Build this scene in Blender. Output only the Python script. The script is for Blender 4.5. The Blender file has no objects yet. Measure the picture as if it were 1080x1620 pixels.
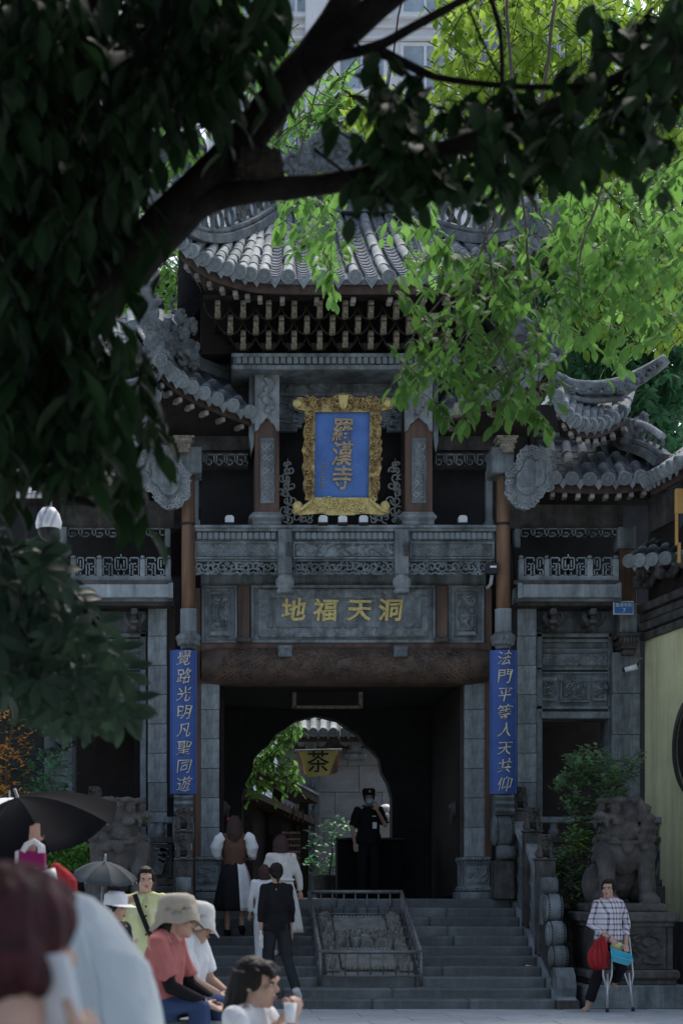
import bpy, bmesh, math, random
from math import sin, cos, pi, radians, sqrt, atan2, exp
from mathutils import Vector, Matrix, Euler, noise
random.seed(7)
SC = bpy.context.scene
COL = SC.collection
# ------------------------------------------------------------------ camera, world, sun, exposure
F = 2640.0; CX = 300.0; HY = 1415.0; CZ = 1.4          # focal length / principal point of the 1080x1620 photograph
cam = bpy.data.cameras.new('camera')
cam_o = bpy.data.objects.new('camera', cam); COL.objects.link(cam_o)
cam_o.location = (0, 0, CZ); cam_o.rotation_euler = (pi / 2, 0, 0)
cam.sensor_fit = 'HORIZONTAL'; cam.sensor_width = 36; cam.lens = 36 * F / 1080
cam.shift_x = (540 - CX) / 1080; cam.shift_y = (HY - 810) / 1080
cam.clip_start = 0.1; cam.clip_end = 600
cam.dof.use_dof = True; cam.dof.focus_distance = 22.5; cam.dof.aperture_fstop = 4.6
SC.camera = cam_o
world = bpy.data.worlds.new('World'); SC.world = world; world.use_nodes = True
SUN_EL, SUN_AZ = radians(58), radians(22)              # the sun stands behind the gate, high and a little to the right
nt = world.node_tree
sky = nt.nodes.new('ShaderNodeTexSky'); sky.sky_type = 'NISHITA'; sky.sun_disc = False
sky.sun_elevation = SUN_EL; sky.sun_rotation = SUN_AZ; sky.dust_density = 3.0; sky.air_density = 1.0; sky.ozone_density = 1.0
hz = nt.nodes.new('ShaderNodeHueSaturation'); hz.inputs['Saturation'].default_value = 0.82      # a veiled, milky sky
nt.links.new(sky.outputs[0], hz.inputs['Color']); nt.links.new(hz.outputs[0], nt.nodes['Background'].inputs[0]); nt.nodes['Background'].inputs[1].default_value = 0.15
sl = bpy.data.lights.new('sun', 'SUN'); sl.energy = 1.7; sl.angle = radians(11); sl.color = (1.0, 0.96, 0.88)
so = bpy.data.objects.new('sun', sl); COL.objects.link(so)
sd = Vector((sin(SUN_AZ) * cos(SUN_EL), cos(SUN_AZ) * cos(SUN_EL), sin(SUN_EL)))
so.rotation_euler = (-sd).to_track_quat('-Z', 'Y').to_euler(); so.location = sd * 50
SC.view_settings.view_transform = 'Standard'; SC.view_settings.look = 'None'; SC.view_settings.gamma = 1
SC.view_settings.use_curve_mapping = False; SC.view_settings.exposure = 0.64
SC.cycles.max_bounces = 6; SC.cycles.diffuse_bounces = 3; SC.cycles.glossy_bounces = 2; SC.cycles.transmission_bounces = 4
SC.cycles.transparent_max_bounces = 6; SC.cycles.caustics_reflective = False; SC.cycles.caustics_refractive = False

def X(px, Y): return (px - CX) / F * Y
def Z(py, Y): return CZ + (HY - py) / F * Y
def P(px, py, Y): return Vector((X(px, Y), Y, Z(py, Y)))

# ------------------------------------------------------------------ materials
MATS = {}
def mat(name, col, rough=0.8, var=0.25, scale=6.0, metal=0.0, bump=0.0, bscale=40.0, col2=None, rnd=0.0, spec=0.3, streak=False, trans=0.0, coat=0.0, moss=None, stain=0.0):
    m = bpy.data.materials.new(name); m.use_nodes = True; N = m.node_tree; L = N.links
    b = N.nodes['Principled BSDF']; b.inputs['Roughness'].default_value = rough; b.inputs['Metallic'].default_value = metal
    b.inputs['Specular IOR Level'].default_value = spec
    tc = N.nodes.new('ShaderNodeTexCoord'); mp = N.nodes.new('ShaderNodeMapping')
    L.new(tc.outputs['Object'], mp.inputs[0])
    if streak: mp.inputs['Scale'].default_value = (1, 1, 0.12)
    n1 = N.nodes.new('ShaderNodeTexNoise'); n1.inputs['Scale'].default_value = scale; n1.inputs['Detail'].default_value = 6; n1.inputs['Roughness'].default_value = 0.62
    L.new(mp.outputs[0], n1.inputs[0])
    rp = N.nodes.new('ShaderNodeValToRGB'); c2 = col2 or tuple(c * (1 - var) for c in col); c1 = tuple(min(1, c * (1 + var * .6)) for c in col)
    rp.color_ramp.elements[0].position = 0.32; rp.color_ramp.elements[1].position = 0.68
    rp.color_ramp.elements[0].color = (*c2, 1); rp.color_ramp.elements[1].color = (*c1, 1)
    L.new(n1.outputs[0], rp.inputs[0]); out = rp.outputs[0]
    if moss:
        n3 = N.nodes.new('ShaderNodeTexNoise'); n3.inputs['Scale'].default_value = scale * .45; n3.inputs['Detail'].default_value = 8; n3.inputs['Roughness'].default_value = .7
        L.new(tc.outputs['Object'], n3.inputs[0])
        r3 = N.nodes.new('ShaderNodeValToRGB'); r3.color_ramp.elements[0].position = .52; r3.color_ramp.elements[1].position = .68
        r3.color_ramp.elements[0].color = (0, 0, 0, 1); r3.color_ramp.elements[1].color = (.75, .75, .75, 1); L.new(n3.outputs[0], r3.inputs[0])
        mx = N.nodes.new('ShaderNodeMixRGB'); L.new(r3.outputs[0], mx.inputs[0]); L.new(out, mx.inputs[1]); mx.inputs[2].default_value = (*moss, 1); out = mx.outputs[0]
    if stain:                                             # rain streaks and soot running down the face
        mp2 = N.nodes.new('ShaderNodeMapping'); mp2.inputs['Scale'].default_value = (5.5, 5.5, .55); L.new(tc.outputs['Object'], mp2.inputs[0])
        n4 = N.nodes.new('ShaderNodeTexNoise'); n4.inputs['Scale'].default_value = 1.0; n4.inputs['Detail'].default_value = 7; n4.inputs['Roughness'].default_value = .65; L.new(mp2.outputs[0], n4.inputs[0])
        r4 = N.nodes.new('ShaderNodeValToRGB'); r4.color_ramp.elements[0].position = .36; r4.color_ramp.elements[1].position = .56; k_ = 1 - stain
        r4.color_ramp.elements[0].color = (k_, k_, k_*.97, 1); r4.color_ramp.elements[1].color = (1, 1, 1, 1); L.new(n4.outputs[0], r4.inputs[0])
        m4 = N.nodes.new('ShaderNodeMixRGB'); m4.blend_type = 'MULTIPLY'; m4.inputs[0].default_value = 1; L.new(out, m4.inputs[1]); L.new(r4.outputs[0], m4.inputs[2]); out = m4.outputs[0]
    if rnd:
        oi = N.nodes.new('ShaderNodeObjectInfo'); mr = N.nodes.new('ShaderNodeMapRange'); mr.inputs[3].default_value = 1 - rnd; mr.inputs[4].default_value = 1 + rnd
        L.new(oi.outputs['Random'], mr.inputs[0]); ml = N.nodes.new('ShaderNodeMixRGB'); ml.blend_type = 'MULTIPLY'; ml.inputs[0].default_value = 1
        L.new(out, ml.inputs[1]); L.new(mr.outputs[0], ml.inputs[2]); out = ml.outputs[0]
    L.new(out, b.inputs['Base Color'])
    if bump:
        n2 = N.nodes.new('ShaderNodeTexNoise'); n2.inputs['Scale'].default_value = bscale; n2.inputs['Detail'].default_value = 5
        L.new(mp.outputs[0], n2.inputs[0]); bp = N.nodes.new('ShaderNodeBump'); bp.inputs['Strength'].default_value = bump; bp.inputs['Distance'].default_value = 0.02
        L.new(n2.outputs[0], bp.inputs['Height']); L.new(bp.outputs[0], b.inputs['Normal'])
    if coat: b.inputs['Coat Weight'].default_value = coat
    if trans:
        t = N.nodes.new('ShaderNodeBsdfTranslucent'); ad = N.nodes.new('ShaderNodeMixShader'); ad.inputs[0].default_value = trans
        hs = N.nodes.new('ShaderNodeHueSaturation'); hs.inputs['Value'].default_value = 2.0; hs.inputs['Hue'].default_value = .496; hs.inputs['Saturation'].default_value = 1.0
        L.new(out, hs.inputs['Color']); L.new(hs.outputs[0], t.inputs[0])
        o = N.nodes['Material Output']; L.new(b.outputs[0], ad.inputs[1]); L.new(t.outputs[0], ad.inputs[2]); L.new(ad.outputs[0], o.inputs[0])
    MATS[name] = m
    return m
M_STONE = mat('grey_stone', (.22, .25, .262), .85, .40, 3.2, bump=.4, bscale=30, rnd=.12, moss=(.075, .085, .088), stain=0.5)
M_BLOCK = mat('dressed_stone', (.305, .345, .362), .85, .32, 2.6, bump=.4, bscale=26, rnd=.18, moss=(.13, .145, .15), stain=0.42)
M_CARVE = mat('carved_stone', (.235, .266, .28), .85, .4, 8, bump=.5, bscale=60, rnd=.06, stain=0.4)
M_SHIELD = mat('pale_carved_stone', (.31, .335, .345), .9, .35, 7, bump=.4, bscale=50, rnd=.05, stain=0.4)
M_DSTONE = mat('weathered_dark_stone', (.105, .10, .095), .88, .45, 5, bump=.6, bscale=40, rnd=.08, moss=(.045, .05, .045), stain=0.4)
M_LION = mat('sooty_sandstone', (.098, .090, .084), .88, .45, 4.5, bump=.6, bscale=45, moss=(.04, .04, .038))
M_STEP = mat('step_stone', (.155, .168, .17), .8, .4, 2.3, bump=.45, bscale=24, rnd=.2, moss=(.08, .087, .087), stain=0.35)
M_RAMP = mat('olive_ramp_stone', (.24, .24, .21), .85, .4, 6, bump=.4, bscale=40)
M_PAVE = mat('pale_paving', (.40, .43, .44), .85, .22, 1.8, bump=.3, bscale=22, rnd=.10, moss=(.27, .29, .30))
M_TILE = mat('grey_roof_tile', (.27, .30, .315), .8, .45, 7, bump=.4, bscale=45, rnd=.25, moss=(.10, .11, .108))
M_PAN = mat('dark_pan_tile', (.17, .185, .21), .85, .4, 9, bump=.4, bscale=45)
M_RIDGE = mat('ridge_plaster', (.16, .178, .185), .9, .5, 5, bump=.6, bscale=35, moss=(.065, .075, .072))
M_PLAST = mat('worn_white_lime', (.42, .43, .45), .9, .35, 5, bump=.3, bscale=30, moss=(.2, .2, .2))
M_WOOD = mat('worn_brown_wood', (.135, .085, .062), .7, .55, 5, bump=.35, bscale=30, streak=True, col2=(.06, .040, .033))
M_COLW = mat('honey_brown_wood', (.215, .125, .075), .65, .5, 6, bump=.35, bscale=30, streak=True, col2=(.09, .052, .036), stain=0.35)
M_BEAM = mat('oiled_beam_wood', (.115, .078, .058), .5, .55, 4, bump=.3, bscale=40, col2=(.058, .041, .033))
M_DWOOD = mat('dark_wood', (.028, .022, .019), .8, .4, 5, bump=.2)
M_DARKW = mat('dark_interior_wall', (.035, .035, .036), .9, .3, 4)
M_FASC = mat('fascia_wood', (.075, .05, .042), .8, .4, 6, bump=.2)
M_GOLD = mat('old_gilding', (.44, .31, .13), .45, .55, 16, metal=.55, bump=.5, bscale=60, col2=(.10, .065, .03), spec=.4)
M_GOLDL = mat('gold_lettering', (.62, .50, .20), .5, .35, 26, metal=.2)
M_TAN = mat('faded_tan_lettering', (.40, .31, .20), .7, .4, 25)
M_PALEL = mat('pale_gold_lettering', (.62, .55, .40), .6, .2, 25)
M_BLUE = mat('plaque_blue', (.085, .185, .47), .6, .22, 3, bump=.1, bscale=20)
M_BLUE2 = mat('couplet_blue', (.05, .105, .33), .5, .15, 2.5, bump=.08, stain=0.2)
M_SIGNB = mat('street_sign_blue', (.05, .17, .42), .4, .08, 3)
M_WHITE = mat('white_paint', (.75, .76, .78), .5, .06, 5)
M_SILV = mat('silver_scroll_paint', (.60, .60, .58), .6, .25, 20)
M_BRZ = mat('aged_bracket_gilt', (.27, .24, .18), .7, .6, 18)
M_CAPW = mat('rafter_end_white', (.30, .275, .25), .9, .4, 20, rnd=.3)
M_YEL = mat('yellow_ochre_wall', (.74, .72, .43), .85, .14, 1.2, bump=.15, bscale=30, moss=(.56, .54, .31), stain=0.22)
M_BLACKM = mat('black_plastic', (.02, .02, .022), .4, .2, 5)
M_STEEL = mat('dull_steel', (.30, .31, .32), .45, .25, 8, metal=.6)
M_LSTEEL = mat('crutch_aluminium', (.6, .6, .6), .35, .15, 8, metal=.5)
M_IRON = mat('railing_iron', (.20, .20, .20), .5, .35, 12, metal=.4)
M_WIRE = mat('black_cable', (.02, .02, .02), .6, .1, 5)
M_ORG = mat('orange_sign_frame', (.62, .36, .12), .6, .12, 5)
M_GLASS = mat('window_glass', (.34, .40, .45), .2, .35, 1.1, spec=.6)
M_CONC = mat('apartment_render', (.74, .73, .73), .9, .08, .4)  # pale render, lightened further so its colour carries the distant haze
M_BARK = mat('dark_bark', (.013, .011, .010), .95, .5, 9, bump=.9, bscale=22, spec=.08)  # near-black, matt bark with mottled tone
M_BARK2 = mat('grey_bark', (.09, .075, .06), .9, .4, 9, bump=.8, bscale=22)
M_NEST = mat('nest_twigs', (.03, .024, .018), .95, .4, 12, bump=1, bscale=40)
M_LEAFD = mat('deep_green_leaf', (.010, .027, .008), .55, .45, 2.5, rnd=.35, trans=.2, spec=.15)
M_LEAFP = mat('palmate_leaf', (.020, .040, .024), .55, .5, 2.5, rnd=.4, trans=.22, spec=.2)
M_LEAFB = mat('spring_green_leaf', (.115, .23, .058), .6, .35, 1.2, rnd=.3, trans=.55, spec=.2, col2=(.07, .17, .03))
M_LEAFM = mat('mid_green_leaf', (.075, .17, .034), .6, .4, 1.6, rnd=.35, trans=.45, spec=.2)
M_LEAFY = mat('yellow_green_leaf', (.27, .38, .06), .6, .3, .9, rnd=.3, trans=.6, spec=.2, col2=(.16, .29, .045))
M_LEAFG = mat('glossy_blue_green_leaf', (.065, .18, .085), .4, .4, 1.2, trans=.4, spec=.4)
M_LEAFS = mat('small_shrub_leaf', (.05, .085, .05), .4, .4, 3, trans=.25, spec=.5, col2=(.03, .055, .03))
M_LEAFO = mat('orange_flower', (.55, .27, .05), .6, .3, 4, trans=.3)
M_SOIL = mat('planter_soil', (.05, .04, .03), .95, .3, 8)
M_SKIN = mat('skin', (.50, .31, .23), .55, .08, 9)
M_HAIR = mat('black_hair', (.014, .011, .010), .6, .3, 30, spec=.2)
M_HAIRB = mat('brown_hair', (.050, .027, .024), .6, .4, 30, spec=.2)
M_HAIRR = mat('reddish_hair', (.055, .010, .014), .6, .6, 14, spec=.2, col2=(.010, .006, .006))
def cloth(name, c, v=.12, s=9): return mat(name, c, .9, v, s, bump=.15, bscale=60, spec=.15)
M_CBLK = cloth('black_cloth', (.014, .014, .016)); M_CDK = cloth('charcoal_cloth', (.03, .032, .036)); M_CWH = cloth('white_cloth', (.72, .72, .73))
M_COURT = mat('courtyard_wall_stone', (.42, .43, .45), .85, .3, 1.6, bump=.3, bscale=20, rnd=.1, moss=(.24, .25, .26))
M_CYEL = cloth('lime_yellow_cloth', (.62, .63, .34)); M_CPNK = cloth('coral_cloth', (.46, .155, .145)); M_CBEI = cloth('beige_cloth', (.42, .37, .30))
M_CCRM = cloth('cream_cloth', (.62, .60, .56)); M_CBRN = cloth('brown_cloth', (.115, .062, .045)); M_CGRY = cloth('pale_grey_jacket', (.58, .62, .63), .05, 2)
M_CJEAN = cloth('denim', (.045, .075, .16)); M_CRED = cloth('red_cloth', (.36, .03, .035)); M_CMAG = cloth('magenta_bag', (.26, .02, .12), .05)
M_CPINKW = cloth('dusty_pink_cloth', (.42, .27, .26))
M_TEAL = mat('turquoise_plastic', (.10, .50, .64), .4, .08, 4)
M_MASK = cloth('blue_face_mask', (.32, .50, .62))
M_UMB = mat('black_umbrella_cloth', (.011, .011, .013), .85, .2, 3, spec=.03)
M_UMBG = mat('grey_umbrella_cloth', (.062, .073, .08), .75, .15, 3, spec=.15)
M_SHOE = mat('white_shoe', (.65, .65, .63), .6, .1, 8)
M_LIP = mat('lips', (.34, .12, .10), .5, .1, 8)

def plaid():
    m = mat('plaid_shirt_cloth', (.66, .62, .68), .9, .05, 8); N = m.node_tree; L = N.links
    tc = N.nodes.new('ShaderNodeTexCoord'); sp = N.nodes.new('ShaderNodeSeparateXYZ'); L.new(tc.outputs['Object'], sp.inputs[0])
    outs = []
    ad = N.nodes.new('ShaderNodeMath'); ad.operation = 'ADD'; L.new(sp.outputs['X'], ad.inputs[0]); L.new(sp.outputs['Y'], ad.inputs[1])
    for src in (ad.outputs[0], sp.outputs['Z']):
        a = N.nodes.new('ShaderNodeMath'); a.operation = 'MULTIPLY'; a.inputs[1].default_value = 15.5; L.new(src, a.inputs[0])
        f = N.nodes.new('ShaderNodeMath'); f.operation = 'FRACT'; L.new(a.outputs[0], f.inputs[0])
        g = N.nodes.new('ShaderNodeMath'); g.operation = 'LESS_THAN'; g.inputs[1].default_value = .34; L.new(f.outputs[0], g.inputs[0])
        h = N.nodes.new('ShaderNodeMath'); h.operation = 'MULTIPLY'; h.inputs[1].default_value = .48; L.new(g.outputs[0], h.inputs[0]); outs.append(h.outputs[0])
    s = N.nodes.new('ShaderNodeMath'); s.operation = 'ADD'; L.new(outs[0], s.inputs[0]); L.new(outs[1], s.inputs[1])
    mx = N.nodes.new('ShaderNodeMixRGB'); L.new(s.outputs[0], mx.inputs[0]); mx.inputs[1].default_value = (.66, .62, .68, 1); mx.inputs[2].default_value = (.045, .03, .06, 1)
    L.new(mx.outputs[0], N.nodes['Principled BSDF'].inputs['Base Color'])
    return m
M_PLAID = plaid()

# ------------------------------------------------------------------ mesh builder
class G:
    def __init__(s): s.v = []; s.f = []; s.sm = []
    def add(s, vs, fs, smooth=False):
        o = len(s.v); s.v.extend([tuple(p) for p in vs]); s.f.extend([tuple(i + o for i in f) for f in fs]); s.sm.extend([smooth] * len(fs)); return s
    def box(s, x0, x1, y0, y1, z0, z1, c=0.0):
        if c <= 0:
            vs = [(x0,y0,z0),(x1,y0,z0),(x1,y1,z0),(x0,y1,z0),(x0,y0,z1),(x1,y0,z1),(x1,y1,z1),(x0,y1,z1)]
            return s.add(vs, [(0,3,2,1),(4,5,6,7),(0,1,5,4),(1,2,6,5),(2,3,7,6),(3,0,4,7)])
        vs = []; idx = {}
        for ix, x in enumerate((x0, x1)):
            for iy, y in enumerate((y0, y1)):
                for iz, z in enumerate((z0, z1)):
                    sx = c if ix == 0 else -c; sy = c if iy == 0 else -c; sz = c if iz == 0 else -c
                    idx[ix,iy,iz] = len(vs)
                    vs += [(x, y + sy, z + sz), (x + sx, y, z + sz), (x + sx, y + sy, z)]
        I = lambda a, b, d, k: idx[a, b, d] + k
        fs = [(I(0,0,0,0),I(0,0,1,0),I(0,1,1,0),I(0,1,0,0)), (I(1,0,0,0),I(1,1,0,0),I(1,1,1,0),I(1,0,1,0)),
              (I(0,0,0,1),I(1,0,0,1),I(1,0,1,1),I(0,0,1,1)), (I(0,1,0,1),I(0,1,1,1),I(1,1,1,1),I(1,1,0,1)),
              (I(0,0,0,2),I(0,1,0,2),I(1,1,0,2),I(1,0,0,2)), (I(0,0,1,2),I(1,0,1,2),I(1,1,1,2),I(0,1,1,2))]
        for b in (0, 1):
            for d in (0, 1):
                fs.append((I(0,b,d,1),I(1,b,d,1),I(1,b,d,2),I(0,b,d,2)))
                fs.append((I(b,0,d,0),I(b,1,d,0),I(b,1,d,2),I(b,0,d,2)))
                fs.append((I(b,d,0,0),I(b,d,1,0),I(b,d,1,1),I(b,d,0,1)))
        for k in idx.values(): fs.append((k, k+1, k+2))
        return s.add(vs, fs)
    def obox(s, c, ax, ay, az, hx, hy, hz):
        c = Vector(c); vs = []
        for k in (-1, 1):
            for (i, j) in ((-1,-1),(1,-1),(1,1),(-1,1)): vs.append(c + ax*hx*i + ay*hy*j + az*hz*k)
        return s.add(vs, [(0,3,2,1),(4,5,6,7),(0,1,5,4),(1,2,6,5),(2,3,7,6),(3,0,4,7)])
    def bar(s, a, b, w, h, up=(0,0,1)):
        a = Vector(a); b = Vector(b); d = (b - a); L = d.length
        if L < 1e-6: return s
        d.normalize(); up = Vector(up)
        if abs(d.dot(up)) > .98: up = Vector((0,1,0))
        sx = d.cross(up).normalized(); uz = sx.cross(d).normalized()
        return s.obox((a+b)/2, d, sx, uz, L/2, w/2, h/2)
    def tube(s, pts, r, n=8, caps=True, smooth=True, squash=1.0):
        pts = [Vector(p) for p in pts]
        if not hasattr(r, '__len__'): r = [r] * len(pts)
        vs = []; up = None
        for i, p in enumerate(pts):
            d = (pts[min(i+1, len(pts)-1)] - pts[max(i-1, 0)])
            d = d.normalized() if d.length > 1e-9 else Vector((0,0,1))
            if up is None: up = Vector((0,0,1)) if abs(d.z) < .9 else Vector((0,1,0))
            a = d.cross(up).normalized(); b = a.cross(d).normalized(); up = b
            for k in range(n):
                t = 2*pi*k/n; vs.append(p + a*cos(t)*r[i] + b*sin(t)*r[i]*squash)
        fs = []
        for i in range(len(pts)-1):
            for k in range(n):
                k2 = (k+1) % n; fs.append((i*n+k, i*n+k2, (i+1)*n+k2, (i+1)*n+k))
        s.add(vs, fs, smooth)
        if caps:
            m = len(s.v) - len(vs); e = (len(pts)-1)*n
            s.f.append(tuple(m + k for k in reversed(range(n)))); s.f.append(tuple(m + e + k for k in range(n))); s.sm += [False, False]
        return s
    def lathe(s, prof, c=(0,0,0), n=16, axis='z', smooth=True, a0=0, a1=2*pi):
        full = abs(a1-a0-2*pi) < 1e-6; m = n if full else n+1; vs = []; c = Vector(c)
        for (r, h) in prof:
            for k in range(m):
                t = a0 + (a1-a0)*k/n
                if axis == 'z': q = Vector((r*cos(t), r*sin(t), h))
                elif axis == 'y': q = Vector((r*cos(t), h, r*sin(t)))
                else: q = Vector((h, r*cos(t), r*sin(t)))
                vs.append(c + q)
        fs = []
        for i in range(len(prof)-1):
            for k in range(n if full else n):
                k2 = (k+1) % m; fs.append((i*m+k, i*m+k2, (i+1)*m+k2, (i+1)*m+k))
        return s.add(vs, fs, smooth)
    def ell(s, c, r, nu=12, nv=8, rot=None, smooth=True):
        vs = []; fs = []; c = Vector(c)
        if not hasattr(r, '__len__'): r = (r, r, r)
        for i in range(1, nv):
            p = pi*i/nv
            for k in range(nu):
                t = 2*pi*k/nu; q = Vector((r[0]*sin(p)*cos(t), r[1]*sin(p)*sin(t), r[2]*cos(p)))
                vs.append(c + (rot @ q if rot else q))
        top = Vector((0,0,r[2])); vs.append(c + (rot @ top if rot else top)); vs.append(c - (rot @ top if rot else top)); T = len(vs)-2
        for i in range(nv-2):
            for k in range(nu):
                k2 = (k+1) % nu; fs.append((i*nu+k, (i+1)*nu+k, (i+1)*nu+k2, i*nu+k2))
        for k in range(nu):
            k2 = (k+1) % nu; fs.append((T, k, k2)); fs.append((T+1, (nv-2)*nu+k2, (nv-2)*nu+k))
        return s.add(vs, fs, smooth)
    def prism(s, poly, y0, y1, smooth=False):
        """poly: [(x, z)] outline in the facade plane, extruded from y0 to y1"""
        n = len(poly); area = sum(poly[i][0]*poly[(i+1)%n][1] - poly[(i+1)%n][0]*poly[i][1] for i in range(n))
        if area < 0: poly = poly[::-1]
        vs = [(x, y0, z) for x, z in poly] + [(x, y1, z) for x, z in poly]
        fs = [tuple(range(n)), tuple(range(2*n-1, n-1, -1))] + [(i, i+n, (i+1)%n+n, (i+1)%n) for i in range(n)]
        return s.add(vs, fs, smooth)
    def pbox(s, a, b, t, u, Y, d, c=0.0): return s.box(X(a, Y), X(b, Y), Y, Y+d, Z(u, Y), Z(t, Y), c)
    def pprism(s, poly, Y, d): return s.prism([(X(a, Y), Z(b, Y)) for a, b in poly], Y, Y+d)
    def prelief(s, a, b, t, u, Y, h, nx, nz, thick=.03): return s.relief(X(a, Y), X(b, Y), Z(u, Y), Z(t, Y), Y, h, nx, nz, thick)
    def xprism(s, poly, x0, x1):
        """poly: [(y, z)] outline seen from the side, extruded along x"""
        n = len(poly); area = sum(poly[i][0]*poly[(i+1)%n][1] - poly[(i+1)%n][0]*poly[i][1] for i in range(n))
        if area < 0: poly = poly[::-1]
        vs = [(x1, y, z) for y, z in poly] + [(x0, y, z) for y, z in poly]
        fs = [tuple(range(n)), tuple(range(2*n-1, n-1, -1))] + [(i, i+n, (i+1)%n+n, (i+1)%n) for i in range(n)]
        return s.add(vs, fs)
    def relief(s, x0, x1, z0, z1, y, h, nx, nz, thick=.03):
        """carved panel: a grid in the facade plane pushed towards the viewer by h(u, v) metres, with edges back to y + thick"""
        vs = []; fs = []
        for j in range(nz+1):
            for i in range(nx+1):
                u, v = i/nx, j/nz; e = 0 if (i in (0, nx) or j in (0, nz)) else h(u, v)
                vs.append((x0+(x1-x0)*u, y-e, z0+(z1-z0)*v))
        for j in range(nz):
            for i in range(nx):
                a = j*(nx+1)+i; fs.append((a, a+1, a+nx+2, a+nx+1))
        s.add(vs, fs, True)
        return s.box(x0, x1, y+.0005, y+thick, z0, z1)
    def xf(s, M): s.v = [tuple(M @ Vector(p)) for p in s.v]; return s
    def build(s, name, m, parent=None, loc=None):
        me = bpy.data.meshes.new(name); me.from_pydata(s.v, [], s.f)
        if any(s.sm): me.polygons.foreach_set('use_smooth', s.sm)
        me.materials.append(m); me.update()
        return put(name, me, parent, loc)
def put(name, me, parent=None, loc=None):
    o = bpy.data.objects.new(name, me); COL.objects.link(o)
    if loc is not None: o.location = loc
    if parent is not None:
        o.parent = parent; o.matrix_parent_inverse = wmat(parent).inverted()
    return o
def wmat(o):
    m = Matrix.LocRotScale(o.location, o.rotation_euler, o.scale)
    return (wmat(o.parent) @ o.matrix_parent_inverse @ m) if o.parent else m
def tag(o, label=None, cat=None, group=None, kind=None):
    if label: o['label'] = label
    if cat: o['category'] = cat
    if group: o['group'] = group
    if kind: o['kind'] = kind
    return o
def empty(name, label, cat, loc=(0,0,0), rz=0, group=None, kind=None):
    o = bpy.data.objects.new(name, None); COL.objects.link(o); o.location = loc; o.rotation_euler = (0,0,rz); o.empty_display_size = .2
    return tag(o, label, cat, group, kind)
def copy_tree(o, parent=None):
    c = o.copy(); COL.objects.link(c)
    if parent is not None: c.parent = parent
    for ch in list(o.children): copy_tree(ch, c)
    return c
def mesh_of(g, name, m):
    me = bpy.data.meshes.new(name); me.from_pydata(g.v, [], g.f)
    if any(g.sm): me.polygons.foreach_set('use_smooth', g.sm)
    me.materials.append(m); me.update(); return me
def nz3(x, y, z=0.0): return noise.noise(Vector((x, y, z)))
def carve(sx, sy, seed=0, amp=.02, kind='cloud'):
    """height functions for shallow stone carving"""
    def cloud(u, v):
        x, y = u*sx, v*sy
        wx, wy = nz3(x*.9, y*.9, seed)*1.3, nz3(x*.9+9, y*.9, seed+3)*1.3
        return 1.7*amp*(.55+.45*math.tanh(2.6*sin(5.5*(nz3(x*.8+wx, y*.8+wy, seed+7)*3.2))))
    def key(u, v):
        x, y = u*sx, v*sy; fx, fy = (x+y) % 1, (x-y) % 1
        return 2.0*amp*(1 if (fx < .28) != (fy < .28) else .25)
    def dentil(u, v): return amp*(1 if (u*sx) % 1 < .55 and .15 < v < .9 else .1)
    return {'cloud': cloud, 'key': key, 'dentil': dentil}[kind]
WS = bpy.data.scenes.new('workshop'); WVL = WS.view_layers[0]        # a bench where modifiers and lettering are applied; removed at the end
def bake(t):
    WS.collection.objects.link(t); WVL.update(); out = bpy.data.meshes.new_from_object(t.evaluated_get(WVL.depsgraph)); d = t.data
    bpy.data.objects.remove(t); (bpy.data.meshes if isinstance(d, bpy.types.Mesh) else bpy.data.curves).remove(d); return out
def chisel(amp, k=7.0, sd_=0.0):
    """carved grooves in stone"""
    def f(co, no):
        p = Vector((co.x*k + sd_, co.y*k, co.z*k)); w = noise.noise(p*.6)*1.2
        return Vector(no)*amp*sin(9*noise.noise(p + Vector((w, w, -w))))
    return f
def remesh(name, g, voxel, m, parent=None, smooth=3, fac=.5, loc=None, disp=None):
    """fuse overlapping shells into one continuous surface"""
    me = bpy.data.meshes.new('tmp'); me.from_pydata(g.v, [], g.f); me.update()
    t = bpy.data.objects.new('tmp', me)
    r = t.modifiers.new('r', 'REMESH'); r.mode = 'VOXEL'; r.voxel_size = voxel
    if smooth:
        k = t.modifiers.new('s', 'SMOOTH'); k.factor = fac; k.iterations = smooth
    out = bake(t)
    if disp:
        cn = [(v.co.copy(), v.normal.copy()) for v in out.vertices]; flat = []
        for c_, n_ in cn: flat.extend(c_ + disp(c_, n_))
        out.vertices.foreach_set('co', flat)
    out.name = name; out.materials.clear(); out.materials.append(m)
    out.polygons.foreach_set('use_smooth', [True]*len(out.polygons)); out.update()
    return put(name, out, parent, loc)
def text_obj(txt, size, m, name, parent=None, ext=.006, loc=(0,0,0), rot=(pi/2,0,0), shear=0.0, bev=0.002, sx=1.0, off=0.0):
    cu = bpy.data.curves.new('t', 'FONT'); cu.body = txt; cu.size = size; cu.align_x = 'CENTER'; cu.align_y = 'CENTER'; cu.extrude = ext; cu.bevel_depth = bev; cu.shear = shear; cu.resolution_u = 3; cu.offset = off
    t = bpy.data.objects.new('t', cu)
    me = bake(t)
    me.name = name; me.materials.clear(); me.materials.append(m)
    o = put(name, me, parent, loc); o.rotation_euler = rot; o.scale = (sx, 1, 1); return o
def lerp(a, b, t): return a + (b-a)*t
def polyl(pts, t):
    """point at t in 0..1 along a polyline of vectors, Catmull-Rom smoothed"""
    n = len(pts)-1; x = max(0, min(.99999, t))*n; i = int(x); f = x-i
    p0 = pts[max(i-1,0)]; p1 = pts[i]; p2 = pts[i+1]; p3 = pts[min(i+2,n)]
    return .5*((2*p1)+(p2-p0)*f+(2*p0-5*p1+4*p2-p3)*f*f+(3*p1-p0-3*p2+p3)*f*f*f)
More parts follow.
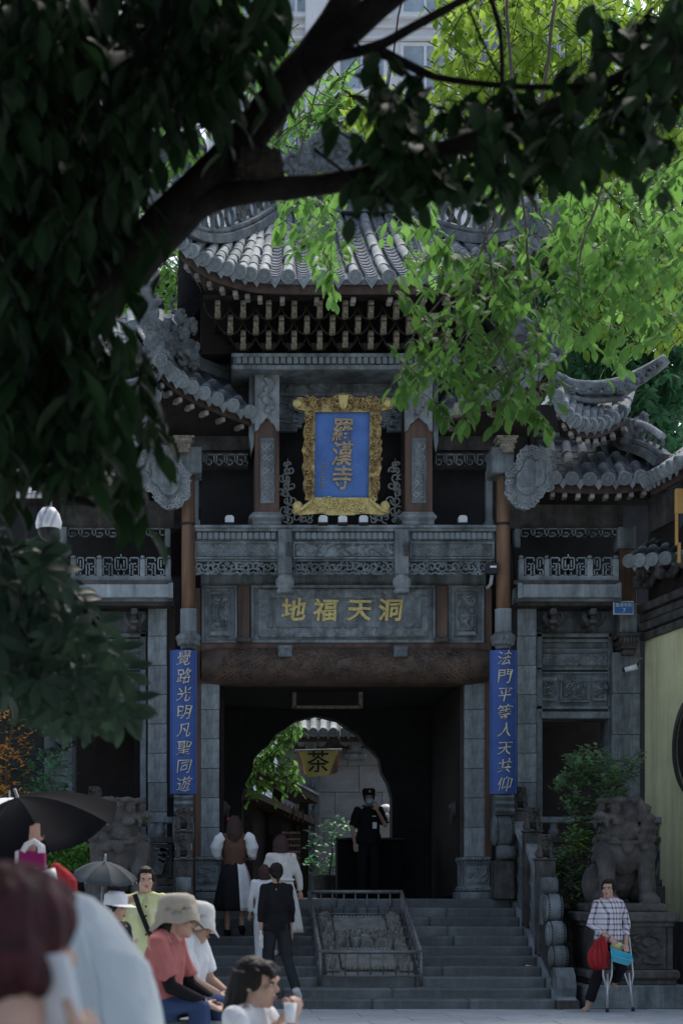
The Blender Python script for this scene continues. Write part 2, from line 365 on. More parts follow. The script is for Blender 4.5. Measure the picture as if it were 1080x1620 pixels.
# ------------------------------------------------------------------ the setting
PZ = 1.33; YS = 20.2; TR = .28; YP = 23.28; YF = 23.6; NST = 11
MX = 541.0                                            # the gate's axis in the photograph
AX = X(MX, 23.6)                                      # and in the world
g = G(); N_ = 24
g.add([(-150,-40,0),(150,-40,0),(150,260,0),(-150,260,0)], [(0,1,2,3)])
ground = tag(g.build('ground', M_PAVE), kind='structure')
slab = mesh_of(G().box(-.5,.5,-.3,.3,-.02,.012,.006), 'paving_slab', M_PAVE)
for j in range(6):
    for i in range(-5, 5):
        o = put('paving_slab', slab, ground, (AX + i*1.012 + (.5 if j % 2 else 0) + .3, 16.75 + j*.612, 0)); o.location.z = random.uniform(-.003, .003)
# stairs: eleven steps of butted slabs
SX0, SX1 = -.0, 4.44
stairs = empty('stairs', None, None, (AX, YS, 0), kind='structure')
step_me = mesh_of(G().box(-.5,.5,0,.32,-.05,.121,.02).box(-.497,.497,.03,.32,-.121,-.048), 'step_slab', M_STEP)
for k in range(NST):
    y = YS + TR*k; z = k*.121; cuts = [SX0]
    while cuts[-1] < SX1 - .9: cuts.append(cuts[-1] + random.uniform(.75, 1.35))
    cuts[-1] = SX1
    for a, b in zip(cuts, cuts[1:]):
        o = put('step_slab', step_me, stairs, ((a+b)/2, y + random.uniform(-.004, .004), z + random.uniform(-.003, .002))); o.scale.x = b-a-.005
g = G()
for k in range(1, NST): g.box(SX0, SX1, YS + TR*k + .03, YP + .2, .002, k*.121 - .07)
g.build('stair_core', M_DSTONE, stairs)
# terrace the gate stands on
g = G().box(AX-7, AX+7, YP + .25, 40, .002, PZ - .13)
terrace = tag(g.build('terrace', M_DSTONE), kind='structure')
slab2 = mesh_of(G().box(-.6,.6,-.35,.35,-.13,0,.008), 'terrace_slab', M_STEP)
for i in range(-5, 5):
    for j in range(9):
        put('terrace_slab', slab2, terrace, (AX + i*1.21 + .6, YP + .365 + j*.71, PZ))
# terrace front wall either side of the stairs, in courses
def course_wall(name, x0, x1, y, z0, z1, m, parent, bh=.2, bw=.5, depth=.25, nm='stone_block', rot=0):
    bm_ = mesh_of(G().box(-.5, .5, 0, depth, 0, 1, .012), nm, m); z = z0; r = 0
    nrow = max(1, round((z1-z0)/bh)); h = (z1-z0)/nrow
    for r in range(nrow):
        x = x0; first = True
        while x < x1 - .02:
            w = bw*random.uniform(.85, 1.2)*(.5 if first and r % 2 else 1); w = min(w, x1-x)
            if x1 - x - w < .12: w = x1-x
            o = put(nm, bm_, parent, (x + w/2, y + random.uniform(-.005, .005), z0 + r*h)); o.scale = (w - .006, 1, h - .006); x += w; first = False
for (a, b, lab) in ((AX-6.0, -.02, 'grey block retaining wall behind the left stone lion'), (4.46, AX+6, 'dark block retaining wall behind the right stone lion')):
    t = empty('retaining_wall', lab, 'wall', ((a+b)/2, YP, 0), group='terrace retaining walls')
    course_wall('retaining_wall', a, b, YP, .004, PZ - .02, M_DSTONE, t)

# ------------------------------------------------------------------ roofs
def frame_mat(o, ydir, updir):
    y = ydir.normalized(); x = y.cross(updir).normalized(); z = x.cross(y).normalized()
    return Matrix((x, y, z)).transposed().to_4x4() if False else Matrix(((x.x, y.x, z.x, o.x), (x.y, y.y, z.y, o.y), (x.z, y.z, z.z, o.z), (0, 0, 0, 1)))
TILE_R = .072
def tile_meshes(r):
    g = G(); n = 8
    pr = [(r*1.10, 0), (r*1.10, .07), (r*.96, .075), (r*.94, 1.03)]
    vs = []; fs = []
    for (rr, y) in pr:
        for k in range(n+1): t = pi*k/n; vs.append((rr*cos(t), y, rr*sin(t)))
    for i in range(len(pr)-1):
        for k in range(n): a = i*(n+1)+k; fs.append((a, a+1, a+n+2, a+n+1))
    g.add(vs, fs, True); g.add([vs[k] for k in range(n+1)], [tuple(range(n+1))])
    cov = mesh_of(g, 'cover_tile', M_TILE)
    g = G(); g.lathe([(0, -.075), (r*.3, -.08), (r*.36, -.064), (r*.62, -.062), (r*.7, -.076), (r*.8, -.062), (r*.98, -.062), (r*1.04, -.082), (r*1.3, -.076), (r*1.34, -.03), (r*1.2, .02)], n=16, axis='y')
    cap = mesh_of(g, 'eave_tile', M_TILE)
    g = G(); w = r*1.2; g.prism([(-w, .03), (-w*.95, -.03), (-w*.55, -.075), (0, -.15), (w*.55, -.075), (w*.95, -.03), (w, .03), (w*.5, .0), (0, -.012), (-w*.5, .0)], -.03, -.005)
    g.prism([(-w*.55, -.03), (0, -.1), (w*.55, -.03), (0, -.02)], -.04, -.029)
    drip = mesh_of(g, 'drip_tile', M_TILE)
    return cov, cap, drip
TM = tile_meshes(TILE_R)
raft = mesh_of(G().box(-.031, .031, -.012, .16, -.03, .035, .006), 'rafter_end', M_CAPW)
def roof(name, parent, eave, top, rows, segs, sag=.12, tm=TM, r=TILE_R, rafters=True, fascia=True, rdrop=.20, rf_in=.16, pans=11):
    n = rows*2; S_ = lambda i, t: None
    def pt(u, v):
        E = polyl(eave, u); T = polyl(top, u); q = E.lerp(T, v); q.z -= sag*4*v*(1-v)*.5*(E-T).length*.5; return q
    # bedding under the tiles
    g = G(); nu, nv = rows*2, 5; vs = []; fs = []
    for i in range(nu+1):
        for j in range(nv+1): vs.append(pt(i/nu, j/nv) + Vector((0, 0, -.02)))
    for i in range(nu+1):
        for j in range(nv+1): vs.append(vs[i*(nv+1)+j] + Vector((0, 0, -.07)))
    O = (nu+1)*(nv+1)
    for i in range(nu):
        for j in range(nv):
            a = i*(nv+1)+j; q = (a, a+nv+1, a+nv+2, a+1); fs.append(q); fs.append(tuple(k+O for k in reversed(q)))
        a = i*(nv+1); fs.append((a, a+O, a+nv+1+O, a+nv+1)); a += nv; fs.append((a, a+nv+1, a+nv+1+O, a+O))
    g.add(vs, fs); base = g.build(name, M_PAN, parent)
    gp = G()
    for i in range(rows):
        u = (i+.5)/rows; L = (polyl(top, u)-polyl(eave, u)).length
        if L < .06: continue
        k = max(1, min(segs, round(L/.30)))
        for s in range(k):
            a, b = pt(u, s/k), pt(u, (s+1)/k); d = b-a; side = polyl(eave, min(1, u+.02)) - polyl(eave, max(0, u-.02)); up = side.cross(d)
            if up.z < 0: up = -up
            M = frame_mat(a + up.normalized()*.012, d, up) @ Matrix.Diagonal((random.uniform(.96, 1.04), d.length, 1, 1)) @ Matrix.Rotation(random.uniform(-.03, .03), 4, 'Z')
            o = put('cover_tile', tm[0], base); o.matrix_basis = M
        a = pt(u, 0); d = pt(u, .1)-a; side = polyl(eave, min(1, u+.02)) - polyl(eave, max(0, u-.02)); up = side.cross(d)
        if up.z < 0: up = -up
        # the round eave tile faces out and a little up
        o = put('eave_tile', tm[1], base); o.matrix_basis = frame_mat(a - d.normalized()*.01 + up.normalized()*.008, Vector((d.x, d.y, d.z*.45)), Vector((0, 0, 1))) @ Matrix.Rotation(random.uniform(-.08, .08), 4, 'Y')
    for i in range(rows+1):
        u = min(max(i/rows, .002), .998); a = pt(u, 0); d = pt(u, .1)-a; L = (polyl(top, u)-polyl(eave, u)).length
        if 0 < i < rows+1:
            o = put('drip_tile', tm[2], base); o.matrix_basis = frame_mat(a - d.normalized()*.012, Vector((d.x, d.y, 0)), Vector((0, 0, 1))) @ Matrix.Rotation(random.uniform(-.05, .05), 4, 'Y')
        side = (polyl(eave, min(1, u+.02)) - polyl(eave, max(0, u-.02))).normalized(); w = r*1.1
        m_ = max(2, int(pans*L/1.8))
        for s in range(m_):
            p, q = pt(u, s/m_), pt(u, (s+1.25)/m_ if s < m_-1 else 1.0)
            rise = Vector((0, 0, .022)); vs = []
            for (c, lift) in ((p, 1), (q, 0)):
                for e in (-1, -.45, .45, 1): vs.append(c + side*w*e + Vector((0, 0, .022 if abs(e) == 1 else -.004)) + rise*lift)
            gp.add(vs, [(0,1,5,4),(1,2,6,5),(2,3,7,6)], True)
            gp.add([vs[0]-Vector((0,0,.024)), vs[1]-Vector((0,0,.024)), vs[2]-Vector((0,0,.024)), vs[3]-Vector((0,0,.024)), vs[0], vs[1], vs[2], vs[3]], [(0,1,5,4),(1,2,6,5),(2,3,7,6)])
    po = gp.build('pan_tile_courses', M_PAN, base); tag(po, kind='stuff')
    if fascia:
        g = G(); vs = []; fs = []; m_ = rows*2
        for i in range(m_+1):
            u = i/m_; E = polyl(eave, u); T = polyl(top, u); d = Vector((T.x-E.x, T.y-E.y, 0)); d = d.normalized() if d.length > 1e-6 else Vector((0,1,0))
            for (w, z) in ((.035, -.045), (.035, -rdrop), (.075, -rdrop), (.075, -.045)): vs.append(E + d*w + Vector((0, 0, z)))
            # soffit
        for i in range(m_):
            for k in range(4): a = i*4; fs.append((a+k, a+(k+1) % 4, a+4+(k+1) % 4, a+4+k))
        g.add(vs, fs); g.build('fascia_board', M_FASC, base)
    if rafters:
        nr = max(4, round(rows*.9)) if rafters is True else rafters
        for i in range(nr):
            u = (i+.5)/nr; E = polyl(eave, u); T = polyl(top, u); d = Vector((T.x-E.x, T.y-E.y, 0))
            if d.length < 1e-6: d = Vector((0,1,0))
            o = put('rafter_end', raft, base); o.matrix_basis = frame_mat(E + d.normalized()*rf_in + Vector((0, 0, -rdrop-.03)), d, Vector((0,0,1)))
    return base
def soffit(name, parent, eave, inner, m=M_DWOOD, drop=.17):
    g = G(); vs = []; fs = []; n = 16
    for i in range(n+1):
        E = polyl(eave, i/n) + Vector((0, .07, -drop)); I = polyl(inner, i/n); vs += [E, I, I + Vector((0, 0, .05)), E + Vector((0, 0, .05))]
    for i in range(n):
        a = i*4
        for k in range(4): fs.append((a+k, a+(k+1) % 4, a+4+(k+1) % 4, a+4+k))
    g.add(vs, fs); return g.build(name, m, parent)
def sweep_box(g, pts, prof, smooth=False, up=Vector((0,0,1))):
    """sweep a profile [(side, up)] along a path, kept upright"""
    vs = []; fs = []; n = len(prof)
    for i, p in enumerate(pts):
        d = (pts[min(i+1, len(pts)-1)] - pts[max(i-1, 0)]); s = d.cross(up); s = s.normalized() if s.length > 1e-6 else Vector((1,0,0)); u = s.cross(d).normalized()
        for (a, b) in prof: vs.append(p + s*a + u*b)
    for i in range(len(pts)-1):
        for k in range(n): fs.append((i*n+k, i*n+(k+1) % n, (i+1)*n+(k+1) % n, (i+1)*n+k))
    m = (len(pts)-1)*n; fs.append(tuple(reversed(range(n)))); fs.append(tuple(m+k for k in range(n)))
    return g.add(vs, fs, smooth)
def rect(w, z0, z1, c=0): return [(-w, z0), (w, z0), (w, z1), (-w, z1)]
def sample(pts, n): return [polyl(pts, i/n) for i in range(n+1)]
ring_m = mesh_of((lambda g: [g.tube([(.085*cos(2*pi*k/12), 0, .085*sin(2*pi*k/12)) for k in range(13)], .019, 6, caps=False), g][1])(G()), 'openwork_ring', M_RIDGE)
def ridge(name, parent, path, h=.42, w=.10, rings=True, tip=True, topm=M_PLAST, rw=.16, n=18):
    """roof ridge: moulded foot, a band of openwork rings, a pale rounded cap"""
    P_ = sample(path, n); g = G()
    sweep_box(g, P_, [(-w*1.5, -.06), (w*1.5, -.06), (w*1.5, .05), (w*1.1, .065), (w*1.3, .09), (w*1.3, .125), (-w*1.3, .125), (-w*1.3, .09), (-w*1.1, .065), (-w*1.5, .05)])
    hb = h-.17
    sweep_box(g, P_, [(-w*.28, .12), (w*.28, .12), (w*.28, .14+hb), (-w*.28, .14+hb)]) if not rings else None
    base = g.build(name, M_RIDGE, parent)
    g = G(); g.tube([p + Vector((0, 0, h - .01)) for p in P_], [.052]*len(P_), 8); g.build('ridge_cap', topm, base)
    if rings:
        L = sum((P_[i+1]-P_[i]).length for i in range(n)); k = max(2, int(L/rw))
        for i in range(k):
            p = polyl(path, (i+.5)/k); d = polyl(path, min(1, (i+1)/k)) - polyl(path, i/k)
            o = put('openwork_ring', ring_m, base); sz = (h-.16)/.205
            xd = d.normalized(); s = Vector((0,0,1)).cross(xd).normalized(); z = xd.cross(s)
            o.matrix_basis = Matrix(((xd.x, s.x, z.x, p.x), (xd.y, s.y, z.y, p.y), (xd.z, s.z, z.z, p.z + .13 + (h-.19)/2), (0,0,0,1))) @ Matrix.Diagonal((sz, 1.6, sz, 1))
    return base
def mir(p): return Vector((2*AX - p.x, p.y, p.z))
def AP(Y): return CX + (MX-CX)*23.6/Y                 # the axis in the photograph at another depth
# ------------------------------------------------------------------ central gate
gate = empty('temple_gate', 'tall stone and timber gate tower with curled tile roof above the stairs', 'gate', (AX, YF, PZ))
def pillar(parent, a, b, t, u, Y, d, bh=.42, m=M_BLOCK, name='stone_pillar', core=M_DSTONE):
    x0, x1, z0, z1 = X(a, Y), X(b, Y), Z(u, Y), Z(t, Y)
    g = G().box(x0+.01, x1-.01, Y+.01, Y+d, z0, z1); p = g.build(name, core, parent)
    me = mesh_of(G().box(-.5, .5, 0, .12, 0, 1, .01), 'stone_block', m); n = max(1, round((z1-z0)/bh)); h = (z1-z0)/n
    for k in range(n):
        o = put('stone_block', me, p, ((x0+x1)/2 + random.uniform(-.003, .003), Y - .005 + random.uniform(-.004, .004), z0 + k*h + .002)); o.scale = (x1-x0, 1, h-.005)
    # return face towards the axis
    return p
# lower storey pillars either side of the doorway
for s in (0, 1):
    a, b = ((317, 347), (735, 767))[s]
    p = pillar(gate, a, b, 1076, 1356, YF, .5)
    # carved pedestal
    ped = G(); c0, c1 = ((305, 352), (731, 778))[s]; Y = YF - .12
    ped.pbox(c0+3, c1-3, 1366, 1404, Y+.03, .6, .01).pbox(c0, c1, 1356, 1363, Y, .66, .015).pbox(c0+2, c1-2, 1362, 1368, Y+.02, .62, .01).pbox(c0, c1, 1403, 1412, Y, .66, .02).pbox(c0-3, c1+3, 1412, 1424, Y-.03, .7, .015)
    pp = ped.build('pillar_pedestal', M_STONE, gate)
    G().prelief(c0+7, c1-7, 1371, 1400, Y+.03, carve(2, 2, 4, .014), 16, 16).build('carved_panel', M_CARVE, pp)
    g = G()
    for k in range(9): g.ell((X(lerp(c0+2, c1-2, (k+.5)/9), Y), Y+.0, Z(1359, Y)), (.028, .03, .026), 8, 6)
    for k in range(9): g.ell((X(lerp(c0+1, c1-1, (k+.5)/9), Y), Y+.0, Z(1408, Y)), (.03, .03, .03), 8, 6)
    g.build('lotus_beading', M_CARVE, pp)
# walls behind
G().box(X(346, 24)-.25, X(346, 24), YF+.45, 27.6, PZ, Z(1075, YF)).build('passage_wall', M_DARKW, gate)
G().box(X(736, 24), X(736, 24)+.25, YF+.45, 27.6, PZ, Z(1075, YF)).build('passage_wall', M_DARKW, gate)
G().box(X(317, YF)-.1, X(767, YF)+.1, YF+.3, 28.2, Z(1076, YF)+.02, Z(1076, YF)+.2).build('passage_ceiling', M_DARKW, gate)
# back wall with the scalloped opening
def arch_wall(Y, d):
    cx, hw = 501, 119
    pts = [(382, 1426), (382, 1262), (388, 1240), (398, 1222), (402, 1200), (414, 1186), (424, 1180), (436, 1162), (452, 1152), (468, 1140), (501, 1132)]
    right = [(2*cx - a, b) for a, b in reversed(pts[:-1])]
    inner = pts + right;     poly = [(320, 1426), (320, 1060), (501, 1060)] + [pts[-1]] + pts[-2::-1]
    g = G().pprism(poly, Y, d)
    poly2 = [(501, 1060), (700, 1060), (700, 1426)] + right[::-1] + [pts[-1]]
    g.pprism(poly2, Y, d); return g
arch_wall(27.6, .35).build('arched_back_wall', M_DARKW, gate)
# door leaves folded back, with lion knockers
for (px, Y) in ((350, 24.6), (730, 24.6)):
    sgn = 1 if px < MX else -1; x = X((346, 736)[px > MX], 24) + sgn*.05
    d = G().box(x-.03, x+.03, 24.2, 25.7, PZ+.03, Z(1092, 24.6), .01); do = d.build('door_leaf', M_DWOOD, gate)
    g = G(); c = Vector((x + sgn*.04, 24.45, PZ+1.32)); g.ell(c, (.05, .10, .12), 12, 8).ell(c + Vector((sgn*.04, 0, .02)), (.05, .05, .05)).ell(c + Vector((sgn*.03, -.05, .06)), .025).ell(c + Vector((sgn*.03, .05, .06)), .025)
    g.tube([c + Vector((sgn*.05, .09*cos(t), -.11 + .1*sin(t))) for t in [2*pi*k/14 for k in range(15)]], .012, 6, caps=False); g.build('door_knocker', M_DSTONE, do)
# dim inner name board hanging above the doorway
nb = empty('inner_name_board', 'dim gilt name board hanging in the dark above the doorway', 'sign', P(519, 1118, 25.2))
G().pbox(468, 568, 1084, 1118, 25.2, .06, .01).build('board', M_DWOOD, nb)
g = G().pbox(464, 572, 1081, 1086, 25.17, .1, .01).pbox(464, 572, 1116, 1121, 25.17, .1, .01).pbox(462, 469, 1081, 1121, 25.17, .1, .01).pbox(567, 574, 1081, 1121, 25.17, .1, .01); g.build('gilt_frame', M_BRZ, nb)
# timber posts beside the pillars and the great carved beam
for (a, b) in ((306, 318), (766, 778)): G().pbox(a, b, 930, 1358, YF-.02, .25, .01).build('timber_post', M_WOOD, gate)
G().pbox(318, 776, 1016, 1030, YF-.03, .3, .01).build('beam_fillet', M_WOOD, gate)
x0, x1 = X(319, 23.3), X(776, 23.3); zc = Z(1050, 23.3); R = .26
g = G(); nx, nt_ = 220, 18; vs = []; fs = []; cf = carve(17, 3.6, 11, .62)
for i in range(nx+1):
    u = i/nx; e = min(1, min(u, 1-u)*16); bulge = 1 + .03*sin(u*pi)
    for j in range(nt_+1):
        t = -.5*pi - .12 + (pi+.24)*j/nt_; v = j/nt_
        env = max(0, 1 - abs(u-.5)*2.15)**.35 if abs(u-.5) < .46 else 0
        r = R*(.88+.12*e)*bulge
        vs.append((lerp(x0, x1, u), 23.62 - r*1.15*cos(t), zc + r*sin(t)))
for i in range(nx):
    for j in range(nt_): a = i*(nt_+1)+j; fs.append((a, a+nt_+1, a+nt_+2, a+1))
g.add(vs, fs, True); beam = g.build('carved_beam', M_BEAM, gate)
g = G(); rgb = random.Random(77)
def on_beam(x, a, lift=.0): return Vector((x, 23.62 - (R*1.03+lift)*1.15*cos(a), zc + (R*1.03+lift)*sin(a)))
def beam_curl(x, a, r, d, a0, th, turns=1.15):
    g.tube([on_beam(x + r*(1-.8*t)*cos(a0+d*turns*2*pi*t), a + r*(1-.8*t)*sin(a0+d*turns*2*pi*t)/R, .004) for t in [i/12 for i in range(13)]], [th*(1-.4*i/12) for i in range(13)], 5)
for i in range(250):
    u = rgb.uniform(.07, .93); sp_ = min(1, (1-abs(u-.5)*2)*3.2 + .25); beam_curl(lerp(x0, x1, u), rgb.uniform(-.75, .85)*sp_, rgb.uniform(.03, .075), rgb.choice((-1, 1)), rgb.uniform(0, 6.3), rgb.uniform(.010, .016))
for d in (-1, 1):                                     # the long sweeping lines that close the carving at each end
    for k in range(3):
        xm = (x0+x1)/2 + d*(x1-x0)*.5; g.tube([on_beam(xm - d*(.16+.1*k + .55*t), -.9 + 1.9*t**1.4, .003) for t in [i/14 for i in range(15)]], .013, 5)
o = g.build('dragon_carving', M_BEAM, beam); tag(o, kind='stuff')
G().pbox(316, 778, 1075, 1081, YF-.05, .45).build('beam_soffit', M_WOOD, gate)
for px in (451, 634):
    q = G().pbox(px-11, px+11, 1021, 1039, 23.28, .1, .01).build('square_boss', M_STONE, gate)
    G().prelief(px-8, px+8, 1024, 1037, 23.28, carve(1.6, 1.6, px, .014), 14, 12).build('carved_panel', M_CARVE, q)
# panel storey: centre name panel, short posts, two carved side panels
G().pbox(318, 768, 905, 1020, YF+.03, .3).build('panel_storey_wall', M_STONE, gate)
def framed_panel(parent, a, b, t, u, Y, name, bw=5, inner=None, seed=0, amp=.02, nx=40, nz=40, kind='cloud', sx=3, sz=3, m=M_CARVE):
    fr = G(); fr.pbox(a, b, t, t+bw, Y-.04, .1, .008).pbox(a, b, u-bw, u, Y-.04, .1, .008).pbox(a, a+bw, t+bw, u-bw, Y-.038, .1, .006).pbox(b-bw, b, t+bw, u-bw, Y-.038, .1, .006)
    f = fr.build(name, M_STONE, parent)
    G().prelief(a+bw, b-bw, t+bw, u-bw, Y, carve(sx, sz, seed, amp, kind), nx, nz).build('carved_relief', m, f)
    return f
for k, (a, b) in enumerate(((319, 375), (709, 766))):
    f = framed_panel(gate, a, b, 926, 1017, YF-.02, 'carved_side_panel', 4, amp=.004, kind='key', sx=5, sz=8, nx=30, nz=50)
    framed = G().pbox(a+11, b-11, 936, 1007, YF-.07, .06, .006).build('raised_border', M_STONE, f)
    G().prelief(a+14, b-14, 940, 998, YF-.072, carve(2.2, 3.2, 31+k*5, .03), 34, 44, .01).build('dragon_relief', M_CARVE, f)
    G().pbox(a+14, b-14, 999, 1005, YF-.10, .04, .006).build('relief_ledge', M_SHIELD, f)
for (a, b) in ((376, 395), (690, 708)):
    q = G().pbox(a, b, 926, 1012, YF-.06, .15, .008).build('short_timber_post', M_WOOD, gate)
    g = G()
    for k in range(5): g.ell((X(lerp(a-1, b+1, (k+.5)/5), YF-.1), YF-.1, Z(1013, YF-.1)), (.035, .05, .04), 10, 6)
    g.pbox(a-3, b+3, 1008, 1012, YF-.12, .15, .005).build('lotus_foot', M_DSTONE, q)
np_ = framed_panel(gate, 397, 689, 925, 1017, YF-.02, 'name_panel', 5, amp=.004, kind='key', sx=34, sz=10, nx=120, nz=36)
b1 = G(); Yb = YF-.08
b1.prelief(408, 678, 932, 1008, Yb, carve(12, 3, 77, .022), 110, 30, .05); b1.build('cloud_border', M_CARVE, np_)
g = G(); Yb2 = YF-.115
g.pbox(424, 666, 946, 993, Yb2, .04, .008); bd = g.build('lettering_slab', M_STONE, np_)
def warp_text(o, amp, k):
    for v in o.data.vertices:
        p = Vector((v.co.x*k, v.co.y*k, 3.3)); v.co.x += amp*noise.noise(p); v.co.y += amp*noise.noise(p + Vector((17, 5, 0)))
    return o
for ch, px in zip('地福天洞', (464, 514, 568, 617)):
    o = text_obj(ch, .335, M_GOLDL, 'gold_character', np_, .012, P(px, 968, Yb2-.008), shear=.08, sx=1.05, off=.006); warp_text(o, .02, 7)
# balcony band with three carved panels, fringe and hanging posts
YB = 23.05
bal = G().pbox(307, 783, 840, 886, YB+.06, .6).build('balcony_band', M_STONE, gate)
G().pbox(304, 786, 830, 835, YB-.05, .7, .01).pbox(305, 785, 834.5, 840, YB-.02, .66, .008).build('balcony_coping', M_STONE, bal)
den = mesh_of(G().box(-.036, .036, -.03, .03, -.05, .05, .012), 'dentil', M_STONE)
SEG = ((307, 440), (463, 626), (648, 782))
for k, (a, b) in enumerate(SEG):
    n = round((b-a)/9.2)
    for i in range(n):
        put('dentil', den, bal, P(lerp(a+3, b-3, (i+.5)/n), 848, YB+.04))
    f = framed_panel(bal, a, b, 857, 884, YB+.03, 'balcony_panel', 3, kind='cloud' if k == 1 else 'key', sx=6 if k == 1 else 15, sz=1.2 if k == 1 else 2.4, amp=.022 if k == 1 else .014, nx=100, nz=18, seed=5)
# pierced fringe: curling scrolls
def scroll(g, c, r, turns, a0, th, y, n=14, d=1, yd=.0):
    pts = []
    for i in range(n+1):
        t = i/n; rr = r*(1-.8*t); a = a0 + d*turns*2*pi*t; pts.append((c[0] + rr*cos(a), y, c[1] + rr*sin(a)))
    g.tube(pts, [th*(1-.3*i/n) for i in range(n+1)], 5)
def fringe(parent, a, b, t, u, Y, seed):
    rng = random.Random(seed); g = G(); g.pbox(a, b, t, t+3, Y, .07, .004); n = max(2, round((b-a)/14)); w = (b-a)/n; k_ = Y/F
    for i in range(n):
        cx = a + (i+.5)*w; d = 1 if i % 2 else -1
        scroll(g, (X(cx - 2*d, Y), Z((t+u)/2 - 1, Y)), 7.6*k_, 1.15, rng.uniform(0, 6), 2.2*k_, Y+.03, d=d)
        scroll(g, (X(cx + 4*d, Y), Z(u-5, Y)), 4.2*k_, .9, rng.uniform(0, 6), 1.9*k_, Y+.035, d=-d)
        scroll(g, (X(cx + 5*d, Y), Z(t+7, Y)), 4.0*k_, .9, rng.uniform(0, 6), 1.9*k_, Y+.03, d=d)
        g.tube([(X(cx - w*.5, Y), Y+.03, Z(u-3 - 3*rng.random(), Y)), (X(cx, Y), Y+.03, Z(u-1, Y)), (X(cx + w*.5, Y), Y+.03, Z(u-4, Y))], 1.8*k_, 5)
        g.ell(P(cx + rng.uniform(-4, 4), u-8, Y+.03), (.03, .03, .026), 8, 6)
    return g.build('pierced_fringe', M_STONE, parent)
for k, (a, b) in enumerate(SEG): fringe(bal, a, b, 885, 909, YB+.03, k)
for px in (451, 636):
    q = G().pbox(px-11, px+11, 836, 908, YB-.06, .2, .012).build('hanging_post', M_STONE, bal)
    cz = Z(921, YB); kx = YB/F
    G().lathe([(0, -.15), (.10, -.15), (.11, -.13), (.11, -.10), (.09, -.085), (.125, -.04), (.13, 0), (.125, .045), (.09, .085), (.095, .11), (.09, .13)], (X(px, YB), YB+.05, cz), 14).build('drum_pendant', M_SHIELD, q)
    s_ = -1 if px < MX else -1
    g = G().ell(P(px+6, 868, YB-.08), (.03, .035, .09), 8, 6).ell(P(px+7, 862, YB-.11), (.028, .03, .03), 8, 6).ell(P(px+6, 876, YB-.1), (.03, .03, .03), 8, 6); g.build('small_beast', M_DSTONE, q)
# upper storey: carved posts, plaque recess, friezes
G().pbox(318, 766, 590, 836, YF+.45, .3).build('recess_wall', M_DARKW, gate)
for s, (a, b) in enumerate(((403, 442), (640, 684))):
    Yp = 23.25
    q = G().pbox(a, b, 585, 812, Yp, .4, .01).build('upper_post', M_WOOD, gate)
    G().pbox(a-9, b+8, 808, 824, Yp-.1, .5, .06).pbox(a-4, b+3, 823, 831, Yp-.06, .46, .012).build('post_base', M_SHIELD, q)
    top = [(a, 586), (b, 586), (b, 682), (b-5, 680), (b-9, 670), (b-13, 668), ((a+b)/2+3, 662), ((a+b)/2, 660), ((a+b)/2-3, 662), (a+13, 668), (a+9, 670), (a+5, 680), (a, 682)]
    cl = G().pprism(top, Yp-.07, .068).build('carved_post_head', M_SHIELD, q)
    cen = (a+b)/2
    figs = G(); rng = random.Random(s+3)
    for k in range(26):
        t_ = k/25; figs.ell(P(cen + 6*sin(t_*9+s) + rng.uniform(-3, 3), 600 + t_*50, Yp-.075), (.045*rng.uniform(.6, 1.2), .05, .05*rng.uniform(.6, 1.3)), 8, 6)
    remesh('guardian_relief', figs, .011, M_SHIELD, cl, 1, disp=chisel(.012, 11, s))
    # knotwork strip
    st = G().pbox(cen-11, cen+12, 692, 796, Yp-.02, .03, .006).build('knotwork_strip', M_STONE, q)
    kg = G(); k_ = Yp/F
    for (yy, r_) in ((706, 8), (724, 6), (744, 8), (764, 6), (782, 8)):
        for d in (-1, 1):
            scroll(kg, (X(cen+d*5, Yp), Z(yy, Yp)), r_*.75*k_, 1.1, pi*(d > 0) + 1.2, 1.6*k_, Yp-.025, d=d)
            kg.tube([P(cen-8*d, yy-8, Yp-.022), P(cen, yy+1, Yp-.026), P(cen+8*d, yy+9, Yp-.022)], .012, 5)
    kg.build('knot_carving', M_SHIELD, st)
    # outer cheek board
    aa = a-9 if s == 0 else b+1
    G().pprism([(aa, 586), (aa+8, 586), (aa+8, 700), (aa+4, 716), (aa, 690)], Yp+.02, .35).build('cheek_board', M_STONE, q)
G().prelief(443, 640, 592, 622, YF+.02, carve(11, 2, 21, .024), 90, 18).build('cloud_frieze', M_CARVE, gate)
G().pbox(443, 640, 620, 626, YF-.02, .1, .005).build('frieze_fillet', M_STONE, gate)
stp = [(443, 627), (640, 627), (640, 682), (612, 682), (612, 676), (604, 676), (604, 668), (596, 668), (596, 660), (485, 660), (485, 668), (478, 668), (478, 676), (470, 676), (470, 682), (443, 682)]
q = G().pprism(stp, YF+.02, .08).build('stepped_valance', M_STONE, gate)
rng = random.Random(9)
for (a, b, n) in ((446, 486, 14), (598, 638, 14)):
    vg = G()
    for i in range(n*2):
        px, py = rng.uniform(a, b), rng.uniform(632, 676)
        if (px > 478 or px < 604) and 478 < px < 604 and py > 656: continue
        w = rng.uniform(5, 11); vg.pbox(px-w, px+w*.4, py-1.8, py+1.8, YF-.01, .04, .004)
        if rng.random() < .5: vg.pbox(px-w, px-w+3.4, py, py+6, YF-.008, .04, .004)
    vg.build('cloud_fret', M_CARVE, q); tag(q.children[-1], kind='stuff')
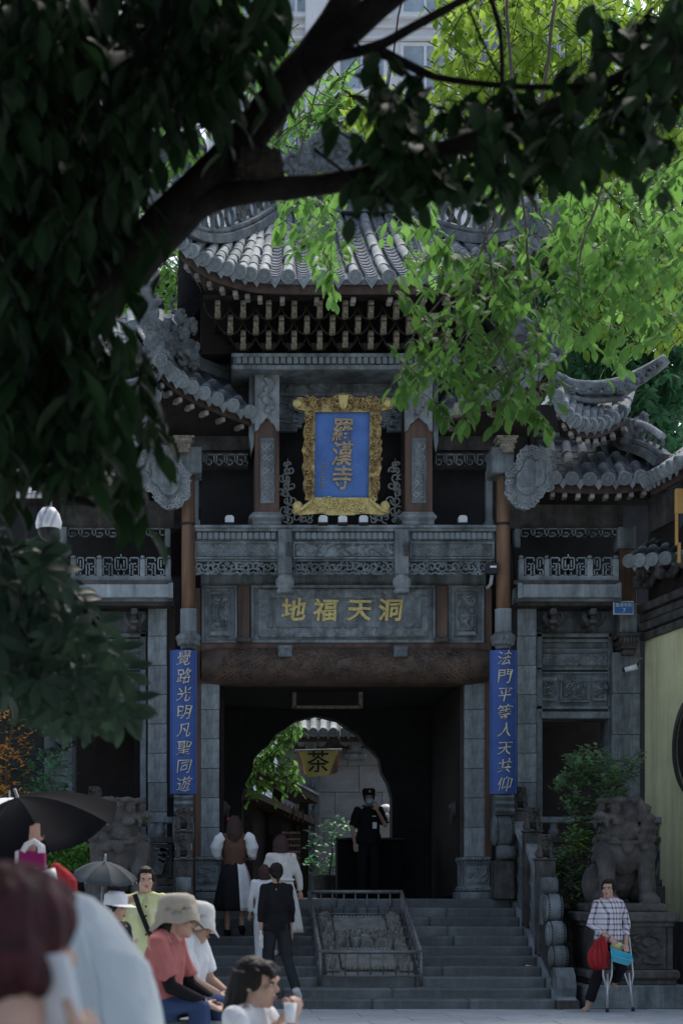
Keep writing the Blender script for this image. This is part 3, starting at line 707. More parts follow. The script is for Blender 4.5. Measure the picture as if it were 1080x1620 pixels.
# silver scroll grilles either side of the plaque
def scroll_grille(px, py, sgn, name='scroll_grille'):
    Y = YF+.1; k_ = Y/F; g = G(); rng = random.Random(int(px))
    for i, (dx, dy, r) in enumerate(((0, -8, 7), (0, -22, 8), (4, -38, 9), (-5, -50, 8), (4, -62, 8), (-4, -74, 8), (3, -86, 6), (0, -96, 4))):
        for d in (-1, 1): scroll(g, (X(px + sgn*dx + d*r*.45, Y), Z(py+dy, Y)), r*k_, 1.1, rng.uniform(0, 6), 1.75*k_, Y, d=d)
    for i in range(3):
        c = (X(px + sgn*(16+i*10), Y), Z(py-6-(3-i)*1.5, Y)); scroll(g, c, (9-i*1.6)*k_, 1.15, rng.uniform(0, 6), 1.7*k_, Y, d=sgn)
        scroll(g, (c[0], c[1]+.06), 5*k_, 1., rng.uniform(0, 6), 1.5*k_, Y, d=-sgn)
    pts = [(X(px + sgn*(2*sin(t*7)), Y), Y, Z(py - t*105, Y)) for t in [i/20 for i in range(21)]]; g.tube(pts, [.012*(1-.6*i/20) for i in range(21)], 5)
    return g.build(name, M_SILV, gate)
scroll_grille(454, 830, 1); scroll_grille(626, 830, -1)
# cornice under the brackets
c = G().pbox(366, 730, 558, 564, 22.95, .8, .008).pbox(369, 727, 563.5, 577, 23.0, .7).pbox(366, 730, 576.5, 584, 22.93, .8, .01).build('cornice', M_STONE, gate)
for i in range(35): put('dentil', den, c, P(lerp(372, 724, (i+.5)/35), 570.5, 22.98)).scale = (.95, 1, .95)
G().pbox(400, 684, 583.5, 590, 23.15, .5).build('cornice_bed', M_DSTONE, gate)
# bracket sets
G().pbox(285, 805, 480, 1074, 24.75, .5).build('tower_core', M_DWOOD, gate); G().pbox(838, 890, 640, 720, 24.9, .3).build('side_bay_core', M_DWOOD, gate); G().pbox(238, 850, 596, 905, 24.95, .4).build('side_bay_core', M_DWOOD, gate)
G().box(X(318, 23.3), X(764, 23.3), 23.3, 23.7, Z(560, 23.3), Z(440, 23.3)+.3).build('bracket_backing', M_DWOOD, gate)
def bracket_nose():
    g = G(); r = .034
    prof = [(0.0, -.10), (-.10, -.10), (-.16, -.075), (-.17, -.02), (-.13, 0), (-.17, .03), (-.16, .08), (-.12, .10), (0, .10)]
    g.xprism(prof, -r, r); g.xprism([(0, -.16), (-.09, -.16), (-.10, -.1), (0, -.1)], -r*1.15, r*1.15); return mesh_of(g, 'bracket_nose', M_BRZ)
nose = bracket_nose(); bl_ = mesh_of(G().prism([(-.115, 0), (-.085, -.075), (.085, -.075), (.115, 0)], -.08, .08), 'bracket_block', M_DWOOD)
arms = G()
rows_ = ((489, 22.55, 344, 40.2), (513, 22.75, 364, 40.2), (537, 22.95, 384, 40.2))
for r_, (py, Y, px0, st) in enumerate(rows_):
    i = 0
    while px0 + i*st < 770 - r_*18:
        px = px0 + i*st; o = put('bracket_nose', nose, gate, P(px, py, Y)); i += 1
        o.scale.z = random.uniform(.8, .95)
        arms.box(X(px, Y)-.03, X(px, Y)+.03, Y+.02, 23.32, Z(py+6, Y)-.04, Z(py+6, Y)+.05)
        for d in (-1, 1):   # curved arms that climb from each nose to the row above
            pts = [P(px + d*3, py+15, Y-.02), P(px + d*9, py+13, Y-.03), P(px + d*15, py+7, Y-.03), P(px + d*19, py-2, Y-.02), P(px + d*20, py-11, Y)]
            arms.tube(pts, [.012, .010, .009, .009, .012], 5, squash=1.8)
    if r_ == 2:
        for k in range(i):
            put('bracket_block', bl_, gate, P(px0 + k*st, 545, Y+.02))
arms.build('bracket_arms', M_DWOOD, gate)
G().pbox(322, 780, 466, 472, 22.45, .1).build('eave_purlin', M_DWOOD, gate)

# ---- top roof
YE, YR = 21.8, 24.4
CL = [Vector((AX - .90, YR, Z(338, YR))), Vector((AX + .90, YR, Z(338, YR)))]
hipL = P(283, 381, 21.45); hipR = mir(hipL)
eL = [hipL, P(325, 412, 21.62), P(375, 430, 21.72), P(430, 438, 21.8)]
eave = eL + [Vector((AX, 21.8, Z(439, 21.8)))] + [mir(p) for p in reversed(eL)]
tl = lambda t: hipL.lerp(CL[0], t); tr = lambda t: hipR.lerp(CL[1], t)
def hipz(p, t): q = p.copy(); q.z -= .30*t*(1-t)*2; return q
topc = [hipz(tl(.03), .03), hipz(tl(.36), .36), hipz(tl(.74), .74), CL[0].copy(), (CL[0]+CL[1])/2, CL[1].copy(), hipz(tr(.74), .74), hipz(tr(.36), .36), hipz(tr(.03), .03)]
up_roof = roof('upper_roof', gate, eave, topc, 21, 6, sag=.12)
sL = [P(320, 462, 22.6), P(325, 464, 22.7), P(375, 466, 22.8), P(430, 467, 22.8)]
soffit('upper_soffit', gate, eave, sL + [Vector((AX, 22.8, Z(467, 22.8)))] + [mir(p) for p in reversed(sL)])
# rear and side slopes, closed
g = G(); bk = [Vector((hipL.x-.1, 27.3, hipL.z-.2)), Vector((hipR.x+.1, 27.3, hipR.z-.2))]
g.add([CL[0], CL[1], bk[1], bk[0], hipL, hipR], [(0, 1, 2, 3), (0, 3, 4), (1, 5, 2)]); g.build('rear_roof_slope', M_PAN, gate)
for s in (0, 1):
    h = (hipL, hipR)[s]; c_ = CL[s]; d = -1 if s == 0 else 1
    path = [c_ + Vector((0, -.05, .02)), c_.lerp(h, .3) + Vector((0, 0, -.10)), c_.lerp(h, .62) + Vector((0, 0, -.13)), c_.lerp(h, .86) + Vector((0, 0, -.02)), h + Vector((0, 0, .12))]
    rd = ridge('hip_ridge', gate, path, h=.46, w=.11, rw=.30)
    t_ = [h + Vector((0, 0, .1)), h + Vector((d*.25, -.12, .35)), h + Vector((d*.42, -.2, .8)), h + Vector((d*.40, -.2, 1.25))]
    g = G(); pts = sample(t_, 12); g.tube(pts, [.13*(1-.75*i/12) for i in range(13)], 8)
    for i in range(14): g.ell(polyl(t_, i/14) + Vector((random.uniform(-.07, .07), random.uniform(-.07, .07), 0)), random.uniform(.05, .09), 8, 6)
    remesh('hip_finial', g, .022, M_RIDGE, gate, 1, disp=chisel(.02, 7))
    # beasts along the hip
    for t in (.35, .6):
        p = c_.lerp(h, t) + Vector((0, -.12, .5)); g = G()
        for i in range(12): g.ell(p + Vector((random.uniform(-.14, .14), random.uniform(-.06, .06), random.uniform(-.1, .16))), random.uniform(.05, .1), 8, 6)
        remesh('ridge_beast', g, .02, M_RIDGE, gate, 1, disp=chisel(.022, 8))
main_path = [CL[0] + Vector((-.05, 0, .02)), (CL[0]+CL[1])/2 + Vector((0, 0, .02)), CL[1] + Vector((.05, 0, .02))]
rd = ridge('main_ridge', gate, main_path, h=.62, w=.13, rings=False, topm=M_RIDGE)
mz = CL[0].z; g = G(); kx = YR/F
for i in range(60):
    u = random.uniform(-1, 1); g.ell((AX + u*.85, YR - .04, mz + .2 + random.uniform(0, .36)), (random.uniform(.04, .09), .09, random.uniform(.04, .08)), 8, 6)
remesh('ridge_carving', g, .02, M_RIDGE, rd, 1, disp=chisel(.025, 7))
# stepped masonry and the finial in the middle
g = G(); z0 = mz + .6
for i in range(70):
    t = random.random(); w = .95*(1-t)**.8 + .1; g.ell((AX + random.uniform(-w, w), YR + random.uniform(-.05, .05), z0 + t*.62), random.uniform(.05, .11), 8, 6)
g.box(AX-.8, AX+.8, YR-.08, YR+.08, z0-.1, z0+.15)
remesh('finial_base', g, .022, M_RIDGE, gate, 1, disp=chisel(.03, 6))
g = G(); fx = X(540, YR); fz = Z(272, YR)
g.lathe([(.14, -.1), (.2, -.06), (.13, 0), (.10, .08), (.17, .13), (.2, .2), (.12, .28), (.10, .36), (.16, .42), (.07, .47), (.05, .56), (.085, .60), (.06, .68), (0, .72)], (fx, YR, fz), 12)
for d in (-1, 1): scroll(g, (fx + d*.2, fz + .26), .12, 1.1, pi/2, .045, YR, d=-d); scroll(g, (fx + d*.14, fz + .1), .08, 1., 0, .035, YR, d=d)
remesh('gourd_finial', g, .02, M_RIDGE, gate, 1)
# ------------------------------------------------------------------ round columns, middle roofs (parts of the gate)
def sd(s, px, Y): return px if s > 0 else 2*AP(Y) - px                   # s = 1 right of the axis, -1 its mirror image
class GS(G):
    """facade builder that mirrors about the gate's axis"""
    def __init__(q, s): super().__init__(); q.s = s
    def mb(q, a, b, t, u, Y, d, c=0.0):
        a, b = sd(q.s, a, Y), sd(q.s, b, Y); return q.pbox(min(a, b), max(a, b), t, u, Y, d, c)
def fret_bars(g, cells, x0, x1, z0, z1, y, d, nx, nz, th):
    """lattice drawn on an nx by nz grid: (i0, j0, i1, j1) bars"""
    fx = lambda i: lerp(x0, x1, i/nx); fz = lambda j: lerp(z1, z0, j/nz)
    for (i0, j0, i1, j1) in cells:
        a, b = sorted((fx(i0), fx(i1))); c, e = sorted((fz(j0), fz(j1))); g.box(a-th/2, b+th/2, y, y+d, c-th/2, e+th/2)
FRET_A = [(0,0,3,0),(0,0,0,6),(0,6,2,6),(2,6,2,2),(1,2,3,2),(3,2,3,6),(3,6,6,6),(3,0,3,1),(4,0,4,4),(4,4,6,4),(5,1,5,3),(4,0,6,0),(6,0,6,2),(6,4,6,6),(1,4,2,4),(0,3,1,3),(5,5,5,6)]
HANG = lambda n: [b for i in range(n) for b in ((i*4,0,i*4+4,0),(i*4,0,i*4,3),(i*4,3,i*4+2,3),(i*4+2,3,i*4+2,1.6),(i*4+2,1.6,i*4+1,1.6),(i*4+3,0,i*4+3,2.4),(i*4+3,2.4,i*4+4,2.4))]
for s in (-1, 1):
    Yc = 23.05; r = X(806, Yc)-X(795.5, Yc); xc = X(sd(s, 795.5, Yc), Yc)
    q = G().lathe([(0, Z(966, Yc)), (r*1.06, Z(966, Yc)), (r*1.04, Z(850, Yc)), (r*.96, Z(748, Yc)), (0, Z(748, Yc))], (xc, Yc, 0), 20).build('round_column', M_COLW, gate)
    g = G().lathe([(r*1.1, Z(830, Yc)-.02), (r*1.12, Z(830, Yc)-.01), (r*1.12, Z(830, Yc)+.01), (r*1.1, Z(830, Yc)+.02)], (xc, Yc, 0), 20).build('iron_band', M_BLACKM, q)
    g = GS(s); g.mb(778, 813, 706, 748, Yc-.16, .45, .012); g.build('column_block', M_STONE, q)
    G().lathe([(0, Z(1002, Yc)), (r*1.2, Z(1002, Yc)), (r*1.25, Z(998, Yc)), (r*1.22, Z(968, Yc)), (r*1.26, Z(964, Yc)), (0, Z(963, Yc))], (xc, Yc, 0), 20).build('drum_base', M_BLOCK, q)
    g = G().lathe([(0, Z(1028, Yc)), (r*1.15, Z(1028, Yc)), (r*1.2, Z(1022, Yc)), (r*1.5, Z(1014, Yc)), (r*1.55, Z(1006, Yc)), (r*1.3, Z(1001, Yc)), (0, Z(1000, Yc))], (xc, Yc, 0), 20)
    for k in range(14):
        t = 2*pi*k/14; g.ell((xc + r*1.5*cos(t), Yc + r*1.5*sin(t), Z(1010, Yc)), (.04, .04, .05), 8, 6); g.ell((xc + r*1.38*cos(t+.2), Yc + r*1.38*sin(t+.2), Z(1018, Yc)), (.035, .035, .04), 8, 6)
    remesh('lotus_base', g, .012, M_STONE, q, 1)
    G().lathe([(0, PZ), (r*1.1, PZ), (r*1.0, Z(1028, Yc)), (0, Z(1028, Yc))], (xc, Yc+.04, 0), 16).build('lower_column', M_WOOD, q)
    g = G()
    for k, (w, t, u) in enumerate(((17, 688, 692), (14, 692, 697), (15, 697, 700), (11, 700, 706), (12, 706, 709), (9, 709, 715))):
        g.pbox(sd(s, 803, Yc)-w, sd(s, 803, Yc)+w, t, u, Yc-.25-.0*k, .3, .006)
    g.build('gilt_capital', M_BRZ, q)
    # side bay of the upper storey
    g = GS(s); g.mb(686, 812, 575, 712, YF+.12, .3); g.mb(686, 780, 712, 738, YF+.2, .2); g.build('side_bay_beam', M_DSTONE, gate)
    g = GS(s); g.mb(686, 812, 700, 836, YF+.9, .2); nb_ = g.build('side_niche_wall', M_DSTONE, gate)
    a, b = sorted((sd(s, 700, YF+.9), sd(s, 775, YF+.9))); k_ = (YF+.9)/F
    cf = carve(4, 2.4, 55+s, .03); cx = (a+b)/2
    pg = [(cx-36, 762), (cx-20, 770), (cx-8, 764), (cx+14, 772), (cx+34, 760), (cx+36, 782), (cx+20, 792), (cx+8, 806), (cx, 812), (cx-8, 806), (cx-22, 794), (cx-36, 786)]
    G().pprism(pg, YF+.86, .05).build('cloud_carving', M_STONE, nb_)
    g = G()
    for k in range(6): scroll(g, (X(cx-26+k*10, YF), Z(782+6*sin(k*2), YF)), .075, 1.2, k, .016, YF+.85, d=1 if k % 2 else -1)
    g.build('cloud_scrolls', M_STONE, nb_)
    a, b = sorted((sd(s, 690, YF), sd(s, 772, YF))); g = G(); fret_bars(g, HANG(5), X(a, YF), X(b, YF), Z(734, YF), Z(718, YF), YF+.02, .06, 20, 3, .017); g.build('hanging_fret', M_STONE, gate)
    g = GS(s); g.mb(770, 779, 742, 824, YF-.1, .15, .008); g.mb(768, 781, 822, 831, YF-.12, .2, .01); g.build('slim_post', M_BLOCK, gate)
    # middle roof: its slope runs down towards the doorway's axis and its outer corner lifts forward
    def L(px, py, Y): return P(px, py, Y) if s < 0 else mir(P(px, py, Y))
    eave = [L(247, 566, 21.75), L(268, 590, 21.95), L(300, 612, 22.3), L(345, 633, 22.75), L(399, 654, 23.2)]
    top = [L(215, 520, 22.45), L(228, 540, 22.65), L(256, 562, 22.95), L(299, 584, 23.4), L(352, 602, 23.85)]
    if s > 0: eave.reverse(); top.reverse()
    mr = roof('middle_roof', gate, eave, top, 9, 3, sag=.05, rdrop=.16, rf_in=.1)
    inn = [L(262, 690, 23.0), L(300, 690, 23.2), L(340, 690, 23.5), L(399, 690, 23.7)]
    if s > 0: inn.reverse()
    soffit('middle_soffit', gate, eave, inn, drop=.1)
    tp = top if s < 0 else top[::-1]
    path = [tp[0] + Vector((0, 0, .03)), tp[1] + Vector((0, 0, .05)), tp[2] + Vector((0, 0, .05)), tp[3] + Vector((0, 0, .05)), tp[4] + Vector((0, 0, .02))]
    ridge('middle_ridge', gate, path, h=.34, w=.1, rings=False, topm=M_TILE)
    # plain back of that roof
    g = G(); bb = [p + Vector((0, 1.2, -.6)) for p in tp]; n = len(tp); g.add(list(tp) + bb, [(i, i+1, n+i+1, n+i) for i in range(n-1)]); g.build('middle_roof_back', M_PAN, gate)
    # beasts and warriors on the ridge
    g = G(); c = L(287, 545, 22.6)
    rng = random.Random(12)
    for i in range(34): g.ell(c + Vector((rng.uniform(-.2, .2)*(-s), rng.uniform(-.08, .08), rng.uniform(-.3, .3))), (rng.uniform(.04, .09), .07, rng.uniform(.05, .1)), 8, 6)
    g.ell(c + Vector((0, -.05, .36)), (.09, .09, .1)); g.tube([c + Vector((-.05, 0, .4)), c + Vector((-.16, 0, .5)), c + Vector((-.12, 0, .62)), c + Vector((-.03, 0, .62))], [.03, .03, .025, .02], 6)
    remesh('ridge_warrior', g, .018, M_RIDGE, gate, 1, disp=chisel(.02, 9))
    # tall upturned corner with clinging dragon
    cpts = [L(252, 572, 21.85), L(246, 540, 21.8), L(240, 500, 21.75), L(232, 455, 21.72), L(212, 415, 21.7)]
    g = G(); ps = sample(cpts, 20); g.tube(ps, [.15 - .085*i/20 for i in range(21)], 8)
    for i in range(60):
        t = rng.random(); p = polyl(cpts, t); rr = .15 - .085*t; a = rng.random()*6.28; g.ell(p + Vector((rr*cos(a), rr*sin(a)*.7, rng.uniform(-.04, .04))), (rng.uniform(.025, .06),)*3, 6, 5)
    remesh('dragon_corner', g, .016, M_RIDGE, gate, 1, disp=chisel(.022, 9))
    # boat shaped return roof beyond the corner
    def R(px, py, Y): return P(px, py, Y) if s > 0 else mir(P(px, py, Y))
    ev = [R(879, 622, 21.7), R(893, 650, 21.75), R(915, 668, 21.9), R(940, 671, 22.15), R(962, 664, 22.4), R(988, 648, 22.7)]
    tp2 = [R(883, 610, 21.95), R(900, 626, 22.1), R(920, 634, 22.3), R(942, 636, 22.55), R(966, 632, 22.8), R(1002, 618, 23.1)]
    if s < 0: ev.reverse(); tp2.reverse()
    rr = roof('return_roof', gate, ev, tp2, 10, 2, sag=.03, rdrop=.17, rf_in=.1, pans=8)
    inn2 = [R(885, 690, 23.0), R(935, 700, 23.4), R(990, 690, 23.7)]
    if s < 0: inn2.reverse()
    soffit('return_soffit', gate, ev, inn2, drop=.12)
    Yb = 22.0
    bd = [(867, 592), (884, 596), (905, 606), (940, 609), (975, 604), (1005, 592), (1030, 578), (1048, 566), (1058, 570), (1053, 576), (1036, 590), (1012, 606), (990, 623), (940, 637), (905, 632), (884, 616), (872, 604)]
    pts = [R(a, b, 21.85 + (a-867)*.0062) for a, b in bd]; th = Vector((.08*s, .16, 0)); n = len(pts)
    if s < 0: pts = pts[::-1]
    g = G(); g.add([p - th*.5 for p in pts] + [p + th*.5 for p in pts], [tuple(range(n)), tuple(range(2*n-1, n-1, -1))] + [(i, i+n, (i+1) % n+n, (i+1) % n) for i in range(n)])
    br = g.build('boat_ridge', M_RIDGE, gate)
    cap = [R(866, 590, 21.85), R(884, 594, 21.95), R(905, 604, 22.1), R(940, 607, 22.3), R(975, 602, 22.5), R(1005, 590, 22.7), R(1032, 576, 22.87), R(1050, 565, 22.98)]
    g = G(); g.tube(sample(cap, 24), .045, 8); g.build('ridge_cap', M_TILE, br)
    low = [R(874, 606, 21.8), R(888, 620, 21.88), R(910, 630, 22.0), R(940, 634, 22.2), R(985, 630, 22.5)]
    g = G(); g.tube(sample(low, 24), .04, 6); low2 = [p + Vector((0, -.02, .10)) for p in low]; g.tube(sample(low2, 24), .03, 6)
    for k in range(5):
        p = R(900+k*20, 620 - .15*abs(k-2), 21.95+k*.12) + Vector((0, -.05, 0)); g.box(p.x-.06, p.x+.06, p.y-.03, p.y+.1, p.z-.045, p.z+.045); g.box(p.x-.03, p.x+.03, p.y-.05, p.y+.1, p.z-.02, p.z+.02)
    for k in range(30):
        t = rng.random(); p = R(lerp(990, 1048, t), lerp(612, 574, t) + rng.uniform(-8, 12)*(1-t), lerp(22.6, 22.95, t)); g.ell(p + Vector((0, -.06, 0)), (.06*(1.2-t), .06, .05*(1.2-t)), 8, 6)
    g.build('ridge_carving', M_RIDGE, br); tag(br.children[-1], kind='stuff')
    # little bells under the corners
    for (px, py, Y) in ((246, 436, 21.6),) if s < 0 else ((845, 437, 21.6), (722, 648, 22.8)):
        c = P(px, py, Y); b_ = empty('wind_bell', ('verdigris bell hanging under the left corner of the top roof' if s < 0 else ('pale bell hanging under the right corner of the top roof' if py < 500 else 'small bell hanging under the right middle roof')), 'bell', c, group='wind bells under the eaves')
        G().lathe([(0, .10), (.025, .095), (.04, .07), (.05, .02), (.062, -.04), (.085, -.085), (.08, -.09), (0, -.06)], c, 14).build('bell_body', M_CAPW, b_)
        g = G().tube([c + Vector((0, 0, .09)), c + Vector((0, .02, .32))], .008, 5).ell(c + Vector((0, 0, .11)), .02); g.build('hanger', M_BLACKM, b_)

# ------------------------------------------------------------------ couplet boards
for s, tx in ((-1, '覺路光明凡聖同遊'), (1, '法門平等人天共仰')):
    Y = 22.83; px = sd(s, 797, Y) if s > 0 else 290; hw = X(317, Y)-X(297, Y)
    lab = 'blue couplet board on the left column, written ' if s < 0 else 'blue couplet board on the right column, written '
    cb = empty('couplet_board', ('tall blue couplet board with gold characters on the column behind the striped skirt woman' if s < 0 else 'tall blue couplet board with gold characters on the column above the studded stone drum'), 'couplet board', P(px, 1256, Y), group='couplet boards on the columns')
    x = X(px, Y); z0, z1 = Z(1256, Y), Z(1028, Y); n = 10; g = G(); vs = []; fs = []
    for k in range(n+1):
        t = -1 + 2*k/n; dx = hw*t; dy = .07*t*t
        for (zz, yy) in ((z0, 0), (z1, 0), (z1, .03), (z0, .03)): vs.append((x+dx, Y+dy+yy, zz))
    for k in range(n):
        a = k*4
        for m in range(4): fs.append((a+m, a+4+m, a+4+(m+1) % 4, a+(m+1) % 4))
    fs += [(0, 1, 2, 3), (n*4+3, n*4+2, n*4+1, n*4)]
    g.add(vs, fs); g.build('board', M_BLUE2, cb)
    g = G().box(x-hw-.008, x-hw+.012, Y+.055, Y+.11, z0, z1).box(x+hw-.012, x+hw+.008, Y+.055, Y+.11, z0, z1).build('board_edge', M_BLUE2, cb)
    for k, ch in enumerate(tx):
        o = text_obj(ch, .215, M_PALEL, 'painted_character', cb, .004, (x, Y-.004, z1 - (k+.5)*(z1-z0)/8 - .01), shear=.18, sx=.95, bev=.001, off=-.002); warp_text(o, .03, 9)

# ------------------------------------------------------------------ the great plaque
Yq = 22.75; pq = empty('name_plaque', 'blue name plaque with vertical gold characters in a carved gilt frame', 'plaque', P(540, 812, 23.0))
tilt = Matrix.Translation(P(540, 785, 23.0)) @ Matrix.Rotation(radians(9), 4, 'X') @ Matrix.Translation(-P(540, 785, 23.0))
Yq = 23.0
bq = G().pbox(496, 584, 650, 787, Yq, .05).xf(tilt).build('blue_panel', M_BLUE, pq)
for k, ch in enumerate('羅漢寺'):
    o = text_obj(ch, .345, M_TAN, 'gilt_character', pq, .012, (0, 0, 0), shear=.15, sx=.86, bev=.004, off=.003); warp_text(o, .024, 8)
    o.matrix_basis = tilt @ Matrix.Translation(P(539, 686 + k*36.5, Yq-.012)) @ Matrix.Rotation(pi/2, 4, 'X') @ Matrix.Diagonal((.84, 1, 1, 1))
for k, ch in enumerate('己巳年書'):
    o = text_obj(ch, .065, M_TAN, 'small_character', pq, .003, (0, 0, 0), shear=.15, bev=.0); o.matrix_basis = tilt @ Matrix.Translation(P(510, 738 + k*10, Yq-.006)) @ Matrix.Rotation(pi/2, 4, 'X')
rng = random.Random(4); k_ = Yq/F
def gilt(poly, name, ncur, box, seed, lo=4, hi=8):
    g = G().pprism(poly, Yq-.05, .09); rng = random.Random(seed)
    for i in range(ncur):
        px, py = rng.uniform(box[0], box[1]), rng.uniform(box[2], box[3])
        scroll(g, (X(px, Yq), Z(py, Yq)), rng.uniform(lo, hi)*k_, 1.1, rng.uniform(0, 6.3), 1.5*k_, Yq-.06 - rng.uniform(0, .03), d=rng.choice((-1, 1)))
    return g.xf(tilt).build(name, M_GOLD, pq)
gilt([(462, 640), (470, 632), (490, 636), (520, 634), (530, 628), (541, 626), (552, 628), (562, 634), (590, 636), (612, 632), (621, 640), (618, 650), (606, 652), (594, 655), (488, 655), (476, 652), (466, 650)], 'frame_top', 60, (480, 602, 637, 650), 1, 3, 6)
G().pprism([(533, 628), (549, 628), (546, 646), (541, 650), (536, 646)], Yq-.11, .06).xf(tilt).build('crown_jewel', M_GOLDL, pq)
wv = lambda x0, x1, d: [(x1, 653), (x1, 790)] + [(x0 + 4.5 - 4*sin(pi*k/16) + d*2*sin(k*1.9), 790 - k*137/16) for k in range(17)]
gilt(wv(478, 497, 1), 'frame_side', 44, (483, 494, 662, 784), 2, 3, 6)
gilt([(2*540-a, b) for a, b in wv(478, 497, 1)], 'frame_side', 44, (586, 597, 662, 784), 3, 3, 6)
fb = G().pprism([(497, 786), (583, 786), (604, 800), (616, 796), (616, 808), (606, 813), (570, 810), (560, 813), (520, 813), (510, 810), (474, 813), (464, 808), (464, 796), (476, 800)], Yq-.06, .1)
rng = random.Random(8)
for i in range(46):
    px, py = rng.uniform(490, 590), rng.uniform(791, 807); scroll(fb, (X(px, Yq), Z(py, Yq)), rng.uniform(3.5, 6)*k_, 1.1, rng.uniform(0, 6.3), 1.3*k_, Yq-.075, d=rng.choice((-1, 1)))
for d in (-1, 1): fb.tube([P(540+d*43, 787, Yq-.07), P(540+d*62, 803, Yq-.1), P(540+d*76, 810, Yq-.08)], [.02, .03, .02], 6); fb.ell(P(540+d*69, 800, Yq-.06), (.07, .05, .08)); fb.ell(P(540+d*71, 642, Yq-.06), (.07, .05, .06))
fb.xf(tilt).build('frame_bottom', M_GOLDL, pq)
g = G().tube([P(512, 655, Yq+.02), P(512, 640, 23.6)], .015, 5).tube([P(570, 655, Yq+.02), P(570, 640, 23.6)], .015, 5); g.build('hanging_hook', M_BLACKM, pq)

# ------------------------------------------------------------------ side gates
def wing(s):
    w = empty('side_gate', ('left side gate, half hidden by dark leaves, beside the black umbrella' if s < 0 else 'right side gate of grey stone with a dark doorway behind the small tree'), 'gate', (X(sd(s, 910, YF), YF), YF, PZ), group='side gates flanking the main gate')
    def B(a, b, t, u, Y, d, name, m, c=0.0, par=w):
        g = GS(s); g.mb(a, b, t, u, Y, d, c); return g.build(name, m, par)
    def cols(a, b, Y): a, b = sd(s, a, Y), sd(s, b, Y); return min(a, b), max(a, b)
    # wall with the doorway
    B(848, 858, 1000, 1424, YF+.12, .5, 'door_jamb', M_STONE, .01); B(962, 970, 1000, 1424, YF+.12, .5, 'door_jamb', M_STONE, .01)
    B(818, 1012, 955, 1138, YF+.22, .4, 'wall', M_STONE)
    B(818, 848, 1138, 1424, YF+.2, .4, 'inner_wall', M_DSTONE)
    B(845, 975, 1120, 1424, YF+1.3, .1, 'dark_door', M_DWOOD)
    B(855, 966, 1126, 1137, YF+.08, .5, 'door_lintel', M_STONE, .01)
    a, b = cols(818, 848, YF); pillar(w, a, b, 960, 1424, YF-.02, .4, .43)
    B(805, 817, 955, 1262, YF-.0, .2, 'timber_post', M_DWOOD)
    a, b = cols(968, 1012, YF); pillar(w, a, b, 1032, 1424, YF-.03, .5, .62, M_STONE)
    a, b = cols(848, 968, YF)
    for (t, u, y) in ((1002, 1008, -.02), (1011, 1016, 0), (1026, 1031, 0), (1056, 1060, -.02), (1063, 1066, 0), (1117, 1122, -.02)): B(848, 968, t, u, YF+.14+y, .2, 'string_course', M_STONE, .006)
    f = framed_panel(w, a+2, b-2, 1031, 1056, YF+.17, 'key_panel', 2, kind='key', sx=12, sz=2.6, nx=90, nz=16, amp=.014)
    B(848, 968, 1066, 1118, YF+.18, .1, 'panel_field', M_STONE, .005)
    for (p, q_) in ((857, 881), (937, 961)):
        a, b = cols(p, q_, YF); f = G().pbox(a, b, 1071, 1109, YF+.14, .06, .006).build('small_panel', M_BLOCK, w); G().prelief(a+1, b-1, 1077, 1104, YF+.138, carve(2.4, 2.8, p+s, .035), 22, 24, .01).build('carved_relief', M_CARVE, f)
    a, b = cols(886, 932, YF); framed_panel(w, a, b, 1075, 1111, YF+.16, 'long_panel', 3, seed=21+s, amp=.035, sx=3.4, sz=2.4, nx=40, nz=26)
    # brackets below the balcony
    B(846, 975, 955, 1003, YF+.5, .2, 'bracket_backing', M_DWOOD)
    for px in (876, 939):
        c = cols(px, px, 23.3)[0]; g = G()
        g.pbox(c-5, c+5, 962, 972, 23.2, .5, .01).pbox(c-4, c+4, 972, 982, 23.28, .4, .01).pbox(c-7, c+7, 980, 986, 23.2, .5, .012).pbox(c-5, c+5, 986, 996, 23.3, .4, .02)
        for d in (-1, 1): g.tube([P(c, 990, 23.35), P(c+d*9, 986, 23.35), P(c+d*15, 977, 23.35), P(c+d*13, 970, 23.35)], [.05, .045, .04, .04], 6)
        g.build('bracket', M_DSTONE, w)
    # balcony
    B(816, 984, 945, 951, YF-.42, .6, 'balcony_moulding', M_STONE, .006); B(818, 978, 950, 958, YF-.3, .5, 'balcony_bed', M_DSTONE, .006)
    bx = B(819, 983, 924, 945, YF-.5, .5, 'balcony_slab', M_BLOCK, .008); B(812 if s > 0 else 819, 983, 918, 924.5, YF-.5, .5, 'balcony_ledge', M_DSTONE, .006)
    B(819, 826, 922, 946, YF-.52, .03, 'ledge_end', M_BLOCK, .004, bx); B(976, 983, 922, 946, YF-.52, .03, 'ledge_end', M_BLOCK, .004, bx)
    Yr = YF-.4; posts = ((820, 829), (861, 869), (929, 938), (970, 979))
    rl = B(820, 979, 911, 918.5, Yr-.02, .12, 'railing', M_BLOCK, .004)
    for (p, q_) in posts: B(p, q_, 884, 918, Yr-.01, .1, 'rail_post', M_BLOCK, .008, rl); B(p+.5, q_-.5, 878, 883.5, Yr, .08, 'post_knob', M_BLOCK, .02, rl)
    for k, ((_, p), (q_, _)) in enumerate(zip(posts, posts[1:])):
        a, b = cols(p, q_, Yr); n = 6 if k != 1 else 12; cells = FRET_A if k == 0 else ([(6-i, j, 6-c, d) for (i, j, c, d) in FRET_A] if k == 2 else FRET_A + [(12-i, j, 12-c, d) for (i, j, c, d) in FRET_A] + [(6, -1, 6, 6)])
        g = G(); fret_bars(g, cells, X(a+2, Yr), X(b-2, Yr), Z(910, Yr), Z(882, Yr), Yr+.01, .06, n, 6, .0145); g.build('fret_lattice', M_BLOCK, rl)
    B(812, 1000, 850, 958, YF+.75, .2, 'loggia_wall', M_DARKW)
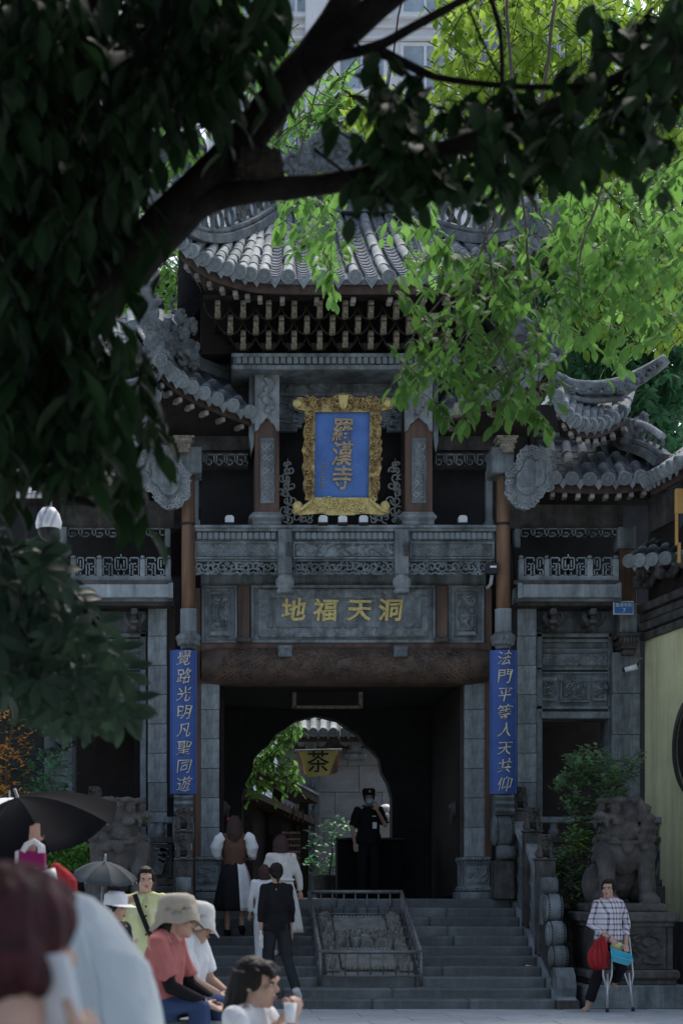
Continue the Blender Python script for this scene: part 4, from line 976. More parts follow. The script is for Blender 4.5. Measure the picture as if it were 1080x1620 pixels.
    B(806, 985, 792, 836, YF+.05, .3, 'loggia_beam', M_DSTONE); B(815, 985, 764, 793, YF+.15, .2, 'upper_beam', M_DWOOD)
    a, b = cols(824, 974, YF-.02); g = G(); fret_bars(g, HANG(7), X(a, YF-.02), X(b, YF-.02), Z(849, YF), Z(837, YF), YF-.03, .05, 28, 3, .017); g.build('hanging_fret', M_STONE, w)
    B(814, 823, 836, 866, YF-.08, .15, 'stub_post', M_STONE, .01); B(812, 817, 866, 955, YF-.02, .12, 'thin_post', M_DWOOD)
    B(978, 1006, 833, 868, YF-.1, .3, 'corner_block', M_STONE, .012); B(980, 1007, 868, 954, YF-.06, .25, 'corner_post', M_COLW, .01)
    B(981, 1008, 954, 1001, YF-.12, .3, 'corner_base', M_STONE, .01)
    g = GS(s); g.mb(977, 1014, 1000, 1008, YF-.22, .5, .02); g.mb(979, 1012, 1008, 1020, YF-.26, .5, .05); g.mb(982, 1009, 1020, 1026, YF-.2, .4, .01); g.mb(985, 1007, 1026, 1036, YF-.17, .4, .02); cpo = g.build('lotus_corbel', M_DSTONE, w)
    g = G(); a, b = cols(980, 1011, YF-.24)
    for k in range(6): g.ell(P(lerp(a, b, (k+.5)/6), 1012, YF-.25), (.028, .03, .05), 8, 6)
    g.build('corbel_petals', M_DSTONE, cpo); tag(cpo.children[-1], kind='stuff')
    # lower roof
    def R(px, py, Y): return P(px, py, Y) if s > 0 else mir(P(px, py, Y))
    ev = [R(868, 755, 22.75), R(910, 757, 22.75), R(960, 758, 22.75), R(1005, 755, 22.75), R(1046, 748, 22.75)]
    tp = [R(861, 704, 23.6), R(899, 705, 23.6), R(942, 706, 23.6), R(985, 706, 23.6), R(1026, 702, 23.6)]
    if s < 0: ev.reverse(); tp.reverse()
    roof('lower_roof', w, ev, tp, 7, 3, sag=.04, rdrop=.19, rf_in=.06, rafters=9, pans=9)
    inn = [R(850, 800, 23.7), R(940, 800, 23.7), R(1035, 800, 23.7)]
    if s < 0: inn.reverse()
    soffit('lower_soffit', w, ev, inn, drop=.12)
    g = GS(s); g.mb(850, 990, 684, 708, 23.62, .15, .01); g.mb(850, 985, 686, 692, 23.58, .2, .01); g.mb(850, 985, 696, 700, 23.6, .2, .005); g.build('roof_wall', M_RIDGE, w)
    # hip ridge of the lower roof with a curled end
    pth = [R(982, 708, 23.5), R(1000, 708, 23.3), R(1025, 716, 22.95), R(1048, 732, 22.7)]
    rd = ridge('lower_hip_ridge', w, pth, h=.36, w=.09, rw=.2, n=10)
    cu = G()
    for k in range(5): cu.tube([R(986+k*1.5, 704-k*5, 23.3), R(996, 690-k*4, 23.3), R(1012, 676-k*2, 23.3), R(1022, 655, 23.25)], [.10, .1, .08, .05], 8)
    for k in range(24): cu.ell(R(988+random.random()*24, 664+random.random()*36, 23.25), (.06, .08, .06), 8, 6)
    remesh('curled_ridge_end', cu, .018, M_RIDGE, w, 1, disp=chisel(.022, 8))
    # carved shield at the corner between the roofs
    sp = [(801, 748), (815, 735), (822, 716), (832, 704), (846, 704), (851, 712), (864, 708), (876, 712), (880, 726), (878, 744), (880, 758), (874, 772), (862, 776), (856, 786), (846, 800), (832, 806), (818, 802), (808, 792), (800, 782)]
    sp2 = [(sd(s, a, 22.7), b) for a, b in sp]; sh = G().pprism(sp2, 22.72, .1).build('carved_shield', M_STONE, w)
    cen = Vector((sd(s, 838, 22.7), 755, 0)); g = G(); nn = 40; ring = []
    for k in range(nn):
        t = k/nn*len(sp2); i = int(t); f = t-i; a = sp2[i]; b = sp2[(i+1) % len(sp2)]; px, py = lerp(a[0], b[0], f), lerp(a[1], b[1], f)
        d = Vector((px, py, 0)) - cen
        for (sc, rr) in ((.93, 4.2), (.76, 3.4)):
            q_ = cen + d*sc; scroll(g, (X(q_.x, 22.7), Z(q_.y, 22.7)), rr*.0086*1.15, 1.1, k*1.3, .017, 22.72, d=1 if k % 2 else -1)
    g.build('cloud_rim', M_SHIELD, sh)
    ip = [(cen.x + (a-cen.x)*.56, cen.y + (b-cen.y)*.56) for a, b in sp2]; G().pprism(ip, 22.695, .03).build('slate_field', M_CARVE, sh)
    for k in range(3): G().pbox(cen.x-14+k*11, cen.x-5+k*11, 742, 770, 22.685, .02, .003).build('field_slab', M_CARVE, sh)
    return w
wing_r = wing(1); wing_l = wing(-1)
# ------------------------------------------------------------------ stone lions
def lion_geo(turn, lod=1.0):
    g = G(); R = Matrix.Rotation(turn, 3, 'Z'); H = lambda x, y, z: R @ Vector((x, y, 0)) + Vector((0, -.06, z))
    def he(p, r, nu=12, nv=8): g.ell(H(*p), r, nu, nv, rot=R)
    for d in (-1, 1):
        g.ell((d*.27, .17, .25), (.2, .3, .27)); g.tube([(d*.25, -.1, .72), (d*.25, -.26, .42), (d*.25, -.30, .08)], [.14, .11, .10], 10)
        g.ell((d*.25, -.37, .075), (.125, .15, .085)); g.ell((d*.3, -.12, .09), (.12, .2, .09))
        for k in range(4): g.ell((d*.25 + (k-1.5)*.058, -.485, .05), (.03, .05, .05), 8, 6)
        for k in range(5): g.ell((d*.335, -.05 + .03*k, .78 - .11*k), (.055, .07, .06), 8, 6)
    g.ell((0, .15, .5), (.3, .33, .45)).ell((0, -.1, .64), (.27, .22, .3)).ell((0, -.06, .9), (.27, .27, .22))
    he((0, .03, 1.07), (.25, .25, .19)); he((0, -.20, 1.055), (.205, .20, .062)); he((0, -.385, 1.085), (.09, .05, .055)); he((0, -.16, .80), (.17, .20, .05)); he((0, -.12, .76), (.14, .13, .05)); he((0, -.30, .82), (.10, .06, .05)); he((0, -.05, .93), (.19, .14, .12))
    for d in (-1, 1):
        he((d*.12, -.235, 1.165), (.075, .062, .07)); he((d*.13, -.20, 1.262), (.125, .085, .042)); he((d*.045, -.23, 1.25), (.045, .07, .04)); he((d*.05, -.43, 1.075), (.034, .03, .03)); he((d*.30, .03, 1.15), (.08, .05, .115)); he((d*.19, -.24, 1.0), (.05, .1, .05)); he((d*.185, -.10, .88), (.04, .08, .12))
        g.tube([H(d*.10, -.35, 1.03), H(d*.105, -.36, .955), H(d*.10, -.35, .92)], [.028, .024, .008], 8); g.tube([H(d*.09, -.33, .82), H(d*.09, -.34, .89)], [.022, .008], 8)
        for k in range(3): he((d*.06*(k-.0), -.37, 1.0), (.02, .016, .022), 8, 6)
    rng = random.Random(5)
    for row, (z, rr, n_) in enumerate(((1.26, .15, 7), (1.17, .25, 11), (1.05, .30, 13), (.93, .315, 14), (.81, .31, 14), (.70, .29, 12))):
        for k in range(n_):
            a = lerp(.5*pi - 1.62, .5*pi + 1.62, (k + .5*(row % 2))/(n_-1)); p = (rr*cos(a), .05 + rr*sin(a), z); he(p, (.068, .068, .06), 10, 8)
            if abs(a - pi/2) < 2.0: he((p[0]*1.17, .05 + (p[1]-.05)*1.17, z + .005), (.03, .03, .03), 8, 6)
    g.tube([Vector((.285*cos(t), -.06 + .285*sin(t), .78 + .03*sin(t))) for t in [2*pi*k/20 for k in range(21)]], .03, 6, caps=False)
    g.ell((0, -.345, .69), (.075, .07, .08)).ell((0, -.36, .63), (.03, .03, .03))
    for k in range(9): g.ell((.04*sin(k*2), .48, .3 + k*.06), (.09, .06, .07), 8, 6)
    return g
lion_small = [remesh('lion_finial', lion_geo(t), .03, M_LION, None, 1) for t in (0, -.5)]
for o in lion_small: o.hide_render = False
lion_small_me = [o.data for o in lion_small]
for o in lion_small: bpy.data.objects.remove(o)
def lion(px, Y, turn, sgn, lab, base_py):
    x = X(px, Y); z = Z(base_py, Y)
    t = empty('stone_lion', lab, 'stone lion', (x, Y, z), group='stone guardian lions')
    g = lion_geo(turn*sgn); g.box(-.46, .46, -.52, .55, -.09, .02, .02)
    remesh('lion_body', g.xf(Matrix.Translation((x, Y, z)) @ Matrix.Diagonal((sgn*.98, .9, 1.02, 1)) if sgn > 0 else Matrix.Translation((x, Y, z)) @ Matrix.Diagonal((.98, .9, 1.02, 1))), .013, M_LION, t, 1, disp=chisel(.003, 12))
    p = empty('lion_pedestal', ('carved dark pedestal under the right stone lion beside the woman on crutches' if sgn > 0 else 'dark pedestal under the left stone lion behind the sitting people'), 'pedestal', (x, Y, 0), group='pedestals of the stone lions')
    zt = z - .085
    G().box(x-.55, x+.55, Y-.6, Y+.6, zt-.12, zt, .02).box(x-.50, x+.50, Y-.55, Y+.55, zt-.18, zt-.12, .01).build('top_slab', M_DSTONE, p)
    G().box(x-.46, x+.46, Y-.5, Y+.5, .48, zt-.18, .01).build('die', M_DSTONE, p)
    for a in (-1, 1): G().box(x+a*.45-.035, x+a*.45+.035, Y-.525, Y-.45, .48, zt-.18, .008).build('corner_strip', M_DSTONE, p)
    G().relief(x-.37, x+.37, .54, zt-.24, Y-.505, carve(3, 2.2, 61, .03), 40, 30).build('carved_relief', M_DSTONE, p)
    cl = G(); cl.prism([(x-.42, zt-.17), (x+.42, zt-.17), (x, zt-.5)], Y-.52, Y-.49); cl.build('draped_cloth_carving', M_DSTONE, p)
    G().box(x-.56, x+.56, Y-.6, Y+.6, .36, .48, .03).box(x-.52, x+.52, Y-.56, Y+.56, .30, .36, .01).build('foot_moulding', M_DSTONE, p)
    G().box(x-.6, x+.62, Y-.66, Y+.66, .003, .30, .02).build('plinth', M_STONE, p)
    return t
lion(983, 20.75, -1.05, 1, 'dark stone lion with open mouth on a pedestal beside the small tree', 1432)
lion(190, 20.75, -1.05, -1, 'dark stone lion facing right above the crowd beside the black umbrella', 1432)

# ------------------------------------------------------------------ balustrades
def post(parent, x, y, z0, z1, w=.115, turn=0, fs=.235):
    q = G().box(x-w, x+w, y-w, y+w, z0, z1, .012).build('post', M_DSTONE, parent)
    G().box(x-w*.72, x+w*.72, y-w-.008, y-w+.02, z0+.25, z1-.12, .004).build('post_panel', M_DSTONE, q)
    G().box(x-w*1.12, x+w*1.12, y-w*1.12, y+w*1.12, z1, z1+.03, .008).build('post_cap', M_DSTONE, q)
    o = put('lion_finial', lion_small_me[turn], q, (x, y, z1 + .03)); o.scale = (fs*1.12, fs, fs*1.0); return q
def drum(parent, c, r, w, m=M_STONE, name='drum_stone'):
    q = G().lathe([(0, -w), (r*.86, -w), (r*.94, -w*.9), (r, -w*.6), (r*1.02, 0), (r, w*.6), (r*.94, w*.9), (r*.86, w), (0, w)], c, 28, axis='x').build(name, m, parent)
    g = G(); n = int(2*pi*r/.036)
    for a in (-.72, .72):
        for k in range(n): t = 2*pi*k/n; g.ell((c[0]+a*w, c[1]+r*cos(t), c[2]+r*sin(t)), (.011, .011, .011), 6, 4)
    o = g.build('drum_studs', M_BLACKM, q); tag(o, kind='stuff')
    g = G(); g.lathe([(0, -w-.015), (r*.45, -w-.012), (r*.62, -w)], c, 20, axis='x'); g.lathe([(r*.62, w), (r*.45, w+.012), (0, w+.015)], c, 20, axis='x'); g.build('drum_rosette', M_CARVE, q)
    return q
def stair_rail(s):
    x = 4.55 if s > 0 else -.08
    b = empty('stair_balustrade', ('carved stone balustrade with three lion posts down the right side of the stairs' if s > 0 else 'stone balustrade with lion posts down the left side of the stairs'), 'balustrade', (x, YS, 0), group='stair balustrades')
    zz = lambda y: (y - YS)/TR*.121                     # nosing line
    y0, y1 = YS-.12, YP+.1; sl = .121/TR
    G().xprism([(y0, .004), (y1, .004), (y1, zz(y1)+.13), (y0+.25, zz(y0+.25)+.13), (y0, .12)], x-.115, x+.115).build('stringer', M_BLOCK if s > 0 else M_STONE, b)
    py = (23.05, 22.18, 21.38); pz = (2.55, 2.22, 1.83)
    for k, (y, z) in enumerate(zip(py, pz)): post(b, x, y, zz(y)+.1 if y < YP else PZ, z)
    for k in range(2):
        ya, yb = py[k+1]+.1, py[k]-.1; za, zb = pz[k+1]-.02, pz[k]-.14
        G().xprism([(ya, za-.2), (yb, zb-.1), (yb, zb), (ya, za-.10)], x-.11, x+.11).build('hand_rail', M_SHIELD, b)
        G().xprism([(ya, zz(ya)+.12), (yb, zz(yb)+.12), (yb, zb-.1), (ya, za-.2)], x-.05, x+.05).build('rail_panel', M_STONE, b)
        g = G()
        for i in range(7):
            t = (i+.5)/7; yy = lerp(ya, yb, t); zl, zh = zz(yy)+.2, lerp(za, zb, t)-.22
            for j in range(4):
                c = (yy, lerp(zl, zh, j/3)); rr = .045
                g.tube([(x-.055, c[0] + rr*cos(a)*(1-.08*m), c[1] + rr*sin(a)*(1-.08*m)) for m, a in enumerate([.9*m_ + i for m_ in range(9)])], .011, 4)
        o = g.build('panel_scrolls', M_STONE, b); tag(o, kind='stuff')
    # descending drums at the foot
    g = G().lathe([(0, -.1), (.11, -.1), (.12, 0), (.11, .1), (0, .1)], (x, 21.16, 1.50), 20, axis='x').box(x-.1, x+.1, 21.1, 21.3, 1.0, 1.5, .02).build('drum_crest', M_STONE, b)
    for (y, z, r) in ((20.98, 1.22, .18), (20.80, .90, .165), (20.66, .62, .14)): drum(b, (x + .01*s, y, z), r, .105)
    G().xprism([(20.30, .10), (20.22, .14), (20.18, .26), (20.22, .40), (20.34, .50), (20.46, .50), (20.56, .40), (20.56, .12), (20.5, .10)], x-.105, x+.125).build('foot_scroll', M_STONE, b)
    G().box(x-.12, x+.14, 20.06, 20.7, .004, .12, .01).build('foot_block', M_DSTONE, b)
    G().xprism([(20.5, .1), (21.3, .1), (21.3, 1.3), (21.1, 1.3)], x-.07, x+.07).build('drum_backing', M_DSTONE, b)
stair_rail(1); stair_rail(-1)
def terrace_rail(s):
    y = 23.08; x0 = 4.70 if s > 0 else -.22; x1 = X(1072, 22.9) if s > 0 else X(150, 23.08)
    b = empty('terrace_balustrade', ('dark fretted stone balustrade on the terrace behind the right lion' if s > 0 else 'stone balustrade on the terrace behind the left lion'), 'balustrade', ((x0+x1)/2, y, PZ), group='terrace balustrades')
    post(b, x1, y - .1, PZ-.4, Z(1284, y), .115, 1)
    a, c = min(x0, x1), max(x0, x1)
    G().box(a, c, y-.09, y+.09, Z(1303, y), Z(1293, y), .015).build('top_rail', M_BLOCK if s > 0 else M_STONE, b)
    G().box(a, c, y-.06, y+.06, Z(1334, y), Z(1325, y), .01).build('mid_rail', M_DSTONE, b)
    G().box(a, c, y-.1, y+.1, Z(1402, y), Z(1392, y), .01).build('foot_rail', M_DSTONE, b)
    for k in range(3):
        xx = lerp(a, c, (k+.5)/3); G().lathe([(.03, Z(1326, y)), (.07, Z(1321, y)), (.08, Z(1315, y)), (.05, Z(1309, y)), (.07, Z(1303, y))], (xx, y, 0), 12).build('vase_baluster', M_STONE, b)
    for k in range(3):
        p, q = lerp(a, c, k/3)+.03, lerp(a, c, (k+1)/3)-.03; g = G(); z0, z1 = Z(1390, y), Z(1336, y)
        g.box(p, q, y-.015, y+.03, z0, z1)
        pan = g.build('rail_panel', M_DSTONE, b); g = G()
        for i in range(6):
            t = i/5; g.bar((lerp(p+.05, q-.15, t), y-.03, z0+.05), (lerp(p+.15, q-.05, t), y-.03, z1-.05), .025, .03, up=(0, 1, 0))
            if i < 5: g.bar((lerp(p+.06, q-.1, t), y-.03, z1-.05-.08*(i % 3)), (lerp(p+.2, q-.02, t), y-.03, z1-.1-.08*(i % 3)), .025, .03, up=(0, 1, 0))
        g.build('fret_lattice', M_STONE, pan)
    G().box(a-.0, c+.2, y-.2, y+.25, PZ-.14, Z(1402, y)-.002, .02).build('base_course', M_DSTONE, b)
terrace_rail(1); terrace_rail(-1)
# drum stones that clasp the feet of the columns (parts of the gate)
for px in (798, 290):
    Y = 22.86; x = X(px, Y); kk = Y/F
    q = G().box(x-.14, x+.14, Y-.02, Y+.3, PZ, Z(1362, Y), .015).build('column_plinth', M_DSTONE, gate)
    g = G()
    for j, (t, u) in enumerate(((1257, 1267), (1267, 1278), (1278, 1290))):
        g.xprism([(Y+.25, Z(u, Y)), (Y+.02-.02*j, Z(u, Y)), (Y-.03-.02*j, Z((t+u)/2, Y)), (Y+.02-.02*j, Z(t, Y)), (Y+.25, Z(t, Y))], x-.13, x+.13)
    g.build('ribbed_cushion', M_STONE, q)
    drum(q.parent, (x, Y+.16, Z(1313, Y)), .225, .135)
    G().lathe([(0, -.12), (.09, -.12), (.1, 0), (.09, .12), (0, .12)], (x+.01, Y-.02, Z(1349, Y)), 16, axis='x').build('roller', M_STONE, q)

# ------------------------------------------------------------------ carved ramp stone and its railing
xr = 2.26; ya, yb = 20.86, 22.52; za, zb = .40, 1.10
rs = empty('ramp_stone', 'carved dragon ramp stone lying on the middle of the stairs inside a railing', 'carved slab', (xr, (ya+yb)/2, 0))
u_ = Vector((0, yb-ya, zb-za)); Ls = u_.length; u_.normalize(); nrm = Vector((0, -u_.z, u_.y))
RM = Matrix(((1, 0, 0, xr), (0, u_.y, nrm.y, ya), (0, u_.z, nrm.z, za), (0, 0, 0, 1)))
def ramp_relief(x0, x1, v0, v1, h, f, nx, nz):
    g = G(); vs = []; fs = []
    for j in range(nz+1):
        for i in range(nx+1):
            e = 0 if (i in (0, nx) or j in (0, nz)) else f(i/nx, j/nz); vs.append((lerp(x0, x1, i/nx), lerp(v0, v1, j/nz), h + e))
    for j in range(nz):
        for i in range(nx): a = j*(nx+1)+i; fs.append((a, a+1, a+nx+2, a+nx+1))
    return g.add(vs, fs, True).xf(RM)
w = .545
G().box(-w, w, 0, Ls, -.32, -.01, .01).xf(RM).build('slab', M_RAMP, rs)
G().box(xr-w-.0, xr+w, ya-.06, ya+.16, .245, .40, .01).build('slab_foot', M_RAMP, rs)
for (a, b) in ((-w, -w+.17), (w-.17, w)): ramp_relief(a, b, .06, Ls-.02, .012, carve(1.6, 12, 3 + int(a*10), .05, 'cloud'), 16, 90).build('border_carving', M_RAMP, rs)
ramp_relief(-w+.17, w-.17, Ls*.42, Ls*.62, -.02, carve(5, 2.2, 15, .09), 60, 34).build('dragon_carving', M_RAMP, rs)
for (v0, v1) in ((.08, Ls*.40), (Ls*.64, Ls-.05)):
    g = G().box(-w+.20, w-.20, v0+.06, v1-.06, 0, .03, .01).xf(RM); g.build('plain_cartouche', M_RAMP, rs)
    g = G()
    for k in range(13): t = (k+.5)/13; g.ell((lerp(-w+.22, w-.22, t), v0+.04, .02), (.03, .04, .03), 8, 6).ell((lerp(-w+.22, w-.22, t), v1-.04, .02), (.03, .04, .03), 8, 6)
    o = g.xf(RM).build('beaded_edge', M_RAMP, rs); tag(o, kind='stuff')
rl = empty('ramp_railing', 'low iron railing fenced around the carved ramp stone on the stairs', 'railing', (xr, 21.6, 0))
xl, xR = 1.62, 2.87; A, Bp, C_, D = Vector((xl, 20.72, .68)), Vector((xR, 20.72, .68)), Vector((xR, 22.62, 1.43)), Vector((xl, 22.62, 1.43))
for a, b in ((A, Bp), (Bp, C_), (C_, D), (D, A)): G().tube([a, b], .026, 8).build('top_bar', M_IRON, rl)
for p, zb_ in ((A, .19), (Bp, .19), (C_, .97), (D, .97)): G().tube([p, Vector((p.x, p.y, zb_ + .06))], .024, 8).box(p.x-.04, p.x+.04, p.y-.04, p.y+.04, zb_-.0, zb_+.06).build('railing_post', M_IRON, rl)
lowd = .30
for a, b in ((A, Bp), (Bp, C_), (C_, D), (D, A)): G().tube([a - Vector((0, 0, lowd)), b - Vector((0, 0, lowd))], .014, 6).build('lower_bar', M_IRON, rl)
bal_m = mesh_of(G().tube([(0, 0, 0), (0, 0, -lowd)], .011, 6), 'railing_bar', M_IRON)
for a, b, n in ((A, Bp, 7), (Bp, C_, 8), (D, C_, 7), (A, D, 8)):
    for k in range(n): put('railing_bar', bal_m, rl, a.lerp(b, (k+1)/(n+1)))

# ------------------------------------------------------------------ yellow wall on the right
A_, B_ = Vector((6.42, 23.55, 0)), Vector((7.05, 19.2, 0)); dv = (B_-A_); Ly = dv.length; dv.normalize(); nv = Vector((-dv.y, dv.x, 0))   # nv points behind the wall
if nv.x < 0: nv = -nv
YM = Matrix(((dv.x, nv.x, 0, A_.x), (dv.y, nv.y, 0, A_.y), (0, 0, 1, 0), (0, 0, 0, 1)))
yw = empty('yellow_wall', 'yellow plastered wall with a round dark window and grey tiled coping at the right edge', 'wall', (6.42, 23.55, 0))
zt = Z(1012, 23.4)
G().box(0, Ly, 0, .3, PZ-.3, zt).xf(YM).build('plaster', M_YEL, yw)
G().box(-.02, Ly, -.05, .3, .01, PZ-.3).xf(YM).build('wall_foot', M_DSTONE, yw)
for k, (h, d) in enumerate(((.10, .05), (.12, .09), (.16, .06), (.1, .11))):
    G().box(-.03-d*.3, Ly, -d, .3, zt + .0 + k*.13, zt + k*.13 + .11, .01).xf(YM).build('wall_moulding', M_DSTONE, yw)
G().box(0, Ly, .05, .3, zt+.5, zt+1.5).xf(YM).build('bracket_band', M_DWOOD, yw)
for k in range(6):
    g = G(); u = .3 + k*.75
    g.tube([(u, .05, zt+.95), (u, -.12, zt+.72), (u, -.25, zt+.75), (u, -.26, zt+.85)], [.06, .06, .05, .05], 6).ell((u, -.24, zt+.75), .08).box(u-.1, u+.1, -.1, .06, zt+.9, zt+1.02)
    for d in (-1, 1): g.tube([(u, -.05, zt+.72), (u+d*.16, -.07, zt+.8), (u+d*.24, -.07, zt+.95)], .045, 6)
    g.xf(YM).build('wall_bracket', M_DSTONE, yw)
wv_ = lambda u, n, z: YM @ Vector((u, n, z))
roof('coping_roof', yw, [P(993, 888, 22.9), P(1045, 884, 22.6), P(1110, 878, 22.3)], [P(1030, 860, 23.4), P(1082, 850, 23.15), P(1150, 838, 22.9)], 6, 2, sag=.02, rdrop=.12, rafters=False, fascia=True, pans=8)
cw = (1.35 - .35, Z(1180, 22.6))
g = G(); g.lathe([(.62, -.06), (.70, -.06), (.70, .02), (.62, .02)], (1.72, 0, Z(1182, 22.2)), 40, axis='y'); g.xf(YM).build('round_window_frame', M_DSTONE, yw)
G().lathe([(0, -.012), (.63, -.012)], (1.72, 0, Z(1182, 22.2)), 40, axis='y').xf(YM).build('round_window', M_DWOOD, yw)
# upper side roof at the far right, nearer than the side gate
G().box(.1, Ly, .0, .5, zt+1.5, zt+2.3).xf(YM).build('upper_wall', M_DSTONE, yw)
roof('upper_side_roof', yw, [wv_(Ly, -.5, Z(770, 22.5)), wv_(Ly*.5, -.5, Z(770, 22.5)), wv_(1.25, -.5, Z(768, 22.5))], [wv_(Ly, .5, Z(690, 22.9)), wv_(Ly*.5, .5, Z(690, 22.9)), wv_(1.25, .5, Z(690, 22.9))], 14, 3, sag=.03, rafters=False, pans=8)
ridge('upper_side_ridge', yw, [wv_(Ly, .5, Z(690, 22.9)), wv_(Ly*.5, .5, Z(690, 22.9)), wv_(1.25, .5, Z(692, 22.9))], h=.3, rings=False, topm=M_PLAST)
# orange lantern frame at the right edge
of = empty('hanging_sign', 'orange framed sign hanging under the eave at the right edge', 'sign', P(1075, 870, 21.5))
G().pbox(1069, 1095, 772, 812, 21.5, .08, .01).build('sign_panel', M_ORG, of); G().pbox(1069, 1073, 812, 862, 21.5, .06, .006).pbox(1073, 1077, 858, 890, 21.5, .06, .006).build('sign_frame', M_ORG, of)
G().pprism([(1074, 812), (1090, 812), (1074, 838)], 21.52, .03).build('grey_fabric', M_UMBG, of)

# ------------------------------------------------------------------ fittings
for (px, Y, lab) in ((363, 23.2, 'small floodlight on the balcony left of the left post'), (511, 23.0, 'leftmost of three floodlights below the plaque'), (542, 23.0, 'middle one of three floodlights below the plaque'), (575, 23.0, 'rightmost of three floodlights below the plaque'), (732, 23.2, 'small floodlight on the balcony right of the right post')):
    t = empty('floodlight', lab, 'floodlight', P(px, 831, Y), group='floodlights standing on the balcony')
    G().pprism([(px-7, 826), (px-7, 818), (px-4, 815), (px+4, 815), (px+7, 818), (px+7, 826)], Y, .12).build('lamp_head', M_LSTEEL, t)
    G().pbox(px-8, px+8, 826, 829, Y-.02, .15, .004).pbox(px-7, px+7, 829, 832, Y, .12).build('lamp_base', M_BLACKM, t)
t = empty('wall_floodlight', 'black square floodlight under the right end of the balcony', 'floodlight', P(775, 900, 22.9))
G().pbox(769, 788, 890, 908, 22.85, .1, .01).build('lamp_head', M_BLACKM, t); G().pbox(775, 785, 895, 898, 22.84, .012).build('reflector', M_WHITE, t)
G().tube([P(778, 910, 22.9), P(776, 924, 22.95), P(770, 931, 23.0)], .025, 6).build('mounting_arm', M_PLAST, t)
def dome_camera(px, py, Y):
    t = empty('dome_camera', 'white dome security camera hanging among the dark leaves at left', 'camera', P(px, py, Y)); k = Y/F; c = P(px, py, Y)
    G().lathe([(0, 30*k), (10*k, 29*k), (17*k, 20*k), (21*k, 6*k), (20*k, -2*k), (18*k, -4*k), (0, -4*k)], c, 24).build('housing', M_WHITE, t)
    G().lathe([(17.5*k, -3*k), (17*k, -10*k), (13*k, -18*k), (6*k, -23*k), (0, -24*k)], c, 24).build('lens_dome', M_BLACKM, t)
    G().tube([c + Vector((0, 0, 28*k)), c + Vector((0, .1, 55*k)), c + Vector((-60*k, .2, 60*k)), c + Vector((-400*k, .2, 60*k))], .028, 8).build('bracket_pipe', M_LSTEEL, t)
dome_camera(77, 833, 13.0)
def bullet(px, py, Y, lab, d, par_y=None):
    t = empty('bullet_camera', lab, 'camera', P(px, py, Y), group='bullet security cameras'); c = P(px, py, Y)
    G().tube([c, c + Vector((.16*d, -.05, .04))], [.035, .04], 12).build('housing', M_WHITE, t); G().tube([c + Vector((-.0, .0, -.0)), c + Vector((-.03*d, .01, -.008))], [.03, .03], 12).build('lens', M_BLACKM, t)
    G().tube([c + Vector((.16*d, -.05, .04)), c + Vector((.22*d, .1, .12)), c + Vector((.3*d, .25, .2))], .012, 6).build('cable', M_WIRE, t)
bullet(988, 1060, 23.3, 'small white camera on the grey pillar beside the yellow wall', 1)
sg = empty('street_sign', 'small blue house number sign with white lettering on the right side gate', 'sign', P(986, 962, 23.2))
G().pbox(970, 1002, 951, 972, 23.25, .03, .006).build('sign_plate', M_WHITE, sg); G().pbox(971.5, 1000.5, 952.5, 970.5, 23.24, .012).build('sign_face', M_SIGNB, sg)
text_obj('7', .085, M_WHITE, 'sign_number', sg, .002, P(987, 966, 23.237), bev=0); text_obj('羅漢寺街', .058, M_WHITE, 'sign_lettering', sg, .002, P(986, 957.5, 23.237), bev=0)
cb = G()
cb.tube([P(808, 862, 23.3), P(809, 920, 23.3), P(807, 960, 23.32), P(809, 1120, 23.35), P(808, 1262, 23.4)], .014, 5); cbo = cb.build('cable', M_WIRE); tag(cbo, 'thin dark cable running down the wall beside the right couplet board', 'cable')
# ------------------------------------------------------------------ courtyard seen through the arch
cw_ = empty('courtyard_wall', 'pale grey block wall with bracketed eave seen through the arch', 'wall', P(560, 1425, 34))
zt_ = Z(1170, 34); x0, x1 = X(440, 34), X(720, 34)
G().box(x0, x1, 34.06, 34.4, PZ, zt_).build('wall_core', M_DSTONE, cw_)
course_wall('courtyard_wall', x0, x1, 34.0, PZ, zt_, M_COURT, cw_, bh=.55, bw=.85, depth=.08)
for px in (492, 562): 
    g = G(); c = P(px, 1180, 33.7); g.ell(c + Vector((-.18, 0, .12)), (.14, .12, .14)).ell(c + Vector((.18, 0, .12)), (.14, .12, .14)).box(c.x-.1, c.x+.1, 33.6, 34, c.z-.1, c.z+.2, .02).box(c.x-.22, c.x+.22, 33.6, 34, c.z-.28, c.z-.16, .03).box(c.x-.16, c.x+.16, 33.65, 34, c.z-.16, c.z-.08, .02)
    g.build('wall_bracket', M_SHIELD, cw_)
G().pbox(440, 720, 1166, 1184, 33.9, .3, .02).build('wall_frieze', M_DSTONE, cw_)
G().pbox(478, 506, 1225, 1425, 33.85, .25, .02).build('wall_pier', M_STONE, cw_); G().prelief(488, 500, 1240, 1380, 33.84, carve(1.4, 9, 3, .04), 14, 60, .01).build('pier_carving', M_CARVE, cw_)
roof('wall_coping', cw_, [P(430, 1158, 33.3), P(580, 1158, 33.3), P(730, 1158, 33.3)], [P(430, 1120, 34.1), P(580, 1120, 34.1), P(730, 1120, 34.1)], 22, 2, sag=.02, rafters=False, pans=5)
th = empty('timber_house', 'dark timber house with lattice windows and sloping eave seen through the arch', 'house', P(420, 1425, 32))
def tline(a, b, Y0, Y1, w, h): return G().bar(P(*a, Y0), P(*b, Y1), w, h)
tline((380, 1208), (486, 1266), 30.5, 33, .5, .16).build('upper_eave', M_FASC, th); tline((378, 1252), (486, 1302), 30.5, 33, .4, .12).build('lower_eave', M_FASC, th)
tline((380, 1202), (486, 1258), 30.4, 32.9, .5, .05).build('eave_tiles', M_TILE, th)
